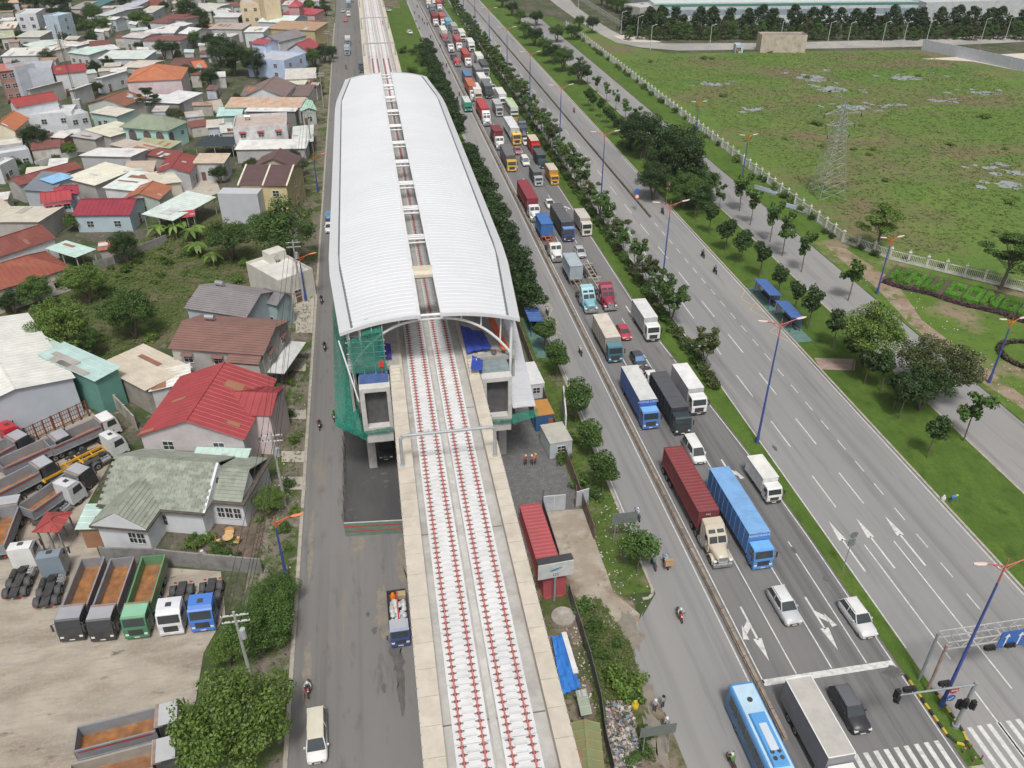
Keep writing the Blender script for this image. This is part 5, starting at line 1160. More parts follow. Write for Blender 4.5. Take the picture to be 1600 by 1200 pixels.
for k in (0,1): window(sh, -x+5.4+1.0*k, 1.9, 'f', -y-2.6, .85, 1.5)
for k in range(3): window(sh, x+.6+1.0*k, 1.9, 'f', -y+2.6, .8, 1.5)
H('pale green flat tin annex left of the shingled house', (118,830), (160,826), (165,788), 3.0, 'sl', rm(TEAL), wm((.30,.16,.09),(.2,.1,.06),.6), .3, wins=0)
H('small red tin canopy in the truck yard', (50,832), (92,832), (115,800), 3.4, 'hip', rm((.33,.06,.055)), mat('post_steel2', (.25,.25,.26), .6), .5, wins=0, open_=True, name='canopy', cat='canopy')
# warehouse bottom left
H('large pale grey warehouse with white roof at the left edge', (-70,652), (118,590), (5,500), 6.0, 'gv', rm((.66,.66,.62),(.56,.55,.5),.4), wm((.46,.50,.56),(.40,.43,.48),.3), 1.2, wins=0, name='warehouse', cat='warehouse')
H('mint green lean-to roof along the back of the warehouse', (60,560), (148,596), (90,535), 6.0, 'sl', rm((.44,.60,.57)), wm((.12,.28,.24)), .6, wins=0, name='shed', cat='shed')
H('small mint green roof at the warehouse corner', (-40,520), (70,572), (55,520), 5.8, 'sl', rm((.46,.60,.56)), wm((.3,.36,.36)), .5, wins=0, name='shed', cat='shed')
H('cream flat metal roof between warehouse and red roof', (150,570), (228,615), (258,555), 4.0, 'sr', rm((.56,.50,.41),(.44,.38,.3),.5), wm((.35,.32,.29),(.18,.16,.14),.7), .5, wins=0, name='shed', cat='shed')
H('white flat metal roof beside the cream one', (232,612), (300,600), (318,568), 4.2, 'sr', rm((.66,.65,.60)), wm(GRW), .4, wins=0, name='shed', cat='shed')
hb = H('grey rendered house with long brown tiled roof', (262,545), (412,556), (428,500), 6.4, 'gu', rm((.22,.125,.105),(.14,.08,.07),.4), wm((.40,.385,.365),(.24,.23,.22),.6), 1.7, 'tile', wins=3, winr=2, storeys=2, awn=rm((.2,.1,.09)), tank=1)
d = hb['_dims']; MB().box(d[0]-.3,d[0]+2.3,-d[4]+.3,d[4]-.3,3.1,3.25).build('canopy', rm((.62,.63,.62)), hb)
b = MB(); slope(b, (d[3]-5,-d[4]-1.6,5.6),(d[3],-d[4]-1.6,5.6),(d[3],-d[4]+.4,6.5),(d[3]-5,-d[4]+.4,6.5),'tile'); b.build('bay_roof', rm((.22,.125,.105)), hb); MB().box(d[3]-4.8,d[3]-.1,-d[4]-1.4,-d[4]-.002,0,5.6).build('bay', wm((.46,.445,.42)), hb)
H('house with grey violet tiled roof behind the brown one', (287,482), (385,497), (415,452), 5.6, 'gu', rm((.235,.215,.225),(.17,.155,.16),.4), wm((.42,.48,.52)), 1.8, 'tile', wins=2, winr=1, tank=1)
hw = H('narrow white tower house with roof terrace by the street', (385,414), (435,443), (452,404), 4.8, 'flat', rm((.62,.61,.57)), wm((.60,.585,.53),(.42,.41,.38),.4), wins=0, winr=1, storeys=1, tank=1)
d = hw['_dims']; MB().box(-d[0]+.3,-d[0]+2.8,-.2,d[1]-.3,4.86,6.6).build('stair_head', wm((.60,.585,.53)), hw)
H('teal stair house left of the white tower', (400,470), (432,478), (440,455), 5.0, 'gu', rm(GRYR), wm((.34,.44,.46)), 1.2, wins=1)
# --- middle left
H('cream rendered house with rusty red hip roof at the left edge', (-40,466), (112,418), (88,388), 4.2, 'hip', rm((.25,.07,.045),(.36,.15,.08),.6), wm((.60,.55,.51),(.42,.38,.34),.4), 2.4, wins=3, awn=rm((.2,.1,.08)))
H('maroon roofed house left behind the mint carport', (-30,412), (88,372), (75,348), 4.0, 'gu', rm((.19,.055,.045),(.27,.12,.08),.4), wm(WHT), 1.8, wins=1)
H('mint green carport roof beside the maroon house', (70,388), (118,404), (160,394), 3.4, 'sr', rm((.47,.63,.58)), wm((.5,.45,.4)), .2, wins=0, open_=True, name='carport', cat='carport')
H('small rust roofed brick shed by the vacant lot', (152,392), (185,388), (200,375), 2.8, 'sf', rm((.33,.12,.08),(.4,.2,.12),.6), wm((.38,.34,.31)), .4, wins=0, name='shed', cat='shed')
H('cream roofed long shed at the left edge', (-40,352), (62,352), (45,322), 4.2, 'sn', rm((.57,.53,.45),(.46,.40,.33),.5), wm((.42,.40,.38)), .7, wins=0, name='shed', cat='shed')
hm = H('light blue house with raspberry red gable roof in the middle left', (112,337), (203,336), (209,309), 3.8, 'gu', rm((.27,.035,.055),(.21,.03,.045),.4), wm((.42,.52,.58)), 1.6, wins=2, winr=1)
H('long mint white carport right of the raspberry red roof', (222,338), (270,345), (300,303), 4.0, 'sl', rm((.58,.65,.61)), mat('steel_post', (.3,.3,.31), .6), .5, wins=0, open_=True, name='carport', cat='carport')
H('small red tin awning beside the mint carport', (278,341), (305,338), (305,326), 3.6, 'gu', rm((.40,.05,.07)), mat('steel_post', (.3,.3,.31), .6), .5, wins=0, open_=True, name='canopy', cat='canopy')
H('pale blue two storey house with small red roofs', (64,318), (112,312), (130,296), 5.4, 'gu', rm((.36,.05,.06)), wm((.52,.58,.64)), 1.3, wins=3, winr=1, storeys=2, awn=rm((.36,.05,.06)))
H('terracotta roofed house behind the raspberry roof', (190,312), (250,312), (262,292), 4.0, 'gv', rm((.36,.13,.07),(.24,.09,.06),.5), wm((.44,.50,.46)), 1.4, wins=1)
H('white green tin roof beside the terracotta roof', (160,296), (225,300), (255,272), 4.2, 'sl', rm((.60,.66,.62)), wm(WHT), .4, wins=0, name='shed', cat='shed')
H('cream tin roof above the white green one', (240,292), (285,284), (290,262), 4.2, 'sl', rm(CR), wm(CRW), .4, wins=0, name='shed', cat='shed')
H('house with dark red gable roof near the paved court', (240,272), (297,270), (312,246), 4.2, 'gv', rm((.24,.05,.045),(.17,.05,.04),.4), wm((.46,.47,.50)), 1.3, wins=1, winr=2)
H('tan tin roof left of the dark red gable', (193,272), (240,268), (258,250), 4.0, 'sl', rm(TAN,(.38,.30,.24),.4), wm((.42,.39,.36)), .5, wins=0, name='shed', cat='shed')
H('white tin roofed grey shed below the green hip roof', (124,249), (205,251), (215,232), 4.6, 'sn', rm((.70,.70,.68)), wm((.46,.47,.49)), .9, wins=1)
H('big cream tin roof with maroon edge', (100,282), (148,290), (172,258), 4.4, 'sl', rm((.66,.64,.54),(.56,.53,.43),.4), wm((.42,.40,.38)), .6, wins=0, name='shed', cat='shed')
H('maroon tin roof behind the big cream one', (30,290), (130,262), (132,248), 4.2, 'gu', rm((.20,.06,.05),(.28,.13,.10),.5), wm((.45,.43,.41)), 1.0, wins=1)
H('cream tin patch roof left of the maroon one', (40,275), (100,268), (125,255), 3.8, 'sl', rm((.60,.55,.46)), wm(CRW), .4, wins=0, name='shed', cat='shed')
H('slate roofed shed with bright blue panel', (36,302), (82,300), (88,272), 4.6, 'sl', rm((.17,.20,.24)), wm((.42,.45,.48)), .8, wins=0, name='shed', cat='shed')
H('bright blue plastic roof on the slate shed', (62,282), (82,287), (88,270), 5.2, 'sl', rm((.24,.46,.68)), wm((.42,.45,.48)), .3, wins=0, name='shed', cat='shed')
H('raspberry roofed outbuilding at the bottom of the cream roof', (84,308), (125,302), (128,288), 4.6, 'hip', rm((.34,.04,.07)), wm(BLW), 1.0, wins=1)
hg = H('mint green house with olive hip roof and arched windows', (186,199), (262,205), (296,190), 5.4, 'hip', rm((.235,.275,.205),(.18,.21,.16),.4), wm(MINT,(.36,.58,.55),.3), 2.6, wins=0, winr=0, oh=.6)
d = hg['_dims']
def arch(parent, xx, z0_, w, h, face, off):
    b = MB(); pts = [(-w/2,0),(w/2,0)]+[(w/2*math.cos(a), h-w/2+w/2*math.sin(a)) for a in [math.pi*i/8 for i in range(9)]]
    f = (lambda a, z: (xx+a, off-.04, z0_+z)) if face == 'f' else (lambda a, z: (off+.04, xx+a, z0_+z))
    b.add([f(*p) for p in pts], [tuple(range(len(pts)))]); b.build('arched_window', mat('shutter_brown', (.15,.11,.11), .7, var=.2), parent)
for k in (-.62,.05,.62): arch(hg, k*d[3], 1.7, 2.3, 3.2, 'f', -d[4])
for k in (-.7,): arch(hg, k*d[4], 1.7, 1.9, 3.0, 'r', d[3])
window(hg, .5*d[4], 3.2, 'r', d[3], 1.2, 1.0)
H('olive porch roof at the foot of the mint house', (205,226), (265,232), (282,222), 3.0, 'sf', rm((.36,.36,.22)), wm((.5,.5,.45)), .3, wins=0, name='porch', cat='porch')
H('tan tin roof in front of the mint house', (170,228), (225,238), (238,226), 3.6, 'sl', rm((.46,.40,.35)), wm((.45,.42,.4)), .4, wins=0, name='shed', cat='shed')
H('maroon tin roof between mint house and dark red gable', (225,242), (265,248), (278,238), 3.6, 'sf', rm((.22,.06,.05)), wm((.4,.36,.34)), .4, wins=0, name='shed', cat='shed')
H('black net shade over the yard right of the mint house', (303,228), (364,228), (362,215), 3.4, 'sf', mat('shade_cloth', (.035,.05,.06), .9, var=.2), mat('steel_post', (.3,.3,.31), .6), .3, wins=0, open_=True, name='shade', cat='canopy')
hd = H('weathered white two storey house with dark red shutters', (364,202), (448,197), (455,178), 7.0, 'flat', rm((.50,.42,.37),(.40,.30,.25),.5), wm((.60,.60,.61),(.30,.31,.32),.75), wins=3, winr=1, storeys=2, awn=rm((.34,.06,.07)), tank=1)
H('white tin roof along the front of the weathered house', (366,234), (478,232), (470,220), 3.6, 'sf', rm((.66,.66,.63)), wm((.44,.44,.44)), .5, wins=0, name='shed', cat='shed')
H('pale tin canopy at the street side of the weathered house', (455,224), (490,222), (492,196), 3.4, 'sr', rm((.60,.63,.60)), mat('steel_post', (.3,.3,.31), .6), .2, wins=0, open_=True, name='canopy', cat='canopy')
H('long rust stained tin roof by the street', (350,168), (470,168), (475,157), 4.6, 'sf', rm((.52,.40,.31),(.42,.19,.09),.8), wm((.5,.5,.48)), 1.0, wins=0, name='shed', cat='shed')
H('white tin roof below the rust stained one', (382,174), (462,174), (468,166), 4.4, 'sf', rm((.68,.68,.66)), wm((.2,.2,.2)), .3, wins=0, name='shed', cat='shed')
H('sea green tin roof at the street end of the rust stained one', (470,174), (495,172), (492,157), 4.2, 'gv', rm((.40,.60,.50)), wm((.44,.46,.44)), .8, wins=1)
H('sea green tin roof left of the rust stained one', (338,182), (378,180), (385,168), 3.8, 'sf', rm((.42,.62,.58)), wm((.4,.5,.48)), .5, wins=0, name='shed', cat='shed')
hy = H('yellow walled house with brown tiled roofs in two bays', (372,290), (449,291), (452,258), 7.2, 'gu', rm((.135,.085,.085),(.10,.065,.065),.3), wm(YEL), 2.2, 'tile', wins=2, winr=1, storeys=2)
d = hy['_dims']
for xx in (-d[0],0,d[0]-.15): MB().beam((xx,-d[1]-.05,7.3),(xx,.05,9.5),.35,.25).build('verge_band', wm((.66,.62,.52)), hy)
MB().box(-d[0]-3.5,-.3,-d[4]-3.6,-d[4]-.002,0,6.6).build('blank_wing', wm((.47,.49,.53),(.42,.44,.47),.3), hy)
H('brown tiled gable behind the yellow house', (395,262), (460,262), (462,245), 6.4, 'gv', rm((.14,.085,.08)), wm((.5,.46,.36)), 2.0, 'tile', wins=0)
hn = H('white house with brown double gable roof above the rust stained roof', (378,152), (445,152), (450,132), 5.2, 'gv', rm((.20,.145,.135),(.15,.11,.105),.3), wm((.62,.65,.70)), 2.6, wins=2, winr=1)
H('dark brown roofed wing left of the double gable', (375,150), (405,150), (410,134), 5.0, 'gu', rm((.18,.14,.135)), wm((.6,.63,.68)), 1.4, wins=0)
H('brown roofed low annex right of the double gable', (455,150), (482,150), (480,136), 4.0, 'sf', rm((.19,.135,.125)), wm((.6,.6,.6)), .8, wins=1)
H('cream tin roof above the brown annex', (445,132), (476,132), (474,119), 4.4, 'sf', rm((.62,.62,.50)), wm(CRW), .5, wins=0, name='shed', cat='shed')
H('maroon porch by the street under the trees', (478,136), (496,136), (494,126), 4.2, 'sf', rm((.2,.07,.06)), wm((.5,.45,.43)), .5, wins=1, name='porch', cat='porch')
H('grey white gable barn by the street', (445,124), (494,122), (492,106), 5.2, 'gu', rm((.55,.54,.50)), wm((.58,.57,.54)), 1.6, wins=0, name='barn', cat='barn')
hb2 = H('periwinkle blue house with roof terrace', (385,92), (444,97), (462,84), 6.0, 'flat', rm((.48,.50,.55)), wm((.46,.56,.76)), wins=2, winr=2, storeys=2)
H('periwinkle stair tower on the blue house', (392,68), (414,70), (418,62), 9.0, 'gu', rm((.34,.07,.09)), wm((.55,.64,.80)), 1.0, wins=1, winr=1)
H('white gabled house with raspberry red roof by the street', (448,78), (480,80), (498,71), 5.8, 'gv', rm((.33,.06,.075)), wm((.58,.62,.68)), 2.4, wins=1, winr=1, awn=rm((.36,.08,.1)))
H('white house with slate grey hip roof', (402,62), (436,66), (452,52), 5.0, 'gv', rm((.21,.20,.215)), wm((.62,.64,.66)), 2.0, wins=1)
H('long tan ribbed roof with cream wall', (417,45), (492,48), (498,38), 5.5, 'sf', rm((.40,.27,.18),(.33,.2,.13),.5), wm((.50,.42,.24)), 1.0, wins=2)
H('white mint tin hall with gable', (402,34), (455,36), (472,25), 6.0, 'gu', rm((.58,.67,.65)), wm((.5,.56,.64)), 1.5, wins=0, name='hall', cat='hall')
H('white flat roofed house with small windows left of the slate roof', (380,50), (412,50), (425,43), 6.0, 'sf', rm((.66,.66,.63)), wm((.60,.64,.68)), .4, wins=2)
hp = H('red roofed pagoda building by the street at the top', (440,22), (492,23), (494,15), 5.0, 'hip', rm((.40,.07,.09)), wm((.55,.42,.40)), 1.8, wins=2, name='pagoda', cat='temple')
H('upper red roof of the pagoda', (449,11), (468,11), (467,6), 9.0, 'hip', rm((.40,.07,.09)), wm((.5,.3,.3)), 2.0, wins=0, name='pagoda', cat='temple')
H('cream apartment block at the top edge', (375,8), (405,7), (412,-2), 12.0, 'flat', rm((.5,.45,.4)), wm((.66,.54,.37)), wins=2, winr=1, storeys=3, name='apartment_block', cat='building')
H('blank cream apartment tower beside the cream block', (412,2), (437,0), (440,-14), 14.0, 'flat', rm((.5,.45,.4)), wm((.66,.55,.37)), wins=0, name='apartment_block', cat='building')
# --- far left cluster
H('white three storey house among trees at the far left', (24,24), (56,23), (66,15), 9.0, 'flat', rm((.6,.6,.6)), wm((.62,.64,.67),(.5,.5,.5),.4), wins=2, winr=1, storeys=3)
H('light blue balcony house right of the white three storey one', (68,26), (90,27), (93,21), 9.5, 'flat', rm((.5,.6,.66)), wm((.45,.55,.64)), wins=0, winr=1, storeys=3)
H('blue grey town house with red and white balcony front', (24,107), (54,101), (50,96), 10.0, 'flat', rm((.42,.30,.28)), wm((.50,.53,.60)), wins=1, storeys=1)
H('blue grey rear block of the town house', (26,112), (80,108), (66,98), 8.6, 'flat', rm((.40,.42,.45)), wm((.50,.53,.60)), wins=1)
H('red fronted bay of the town house', (-3,112), (24,109), (22,99), 9.4, 'sf', rm((.46,.17,.14)), wm((.36,.20,.18)), .3, wins=2, storeys=3)
hx = H('white house with small red gable above a long white wall', (84,116), (136,111), (126,103), 7.0, 'gu', rm((.33,.05,.06)), wm((.64,.65,.67)), 1.6, wins=1)
hx = H('tall white house with red roof ridge beside the cell tower', (24,168), (92,156), (96,148), 9.0, 'gu', rm((.33,.055,.05)), wm((.62,.65,.68)), 1.8, wins=0, winr=2, storeys=2)
H('white lower block of the tall white house', (20,184), (112,178), (118,166), 6.4, 'flat', rm((.58,.59,.6)), wm((.62,.65,.68)), wins=3, winr=2, storeys=2)
H('white balcony front beside the cell tower', (108,184), (138,178), (140,170), 6.0, 'flat', rm((.56,.56,.56)), wm((.60,.62,.64)), wins=2, storeys=2)
H('orange roofed villa at the left edge', (-20,206), (24,204), (22,186), 6.5, 'gv', rm(ORG,(.42,.12,.05),.4), wm((.62,.56,.44)), 2.2, wins=1, winr=2)
H('cream flat extension below the orange villa', (-10,232), (36,226), (40,214), 4.4, 'flat', rm((.62,.60,.52)), wm((.5,.49,.46)), wins=2)
H('grey white house with blue gate at the left edge', (-12,246), (46,236), (50,228), 4.0, 'flat', rm((.58,.60,.60)), wm((.50,.52,.55)), wins=3)
H('white walled gate house below the orange villa', (0,262), (24,250), (26,240), 4.0, 'flat', rm((.60,.62,.62)), wm((.58,.60,.62)), wins=1)
hq = H('pink house with large orange hip roof', (196,128), (284,124), (276,106), 7.6, 'hip', rm((.44,.165,.085),(.34,.11,.06),.5), wm((.62,.52,.53)), 3.0, wins=0)
H('white tin roofed shop right of the pink house', (282,160), (318,147), (300,136), 4.6, 'sr', rm((.68,.69,.70)), wm((.45,.46,.46)), .4, wins=0, winr=1, name='shop', cat='shop')
H('long white tin roof along the pink house', (200,160), (280,164), (262,148), 4.2, 'sn', rm((.68,.69,.71)), wm((.3,.28,.27)), .4, wins=0, name='shed', cat='shed')
H('brown gabled house left of the pink house', (134,162), (196,166), (196,150), 4.6, 'gv', rm((.23,.095,.06),(.15,.07,.05),.5), wm((.50,.54,.50)), 1.8, wins=0)
H('cream tin roof in front of the brown gable', (140,178), (182,182), (196,170), 4.0, 'sl', rm((.58,.55,.48)), wm((.42,.58,.56)), .4, wins=1)
H('cream tin roof left of the mint house', (132,205), (172,214), (186,192), 4.0, 'sl', rm((.62,.60,.48)), wm((.42,.4,.38)), .4, wins=0, name='shed', cat='shed')
H('grey tin roof beside the cell tower lane', (110,215), (148,218), (158,204), 3.8, 'sl', rm((.44,.43,.42)), wm((.42,.40,.38)), .4, wins=0, name='shed', cat='shed')
H('white tin awning with red skirt by the garden', (78,216), (100,216), (118,206), 3.8, 'sl', rm((.62,.60,.57)), wm((.42,.18,.19)), .3, wins=0, name='shed', cat='shed')
H('grey long wall shed behind the tall white house', (46,142), (100,128), (112,122), 5.0, 'sn', rm((.52,.50,.44)), wm((.40,.39,.37),(.25,.24,.22),.6), .4, wins=0, name='shed', cat='shed')
H('grey walled shed right of the small red gable', (116,142), (145,132), (156,124), 4.6, 'sn', rm((.60,.58,.54)), wm((.46,.47,.48)), .4, wins=0, name='shed', cat='shed')
H('long white tin roof behind the pink house', (158,124), (200,112), (206,106), 4.6, 'sn', rm((.66,.66,.64)), wm((.55,.57,.6)), .4, wins=2)
rows = [((0,88),(72,86),(70,76),'long white tin roof with open veranda at the left edge',(.66,.65,.62)),((35,70),(58,76),(80,58),'pale green tin roof sloping towards the cell tower',(.52,.58,.54)),((58,76),(80,80),(88,62),'cream tin roof beside the pale green one',(.58,.53,.47)),
 ((98,74),(120,75),(132,62),'bright white tin roof right of the cell tower',(.72,.72,.72)),((100,62),(120,62),(126,56),'tan tin roof behind the bright white one',(.52,.46,.40)),((105,82),(138,86),(146,76),'mint roofed blue house right of the cell tower',(.50,.66,.60)),
 ((138,74),(170,72),(212,62),'long maroon roof behind the white sheds',(.18,.065,.055)),((158,80),(188,76),(188,67),'small white box house beside the maroon roof',(.64,.65,.66)),((152,92),(226,92),(230,81),'long white green tin roof in front of the maroon one',(.60,.66,.63)),
 ((0,45),(24,44),(26,34),'cream gable shed at the far left',(.60,.56,.50)),((0,60),(24,58),(26,46),'olive tin roof at the far left edge',(.42,.42,.28)),((24,58),(62,58),(76,50),'cream tin roofs below the white three storey house',(.58,.56,.50)),
 ((223,50),(246,52),(260,35),'white tin roofed house among trees',(.66,.66,.66)),((250,52),(272,52),(282,41),'white gabled house right of the tin roofed one',(.62,.60,.58)),((278,52),(298,54),(312,44),'white flat house at the end of the gabled row',(.66,.68,.68)),
 ((221,66),(282,66),(280,55),'dirty white wall house with brown roof',(.24,.10,.085)),((190,58),(222,60),(222,50),'grey tin roof left of the brown roofed house',(.52,.49,.47)),((262,105),(305,105),(310,90),'brown hip roof below the trees',(.17,.075,.065)),
 ((305,108),(325,106),(326,94),'orange gable behind the trees',(.48,.16,.08)),((190,105),(232,106),(236,94),'cream tin roof above the pink house',(.56,.52,.46)),((232,35),(262,36),(265,20),'maroon tiled roofs below the brick tower',(.22,.09,.08)),
 ((262,32),(290,33),(292,24),'maroon tiled roof at the top centre left',(.22,.09,.08)),((268,17),(330,18),(325,5),'wide cream tin hall at the top edge',(.58,.58,.52)),((215,20),(238,20),(240,11),'cream roof beside the brick tower',(.56,.53,.46)),
 ((333,27),(372,27),(375,22),'white canopy roof of the open blue grey shed',(.62,.64,.64)),((337,23),(366,21),(374,11),'pale mint roofed hall left of the apartment block',(.56,.62,.61)),((325,45),(378,46),(376,38),'tan flat roof below the blue grey shed',(.44,.39,.35)),
 ((322,60),(362,60),(360,52),'white tin roof with red end among trees',(.62,.62,.60)),((163,30),(180,31),(182,26),'small white roof in the far garden',(.66,.66,.63)),((105,14),(125,14),(125,4),'grey walls with wrecked roof at the top left',(.36,.34,.32)),
 ((122,12),(150,12),(152,-6),'dark teal hall at the top edge',(.08,.19,.19)),((148,24),(168,25),(172,8),'white tall wall house at the top edge',(.55,.56,.58)),((178,14),(205,14),(205,0),'pale blue grey house at the top edge',(.46,.48,.54)),
 ((0,8),(30,6),(30,-10),'peach coloured house at the top left corner',(.6,.42,.3)),((440,8),(470,8),(470,0),'pink white house behind the pagoda at the top',(.6,.52,.52)),((0,330),(20,325),(20,310),'dirty cream roof at the left edge below the slate shed',(.52,.46,.38)),
 ((300,255),(350,255),(355,243),'cream tin roof with orange stain over the paved court',(.56,.46,.36)),((345,208),(366,206),(374,190),'pale tin lean-to left of the weathered house',(.58,.60,.58)),((322,200),(350,198),(362,188),'cream tin roof behind the black shade',(.55,.50,.44))]
kinds = ['sf','gu','sf','sn','gu','sf']
walls = [(.56,.57,.58),(.48,.49,.50),(.58,.55,.50),(.50,.54,.60),(.44,.43,.42)]
for k, (A_, B_, C_, lab, c) in enumerate(rows):
    gab = 'gable' in lab or 'hip' in lab
    H(lab, A_, B_, C_, 5.0 if A_[1] < 60 else 4.4, 'gu' if gab else kinds[k % 6], rm(c), wm(walls[k % 5]), 1.4 if gab else .6, wins=1+(k % 3), winr=k % 2)
b = thing('brick_tower', 'tall plain red brick tower at the top centre left', 'tower', at(248,18)); MB().box(-3,3,-3,3,0,16).build('wall', wm((.36,.13,.10),(.28,.10,.08),.5), b); MB().box(3.002,5.5,-3,3,0,16.5).build('stair_wall', wm((.5,.42,.38)), b)
# grey boundary walls
def wall(label, pts, h=2.0, m=None, name='boundary_wall', th=.2, step=3.2):
    P = [at(*p) for p in pts]; t = thing(name, label, 'wall', (P[0].x,P[0].y,0)); m = m or wm((.24,.235,.23),(.09,.085,.08),.8)
    for a, b_ in zip(P, P[1:]):
        d = b_-a; n = max(1, int(d.length/step))
        for k in range(n):
            q0, q1 = a+d*(k/n)-P[0], a+d*((k+.985)/n)-P[0]; MB().beam((q0.x,q0.y,h/2),(q1.x,q1.y,h/2),th,h).build('wall_panel', m, t)
            MB().box(-.15,.15,-.15,.15,0,h+.12).build('pier', m, t, (q0.x,q0.y,0))
    return t
wall('stained grey garden wall between shingled house and truck yard', ((165,878),(245,880),(320,888),(412,896)), 2.2)
wall('crumbling concrete wall behind the warehouse yard', ((165,600),(185,640),(215,672)), 2.4, wm((.36,.33,.29),(.16,.14,.12),.8))
wall('low white garden wall beside the lower left villas', ((58,262),(90,252),(122,244)), 1.6, wm((.58,.58,.57)))
wall('grey wall along the vacant lot', ((150,420),(180,412),(245,385),(262,378)), 1.6)
wall('grey blue sheet fence beside the pale far lot', ((1440,78),(1480,86),(1600,112)), 4.0, mat('sheet_fence', (.46,.48,.54), .6, var=.1), name='sheet_fence', step=6)
# ---------------------------------------------------------------- vegetation
def leafmat(name, dark, light, rough=.55):
    m = bpy.data.materials.new(name); m.use_nodes = True; t = m.node_tree; N = t.nodes; L = t.links; b = N['Principled BSDF']
    b.inputs['Roughness'].default_value = rough; b.inputs['Specular IOR Level'].default_value = .35
    g = N.new('ShaderNodeNewGeometry'); oi = N.new('ShaderNodeObjectInfo'); mx = N.new('ShaderNodeMix'); mx.data_type = 'RGBA'
    mx.inputs[6].default_value = list(dark)+[1]; mx.inputs[7].default_value = list(light)+[1]
    L.new(g.outputs['Random Per Island'], mx.inputs[0])
    r = N.new('ShaderNodeMapRange'); r.inputs[3].default_value = .82; r.inputs[4].default_value = 1.18; L.new(oi.outputs['Random'], r.inputs[0])
    h = N.new('ShaderNodeHueSaturation'); L.new(mx.outputs[2], h.inputs['Color']); L.new(r.outputs[0], h.inputs['Value'])
    L.new(h.outputs[0], b.inputs['Base Color'])
    return m
LF_dark = leafmat('leaf_dark', (0.014,0.036,0.009), (0.039,0.076,0.016))
LF_mid = leafmat('leaf_mid', (0.030,0.072,0.014), (0.083,0.149,0.028))
LF_light = leafmat('leaf_light', (0.060,0.110,0.019), (0.134,0.212,0.035))
LF_olive = leafmat('leaf_olive', (0.037,0.057,0.016), (0.083,0.103,0.029))
LF_weed = leafmat('leaf_weed', (0.068,0.115,0.023), (0.138,0.172,0.047))
LF_field = leafmat('leaf_field', (.085,.135,.03), (.14,.19,.045))
LF_tuft = leafmat('leaf_tuft', (0.063,0.102,0.022), (0.167,0.216,0.054))
LF_purple = leafmat('leaf_purple', (.035,.016,.024), (.085,.04,.055))
bark = mat('bark', (.14,.115,.09), .9, var=.25, scale=3, bump=.3)
def leaves(b, clumps, n, s, flat=1.0, core=.45):
    tot = sum(c[3]*c[4]*c[5] for c in clumps)
    for (cx, cy, cz, rx, ry, rz) in clumps:
        k = max(6, int(n*rx*ry*rz/tot))
        for _ in range(k):
            while True:
                d = Vector((random.gauss(0,1), random.gauss(0,1), random.gauss(0,1)))
                if d.length > .01: break
            d.normalize(); r = core+(1-core)*random.random()**.45
            p = Vector((cx+d.x*rx*r, cy+d.y*ry*r, cz+d.z*rz*r))
            nn = (Vector((d.x/rx, d.y/ry, d.z/rz)).normalized()*.8+Vector((random.uniform(-.7,.7), random.uniform(-.7,.7), random.uniform(-.2,.9)*flat))).normalized()
            a = nn.orthogonal().normalized(); a.rotate(Matrix.Rotation(random.uniform(0, 6.28), 3, nn)); c = nn.cross(a)
            q = s*random.uniform(.65,1.35)
            b.add([p-a*q*.5, p-c*q*.33+nn*.04*q, p+a*q*.55, p+c*q*.33+nn*.04*q], [(0,1,2,3)])
def limb(b, a, c, r0, r1): b.tube(a, c, r0, 6, 0, r1, cap=False)
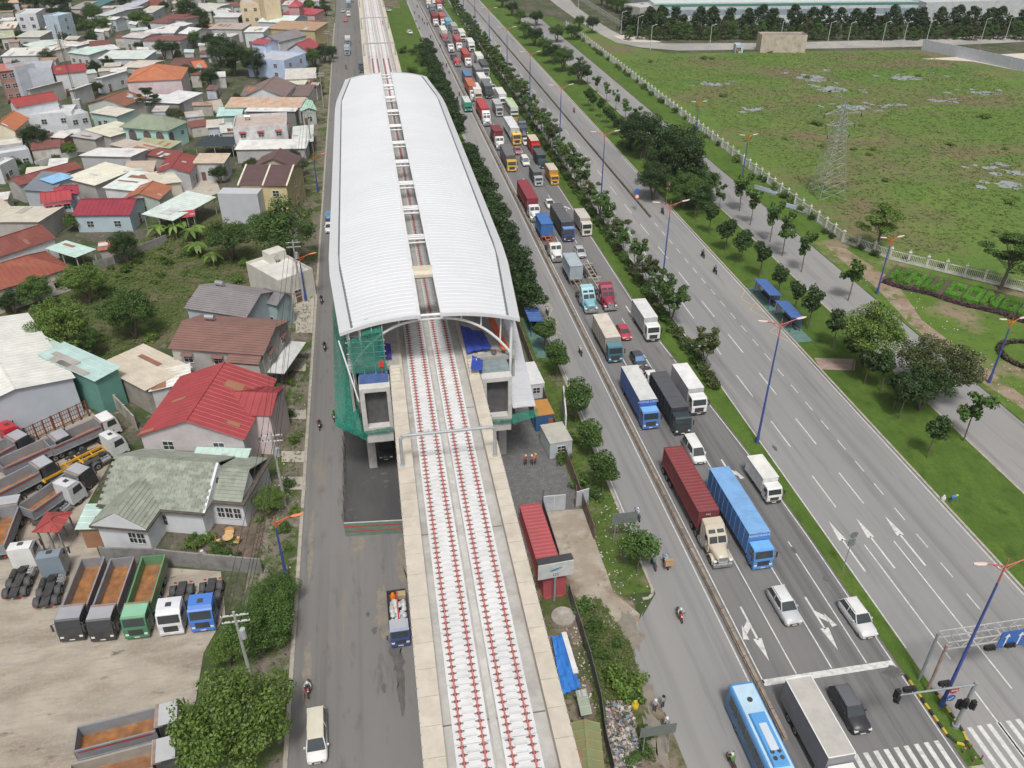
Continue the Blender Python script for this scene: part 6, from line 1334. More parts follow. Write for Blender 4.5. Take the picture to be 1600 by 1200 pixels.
def proto(kind, seed):
    """trunk and crown meshes of a tree about one unit high scaled in metres"""
    random.seed(seed); tb, cb = MB(), MB(); cl = []
    if kind == 'round':                                 # dense clipped street tree, 6.5 m
        limb(tb, (0,0,0), (.05,0,2.3), .13, .10)
        for _ in range(26):
            d = Vector((random.gauss(0,1), random.gauss(0,1), random.gauss(0,.8))).normalized(); r = random.uniform(.4,1)
            cl.append((d.x*1.75*r, d.y*1.75*r, 4.2+d.z*1.7*r, *(random.uniform(.7,1.05),)*2, random.uniform(.55,.8)))
            limb(tb, (.05,0,2.2), (cl[-1][0]*.8, cl[-1][1]*.8, cl[-1][2]-.2), .05, .02)
        leaves(cb, cl, 4200, .27, core=.55)
    elif kind == 'clumpy':                              # airy multi-stem median tree, 7.5 m
        for k in range(4):
            a = k*1.6+random.uniform(-.3,.3); x, y = math.cos(a)*.9, math.sin(a)*.9
            limb(tb, (0,0,0), (x*.4,y*.4,2.3), .10, .07); limb(tb, (x*.4,y*.4,2.3), (x*1.3,y*1.3,5.0), .07, .03)
            for j in range(4):
                t = .35+.2*j; px, py, pz = x*(.5+1.1*t)+random.uniform(-.7,.7), y*(.5+1.1*t)+random.uniform(-.7,.7), 2.6+3.6*t+random.uniform(-.3,.5)
                cl.append((px,py,pz,random.uniform(.55,.95),random.uniform(.55,.95),random.uniform(.35,.6))); limb(tb, (x*.8,y*.8,3.4), (px,py,pz), .035, .012)
        leaves(cb, cl, 1500, .40, core=.2)
    elif kind == 'sapling':                             # small roundish tree, 4.5 m
        limb(tb, (0,0,0), (.02,.02,2.0), .07, .05)
        for _ in range(16):
            d = Vector((random.gauss(0,1), random.gauss(0,1), random.gauss(0,.9))).normalized(); r = random.uniform(.3,1)
            cl.append((d.x*1.0*r, d.y*1.0*r, 3.1+d.z*1.15*r, *(random.uniform(.45,.7),)*2, random.uniform(.4,.6)))
        leaves(cb, cl, 1300, .26)
    elif kind == 'thin':                                # lanky tree with a few leaf tufts, 6 m
        limb(tb, (0,0,0), (.1,.05,3.2), .08, .05)
        for k in range(9):
            a = random.uniform(0,6.28); h = random.uniform(2.6,5.8); r = random.uniform(.3,1.2)
            cl.append((math.cos(a)*r, math.sin(a)*r, h, random.uniform(.35,.7), random.uniform(.35,.7), random.uniform(.35,.6))); limb(tb, (.1,.05,2.9), (math.cos(a)*r, math.sin(a)*r, h), .035, .012)
        leaves(cb, cl, 700, .38, core=.15)
    elif kind == 'umbrella':                            # wide layered crown, 10 m high, 11 m wide
        limb(tb, (0,0,0), (.2,.1,4.0), .30, .22)
        for k in range(30):
            a = random.uniform(0,6.28); lay = random.choice((5.0,6.2,7.3,8.3,9.2)); R_ = {5.0:4.6,6.2:4.8,7.3:4.0,8.3:3.0,9.2:1.7}[lay]; r = R_*random.random()**.5
            x, y = math.cos(a)*r, math.sin(a)*r; cl.append((x, y, lay+random.uniform(-.2,.2), random.uniform(.9,1.6), random.uniform(.9,1.6), random.uniform(.28,.45))); limb(tb, (.2,.1,random.uniform(3.2,4.2)), (x,y,lay-.1), .07, .02)
        leaves(cb, cl, 7500, .32, 1.6, .2)
    elif kind == 'big':                                 # broad dense rain tree, 11 m
        for k in range(3):
            a = k*2.1; limb(tb, (0,0,0), (math.cos(a)*1.2,math.sin(a)*1.2,4.0), .35, .2)
        for k in range(60):
            d = Vector((random.gauss(0,1), random.gauss(0,1), abs(random.gauss(0,.9))-.25)).normalized(); r = random.uniform(.45,1)
            x, y, z = d.x*4.6*r, d.y*4.6*r, 5.2+d.z*4.4*r; cl.append((x,y,z,random.uniform(.8,1.7),random.uniform(.8,1.7),random.uniform(.6,1.1)))
            if k % 3 == 0: limb(tb, (0,0,3.6), (x*.85,y*.85,z-.3), .10, .03)
        leaves(cb, cl, 13000, .26)
    elif kind in ('wood','woodlow'):                                # woodland-edge tree, foliage to the ground, 11 m
        limb(tb, (0,0,0), (0,0,7), .3, .1)
        for k in range(60):
            h = random.random()**.8; a = random.uniform(0,6.28); r = (3.9*(1-h**2.6)**.6+.3)*random.uniform(.4,1)
            cl.append((math.cos(a)*r, math.sin(a)*r, .8+9.4*h, random.uniform(.8,1.5), random.uniform(.8,1.5), random.uniform(.6,1.1)))
            if k % 4 == 0: limb(tb, (0,0,.5+5*h), (math.cos(a)*r*.8, math.sin(a)*r*.8, .7+9*h), .07, .02)
        leaves(cb, cl, *((8000, .36) if kind == 'wood' else (1900, .75)))
    elif kind == 'bush':                                # shrub mound, 2 m
        for k in range(14):
            a = random.uniform(0,6.28); r = random.uniform(0,1.1); h = random.uniform(.35,1.25)
            cl.append((math.cos(a)*r, math.sin(a)*r, h, random.uniform(.4,.7), random.uniform(.4,.7), random.uniform(.35,.55))); limb(tb, (0,0,0), (math.cos(a)*r*.7, math.sin(a)*r*.7, h), .04, .02)
        leaves(cb, cl, 800, .24)
    elif kind == 'banana':
        limb(tb, (0,0,0), (0,0,2.2), .14, .10)
        for k in range(11):
            a = k*.9+random.uniform(-.2,.2); L_ = random.uniform(1.6,2.6); u = Vector((math.cos(a),math.sin(a),0)); w = Vector((-u.y,u.x,0)); p = [Vector((0,0,2.1))+u*(L_*t)+Vector((0,0,1.6*t-1.7*t*t*1.3)) for t in (0,.25,.5,.75,1)]
            ww = (.08,.30,.34,.26,.04); cb.add([q+w*h for q, h in zip(p, ww)]+[q-w*h-Vector((0,0,.06)) for q, h in zip(p, ww)], [(i,i+1,i+6,i+5) for i in range(4)])
    return tb.mesh('trunk', bark), cb.mesh('crown', LF_mid)
PR = {k: [proto(k, 10*i+sd) for sd in range(n)] for i, (k, n) in enumerate((('round',3),('clumpy',5),('sapling',3),('thin',3),('umbrella',3),('big',4),('wood',3),('bush',4),('banana',2)))}
tree_n = 0
NAMES = {'bush':'shrub','banana':'banana_plant'}
def tree(kind, loc, label, sc=1.0, leaf=None, group=None, sz=None, name=None, cat=None):
    global tree_n; tree_n += 1; random.seed(tree_n*7+3)
    tm, cm = random.choice(PR[kind]); t = thing(name or NAMES.get(kind, 'tree'), label, cat or ('shrub' if kind == 'bush' else 'tree'), (loc[0],loc[1],loc[2] if len(loc) > 2 else 0), random.uniform(0,6.28), group)
    s = sc*random.uniform(.93,1.07); t.scale = (s*random.uniform(.86,1.14), s*random.uniform(.86,1.14), s*(sz or random.uniform(.90,1.1)))
    obj('trunk', tm, t); c = obj('crown', cm, t)
    if leaf: recolor(c, [leaf])
    return t
random.seed(21)
# service-road row
ys = [60.3,73.8,80.9,88.8,100.6]+[108.5]; y = 119
while y < 205: ys.append(y); y += random.uniform(5.2,6.6)
y = 222
while y < 335: ys.append(y); y += random.uniform(6.5,8.5)
for k, y in enumerate(ys): tree('round', (24.1+random.uniform(-.2,.2)-(.6 if y > 115 else 0), y, .02), f'dense round green tree, {ordw(k)} from the near end of the service road row', 1.02 if y < 115 else 1.22, LF_mid if y < 115 else LF_dark, 'round trees along the service road', name='street_tree')
# median row
ys = [99.2, 113.5]; y = 119
while y < 455: ys.append(y); y += random.uniform(5.6,8.2)
for k, y in enumerate(ys): tree('clumpy', (46.6+random.uniform(-.4,.3), y, .13), f'airy median tree, {ordw(k)} from the near end of the median row', .98 if y < 110 else random.uniform(.85,1.12), LF_mid if k % 3 else LF_olive, 'airy trees on the median', name='median_tree')
tree('sapling', (46.9,103.8,.13), 'tiny sapling on the median between hedge and first airy tree', .65, LF_light)
# median hedge, segment by segment
def hedge_mesh(seed):
    random.seed(seed); cb = MB(); cl = [(random.uniform(-.75,.75), random.uniform(-3.2,3.2), random.uniform(.35,1.15), random.uniform(.4,.62), random.uniform(.4,.7), random.uniform(.32,.5)) for _ in range(34)]
    leaves(cb, cl, 1900, .27); return cb.mesh('hedge', LF_mid)
hm_ = [hedge_mesh(s) for s in range(4)]; y = 96; k = 0
while y < 330:
    o = obj('hedge', hm_[k % 4], None, (45.9-(.0 if y > 108 else -.35), y, .13), math.pi*(k % 2)); recolor(o, [LF_mid if k % 2 else LF_olive]); tag(o, f'clipped median hedge section, {ordw(k)} from the junction end', 'hedge', 'hedge sections along the median'); y += 6.0; k += 1
o = obj('hedge', hm_[0], None, (45.9,330,.13)); o.scale = (1,30/6,1); o.location.y = 360; tag(o, 'far end of the clipped median hedge', 'hedge')
# grass strip trees
for k, (u, v) in enumerate(((1448,716),(1375,612),(1404,655),(1350,600),(1240,490),(1215,462),(1186,434),(1157,412),(1133,392),(1107,366),(1085,343))): tree('sapling', gp(u,v)[:2]+(.1,), f'small dark round tree on the grass strip, {ordw(k)} counted from the right', 1.5, LF_dark, 'small dark trees on the grass strip')
for k, v in enumerate((300,282,266,252,238,226,214,203,194,185,176,168)): p = at(820+ (v-70)*.93, v); tree('sapling', (67.8+random.uniform(-.5,.5), p.y, .1), f'small tree on the grass strip beyond the round signs, {ordw(k)} of that row', 1.3, LF_dark, 'small trees far along the grass strip')
for k, (u, v) in enumerate(((1505,690),(1252,425),(1222,400),(1203,378),(1172,352),(1155,330),(1325,470))): tree('thin', gp(u,v)[:2]+(.1,), f'lanky young tree beside the grey side road, {ordw(k)} in the list from the right', 1.5, LF_mid, 'lanky trees by the side road')
tree('big', (70.7,95.2,.1), 'tall light green tree beside the bus stop path', .98, LF_light, sz=1.12)
tree('big', (76.2,86.0,.1), 'broad dark olive tree overhanging the side road', 1.22, LF_olive, sz=.85)
tree('umbrella', gp(1368,392), 'yellow green layered tree behind the white fence', .98, LF_light)
tree('umbrella', gp(1563,452), 'dark layered tree at the right edge behind the hedge letters', 1.15, LF_mid)
tree('big', gp(1055,292), 'largest dark tree beside the far carriageway', 1.45, LF_dark); tree('big', gp(1005,245), 'dark tree joined to the largest tree on its far side', 1.15, LF_dark); tree('big', gp(1020,312), 'dark tree joined to the largest tree on its near side', .95, LF_dark)
for k, (u, v, s) in enumerate(((1068,325,.85),(1090,330,.7),(1100,312,.7),(905,132,.75),(880,112,.95),(865,100,.85),(850,88,.8),(835,72,.8),(820,60,.75),(925,52,.7),(905,45,.6),(838,40,.7),(812,38,.7),(800,25,.7),(785,12,.7),(895,62,.7),(870,66,.7))): tree('big', gp(u,v), f'bushy tree along the far side road, {ordw(k)} of the belt', s, LF_dark if k % 2 else LF_mid, 'bushy trees along the side road')
for k in range(16): p = at(905+k*14+random.uniform(-3,3), 118+k*14); tree('thin', (74.6,p.y,.1), f'slim young tree at the side road kerb, {ordw(k)} from the far end', 1.1, LF_mid, 'slim trees at the side road kerb')
tree('wood', gp(1040,290), 'dense dark tree filling the middle of the largest clump', 1.35, LF_dark); tree('wood', gp(1072,300), 'dense dark tree at the right of the largest clump', 1.1, LF_dark); tree('wood', gp(985,235), 'dense dark tree at the far left of the largest clump', .9, LF_dark); tree('big', (73.0,83.5,.1), 'dark olive tree crowding the broad one by the side road', .8, LF_dark)
for k, (u, v) in enumerate(((1300,545),(1262,515),(1330,582),(1395,640))): tree('sapling', gp(u,v)[:2]+(.1,), f'dark bushy tree near the bus stop path, {ordw(k)} of four', 1.7, LF_dark, 'bushy trees near the bus stop path')
# wood behind the field
random.seed(8)
for k in range(44): u = 985+k*14.5+random.uniform(-5,5); tree('wood', gp(u, 62.0+random.uniform(-1.5,.8)), f'front row tree of the wood behind the field, {ordw(k)} from the left', random.uniform(.45,.7), (LF_mid, LF_olive, LF_mid)[k % 3], 'front row of the far wood')
def bake(b, me, loc, rz, sc):
    c, s_ = math.cos(rz)*sc, math.sin(rz)*sc; b.add([(loc[0]+p.co.x*c-p.co.y*s_, loc[1]+p.co.x*s_+p.co.y*c, p.co.z*sc) for p in me.vertices], [tuple(f.vertices) for f in me.polygons])
PRW = [proto('woodlow', 900+k)[1] for k in range(3)]; wb = MB()
for k in range(30): bake(wb, PRW[k % 3], gp(985+k*21+random.uniform(-8,8), 55+random.uniform(-1.5,1.5)), random.uniform(0,6), random.uniform(.66,.85))
for k in range(26): bake(wb, PRW[k % 3], gp(985+k*25+random.uniform(-8,8), 46+random.uniform(-2,2)), random.uniform(0,6), random.uniform(.8,1.0))
stuff(tag(wb.build('far_wood', LF_dark), 'dark mass of woodland between the front row of trees and the factory', 'wood'))
for k in range(12): u = 940+k*8; tree('big', gp(u, 8+k*3.5), f'tree beside the far factory lane, {ordw(k)} from the top', .75, LF_mid, 'trees by the far lane')
# trees among the houses
random.seed(31)
T = [(452,416,1.42,'big',LF_mid,'large spreading tree by the left street above the tower house'),(362,408,.92,'big',LF_mid,'bushy tree at the upper end of the vacant lot'),(108,560,.92,'big',LF_light,'bright green tree behind the mint warehouse roof'),(140,562,.55,'big',LF_mid,'smaller green tree beside the bright green one'),(212,528,.88,'big',LF_mid,'green tree in the middle of the vacant lot'),(140,474,.82,'big',LF_light,'pale green tree beside the cream house'),
 (62,480,.55,'big',LF_mid,'dark shrub tree under the cream house windows'),(25,490,.4,'big',LF_dark,'small shrub tree at the left edge below the cream house'),(200,412,.62,'big',LF_dark,'dark bush tree beside the rust shed'),(120,360,.4,'big',LF_mid,'small tree behind the mint carport'),
 (384,1192,1.0,'big',LF_light,'big leafy tree at the bottom of the truck yard'),(410,1012,.62,'big',LF_mid,'leafy tree beside the blue tractor unit'),(360,1040,.40,'big',LF_light,'low bright tree between the two yard trees'),(432,985,.5,'big',LF_mid,'tree on the verge behind the yard'),(436,945,.45,'big',LF_mid,'tree on the verge beside the garden wall'),
 (368,118,1.25,'big',LF_dark,'dark tree clump left of the brown double gable'),(400,122,1.1,'big',LF_dark,'dark tree right of the brown roofed clump'),(345,105,.9,'big',LF_dark,'dark tree behind the clump'),(330,140,.8,'big',LF_dark,'dark tree above the white shop'),(300,132,.7,'big',LF_dark,'dark tree right of the orange hip roof'),
 (258,92,.75,'big',LF_dark,'dark tree above the orange hip roof'),(275,88,.6,'big',LF_dark,'dark tree beside it towards the right'),(305,75,.6,'big',LF_mid,'tree right of the gabled white houses'),(330,80,.75,'big',LF_dark,'tree behind the brown hip roof'),(350,88,.8,'big',LF_dark,'tree between the brown hip and the blue house'),
 (298,40,1.1,'big',LF_dark,'dark tree above the white houses'),(318,42,.85,'big',LF_dark,'dark tree right of the dark one above the white houses'),(196,22,1.2,'umbrella',LF_dark,'tall dark conifer like tree at the top left'),(220,44,.9,'big',LF_mid,'tree right of the tall dark tree'),(232,46,.6,'big',LF_light,'light green tree beside the white tin roof'),(150,40,.9,'big',LF_mid,'tree in the far garden'),(120,48,.9,'big',LF_dark,'dark tree left of the far garden'),(105,38,.9,'big',LF_dark,'dark tree beside the light blue balcony house'),(138,58,.8,'big',LF_mid,'low tree behind the white sheds'),(162,55,.7,'big',LF_mid,'low tree behind the maroon roof'),(175,48,.7,'big',LF_light,'light tree in the far garden'),
 (60,20,.9,'big',LF_dark,'dark tree above the white three storey house'),(85,22,.9,'big',LF_dark,'dark tree right of the white three storey house'),(15,30,.8,'big',LF_dark,'dark tree at the top left edge'),(40,14,.8,'big',LF_dark,'dark tree at the top left'),(5,20,.8,'big',LF_dark,'dark tree in the top left corner'),(105,18,.9,'big',LF_dark,'dark tree below the wrecked roof'),
 (78,104,.75,'big',LF_olive,'yellow olive tree beside the cell tower'),(50,98,.5,'big',LF_dark,'dark shrub tree left of the olive one'),(150,122,.6,'big',LF_dark,'dark tree right of the small red gable'),(172,112,.55,'big',LF_dark,'dark tree beside the maroon roof end'),(153,150,.5,'big',LF_dark,'round dark tree before the brown gable'),(238,182,.85,'umbrella',LF_dark,'flat crowned dark tree above the mint house'),(60,240,.75,'big',LF_dark,'dark garden tree below the cell tower'),(112,246,.4,'big',LF_light,'bright garden bush tree by the white wall'),(345,192,.4,'banana',LF_mid,'palm like plant left of the weathered house'),(442,238,.4,'banana',LF_light,'papaya plant before the weathered house'),
 (490,105,.65,'big',LF_mid,'street tree beside the white gabled house'),(478,95,.7,'big',LF_mid,'bushy street tree below the raspberry roof'),(508,98,.65,'big',LF_dark,'dark street tree near the kerb'),(520,92,.5,'big',LF_mid,'small street tree at the kerb'),(485,20,.7,'big',LF_light,'light street tree by the pagoda'),(510,25,.6,'big',LF_dark,'dark street tree at the top of the street'),(505,5,.8,'big',LF_dark,'dark street tree at the top edge'),(415,45,.4,'big',LF_dark,'small tree left of the tan ribbed roof'),(468,58,.4,'big',LF_dark,'small tree below the tan ribbed roof'),(380,44,.5,'big',LF_dark,'tree below the blue grey shed'),(470,275,.5,'big',LF_mid,'tree right of the yellow house'),(462,258,.4,'big',LF_dark,'tree behind the yellow house'),(480,140,.5,'banana',LF_light,'palm like plant at the street corner'),(498,150,.45,'big',LF_light,'bush tree by the street kerb'),(425,640,.45,'big',LF_mid,'garden tree right of the red roof'),(420,665,.4,'big',LF_light,'garden bush tree by the red house lean-to'),(395,705,.35,'big',LF_mid,'small garden tree above the shingled house'),(425,800,.4,'big',LF_light,'garden tree at the right of the shingled house')]
for u, v, s, k, lf, lab in T: tree(k, gp(u,v), lab, s, lf)
for k, (u, v) in enumerate(((255,352),(275,372),(300,380),(248,372),(288,362),(310,400),(335,415),(312,372))): tree('banana', gp(u,v), f'banana plant at the upper edge of the vacant lot, {ordw(k)} of the stand', 1.1, LF_light, 'banana plants on the vacant lot')
random.seed(5)
def scatter(poly, n):
    xs = [p[0] for p in poly]; ys_ = [p[1] for p in poly]; out = []
    while len(out) < n:
        x, y = random.uniform(min(xs),max(xs)), random.uniform(min(ys_),max(ys_)); c = False
        for i in range(len(poly)):
            (x0,y0), (x1,y1) = poly[i], poly[i-1]
            if (y0 > y) != (y1 > y) and x < (x1-x0)*(y-y0)/(y1-y0)+x0: c = not c
        if c: out.append((x, y))
    return out
# shrubs
lot = [tuple(at(*p)[:2]) for p in ((40,510),(120,455),(190,400),(270,360),(400,390),(380,440),(300,470),(250,530),(160,570))]
for k, (x, y) in enumerate(scatter(lot, 48)): tree('bush', (x,y,0), f'low weedy shrub on the vacant lot, {ordw(k)} of many', random.uniform(.6,1.25), (LF_mid, LF_light, LF_light)[k % 3], 'weedy shrubs on the vacant lot', sz=.7)
fld = [tuple(at(*p)[:2]) for p in ((960,95),(1200,82),(1430,82),(1560,120),(1600,150),(1600,370),(1450,400),(1330,350),(1180,230))]
for k, (x, y) in enumerate(scatter(fld, 22)): tree('bush', (x,y,0), f'low dark shrub in the open field, {ordw(k)} of many', random.uniform(.7,1.5), LF_field if k % 2 else LF_light, 'low shrubs in the field', sz=.5)
for k, (u, v) in enumerate([(460,470),(440,540),(455,600),(440,660),(460,690),(452,760),(462,800),(445,830),(450,860),(455,650),(430,560),(425,600),(445,480),(455,420),(440,1000),(445,960)]): tree('bush', gp(u,v), f'verge shrub beside the left street, {ordw(k)} of the verge', random.uniform(.5,.95), LF_mid if k % 2 else LF_light, 'verge shrubs by the left street')
for k, (u, v) in enumerate([(985,1080),(975,1075),(915,960),(930,985),(925,1010),(940,1030),(905,950),(950,1055),(960,1010),(1005,1180),(985,1190),(1010,1150),(930,780),(880,720),(905,760),(893,690),(990,1095)]): tree('bush', gp(u,v), f'roadside shrub beside the building site, {ordw(k)} of the bank', random.uniform(.6,1.1) if k > 1 else 1.35, LF_light if k < 2 else LF_mid, 'roadside shrubs by the site')
for k in range(20): tree('bush', (random.uniform(14,23), random.uniform(222,350), 0), f'shrub on the green patch behind the station, {ordw(k)} of many', random.uniform(.9,2.0), LF_mid, 'shrubs behind the station')
for k, (u, v) in enumerate(((230,850),(245,838),(318,850),(330,846),(345,862),(352,868),(335,872),(300,842),(238,845),(300,856),(370,870),(365,850),(405,815))): tree('bush', gp(u,v), f'garden bush in front of the shingled house, {ordw(k)} of the garden', random.uniform(.45,.8), LF_mid if k % 3 else LF_light, 'bushes of the shingled house garden')
# weeds: uncountable tufts, one object each
def weeds(name, pts, s, h, m, label, cat):
    """low tufts of broad leaves lying in all directions"""
    b = MB()
    for x, y in pts:
        r0 = s*random.uniform(.6,1.6)
        for _ in range(5):
            a = random.uniform(0,6.28); q = s*random.uniform(.35,.8); p = Vector((x+random.uniform(-r0,r0), y+random.uniform(-r0,r0), h*random.uniform(.25,1)))
            d = Vector((math.cos(a)*q, math.sin(a)*q, random.uniform(-.35,.35)*q)); w = Vector((-d.y*.45, d.x*.45, random.uniform(-.25,.25)*q)); b.add([p-d,p-w,p+d,p+w], [(0,1,2,3)])
    return stuff(tag(b.build(name, m), label, cat))
weeds('weeds', scatter(lot, 4200), .22, .45, LF_weed, 'tangled weeds covering the vacant lot between the houses', 'weeds')
weeds('field_weeds', scatter(fld, 8000), .42, .26, LF_tuft, 'rough grass and weeds over the open field', 'weeds')
bank = [tuple(at(*p)[:2]) for p in ((905,935),(940,940),(985,1010),(1000,1060),(985,1120),(1000,1200),(950,1200),(920,1050))]
weeds('bank_weeds', scatter(bank, 2000), .18, .4, LF_weed, 'green weeds on the bank beside the site fence', 'weeds')
weeds('verge_weeds', scatter([(-17.5,40),(-13,40),(-13,260),(-17.5,260)], 1800), .18, .3, LF_weed, 'weeds on the verge of the left street', 'weeds')
weeds('service_verge_weeds', scatter([(21,64),(24.8,64),(24.8,200),(21,200)], 1300), .16, .25, LF_weed, 'weeds on the verge beside the service road', 'weeds')

# trees squeezed between the houses
def free(x, y, m):
    for hx, hy, w, d, a in HP:
        dx, dy = x-hx, y-hy; c, s_ = math.cos(-a), math.sin(-a); lx_, ly_ = dx*c-dy*s_, dx*s_+dy*c
        if abs(lx_) < w+m and abs(ly_) < d+m: return False
    return True
random.seed(64); blk_area = [tuple(at(*p)[:2]) for p in ((-20,330),(-40,40),(-20,2),(330,2),(500,2),(500,250),(330,290),(200,330))]
shed_c = [(.62,.62,.60),(.55,.50,.43),(.22,.085,.07),(.46,.44,.42),(.50,.60,.57),(.40,.26,.19),(.66,.66,.65),(.16,.09,.08)]
wall_c = [(.50,.50,.50),(.42,.40,.37),(.56,.54,.50),(.46,.50,.55)]; nsh = 0
for (x, y) in scatter(blk_area, 1500):
    w, d_, hgt = random.uniform(1.8,3.6), random.uniform(1.5,3.0), random.uniform(2.4,4.2)
    if nsh >= 110 or not free(x, y, max(w, d_)*.8): continue
    a = R(random.choice((-8,0,6,12,90,98,20))+random.uniform(-5,5)); t = thing('lean_to', f'small tin roofed lean-to wedged between houses, {ordw(nsh)} of the neighbourhood', 'shed', (x,y,0), a, 'lean-tos between the houses'); HP.append((x,y,w,d_,a)); br = MB(); rs_ = random.uniform(.2,.7)
    slope(br, (-w,-d_,hgt),(w,-d_,hgt),(w,d_,hgt+rs_),(-w,d_,hgt+rs_),'tin'); br.build('roof', rm(shed_c[nsh % 8], (.34,.20,.12) if nsh % 3 == 0 else None, .6), t); MB().box(-w+.2,w-.2,-d_+.2,d_-.2,0,hgt-.05).build('wall', wm(wall_c[nsh % 4],(.2,.19,.18),.6), t)
    if nsh % 2: MB().box(-w*.4,w*.1,-d_+.15,-d_+.195,0,2.0).build('door', woodm, t)
    nsh += 1
cand = [q for q in scatter(blk_area, 900) if free(q[0], q[1], 1.0)][:80]
for k, (x, y) in enumerate(cand): tree('big', (x,y,0), f'garden tree squeezed between the houses, {ordw(k)} of the neighbourhood', random.uniform(.28,.6), (LF_dark, LF_mid, LF_dark, LF_olive)[k % 4], 'garden trees between the houses', name='garden_tree')
# ---------------------------------------------------------------- people: one skinned body per pose
def body_mesh(name, J, E, mats_of):
    """J joint -> (pos, radius); E edges; mats_of joint -> material index"""
    keys = list(J); me = bpy.data.meshes.new(name); me.from_pydata([J[k][0] for k in keys], [(keys.index(a), keys.index(b)) for a, b in E], [])
    o = bpy.data.objects.new('tmp', me); COL.objects.link(o); o.modifiers.new('s', 'SKIN'); sv = me.skin_vertices[0].data
    for i, k in enumerate(keys):
        r = J[k][1]; sv[i].radius = r if isinstance(r, tuple) else (r, r); sv[i].use_root = (k == 'pelvis')
    ss = o.modifiers.new('u', 'SUBSURF'); ss.levels = 1; ss.render_levels = 1
    dg = bpy.context.evaluated_depsgraph_get(); out = bpy.data.meshes.new_from_object(o.evaluated_get(dg)); bpy.data.objects.remove(o)
    out.name = name; out.materials.clear()
    for m in (SHIRT0, TROU0, SKIN0): out.materials.append(m)
    pts = [(Vector(J[k][0]), mats_of.get(k, 0)) for k in keys]
    for p in out.polygons:
        c = p.center; p.material_index = min(pts, key=lambda q: (q[0]-c).length_squared)[1]; p.use_smooth = True
    return out
def clothm(c): return mat('cloth_%d_%d_%d' % tuple(int(x*1000) for x in c), c, .85, var=.15, scale=6)
SHIRT0, TROU0, SKIN0 = clothm((.4,.4,.42)), clothm((.05,.05,.07)), mat('skin', (.36,.22,.15), .6, var=.08)
EDG = [('pelvis','waist'),('waist','chest'),('chest','neck'),('neck','head'),('head','crown')]+[(a+s, b+s) if i else (a, b+s) for s in 'LR' for i, (a, b) in enumerate((('chest','sho'),('sho','elb'),('elb','wri'),('wri','hand')))]+[(a+s, b+s) if i else (a, b+s) for s in 'LR' for i, (a, b) in enumerate((('pelvis','hip'),('hip','knee'),('knee','ank'),('ank','toe')))]
MO = {'head':2,'crown':2,'neck':2,'handL':2,'handR':2,'wriL':2,'wriR':2,'pelvis':1,'hipL':1,'hipR':1,'kneeL':1,'kneeR':1,'ankL':1,'ankR':1,'toeL':1,'toeR':1}
def pose(P):
    R_ = {'pelvis':(.15,.12),'waist':(.14,.11),'chest':(.17,.13),'neck':.055,'head':.095,'crown':.08,'sho':.075,'elb':.05,'wri':.038,'hand':.045,'hip':.095,'knee':.07,'ank':.05,'toe':.045}
    return {k: (p, R_.get(k, R_.get(k[:-1]))) for k, p in P.items()}
def sym(P, mid): 
    out = dict(mid)
    for k, (x, y, z) in P.items(): out[k+'L'] = (-x,y,z); out[k+'R'] = (x,y,z)
    return out
STAND = body_mesh('body', pose(sym({'sho':(.19,0,1.42),'elb':(.26,.03,1.13),'wri':(.27,-.05,.88),'hand':(.26,-.07,.79),'hip':(.09,0,.90),'knee':(.11,-.02,.48),'ank':(.11,.02,.08),'toe':(.13,-.14,.045)}, {'pelvis':(0,0,.95),'waist':(0,0,1.1),'chest':(0,0,1.33),'neck':(0,0,1.50),'head':(0,-.02,1.60),'crown':(0,-.01,1.68)})), EDG, MO)
RIDE = body_mesh('body', pose(sym({'sho':(.19,-.06,1.28),'elb':(.30,-.24,1.08),'wri':(.29,-.46,1.02),'hand':(.29,-.52,1.01),'hip':(.10,.08,.80),'knee':(.17,-.34,.70),'ank':(.16,-.26,.30),'toe':(.16,-.40,.26)}, {'pelvis':(0,.12,.82),'waist':(0,.10,.97),'chest':(0,-.02,1.20),'neck':(0,-.09,1.36),'head':(0,-.13,1.46),'crown':(0,-.13,1.54)})), EDG, MO)
STOOP = body_mesh('body', pose(sym({'sho':(.19,-.42,1.0),'elb':(.24,-.52,.74),'wri':(.20,-.60,.50),'hand':(.18,-.62,.42),'hip':(.10,0,.85),'knee':(.13,-.10,.46),'ank':(.12,.04,.08),'toe':(.14,-.12,.045)}, {'pelvis':(0,.02,.90),'waist':(0,-.12,.98),'chest':(0,-.34,1.04),'neck':(0,-.50,1.05),'head':(0,-.60,1.03),'crown':(0,-.67,1.0)})), EDG, MO)
def helmet_mesh():
    b = MB(); secs = []
    for i in range(6):
        a = math.pi/2*i/5; r = .135*math.cos(a); z = .135*math.sin(a); secs.append([(r*math.cos(q)+0, r*1.15*math.sin(q), z) for q in [2*math.pi*k/12 for k in range(12)]])
    b.loft(secs); b.tube((0,-.05,-.02),(0,-.05,.01),.15,12); return b.mesh('helmet', clothm((.6,.6,.6)))
HELM = helmet_mesh()
def person(label, loc, mesh, shirt, trou, rz=0.0, helm=None, hz=(0,-.02,1.62), vest=None):
    t = thing('person', label, 'person', loc, rz); o = obj('body', mesh, t); recolor(o, [clothm(shirt), clothm(trou), None])
    if helm: recolor(obj('helmet', HELM, t, hz), [clothm(helm)])
    return t
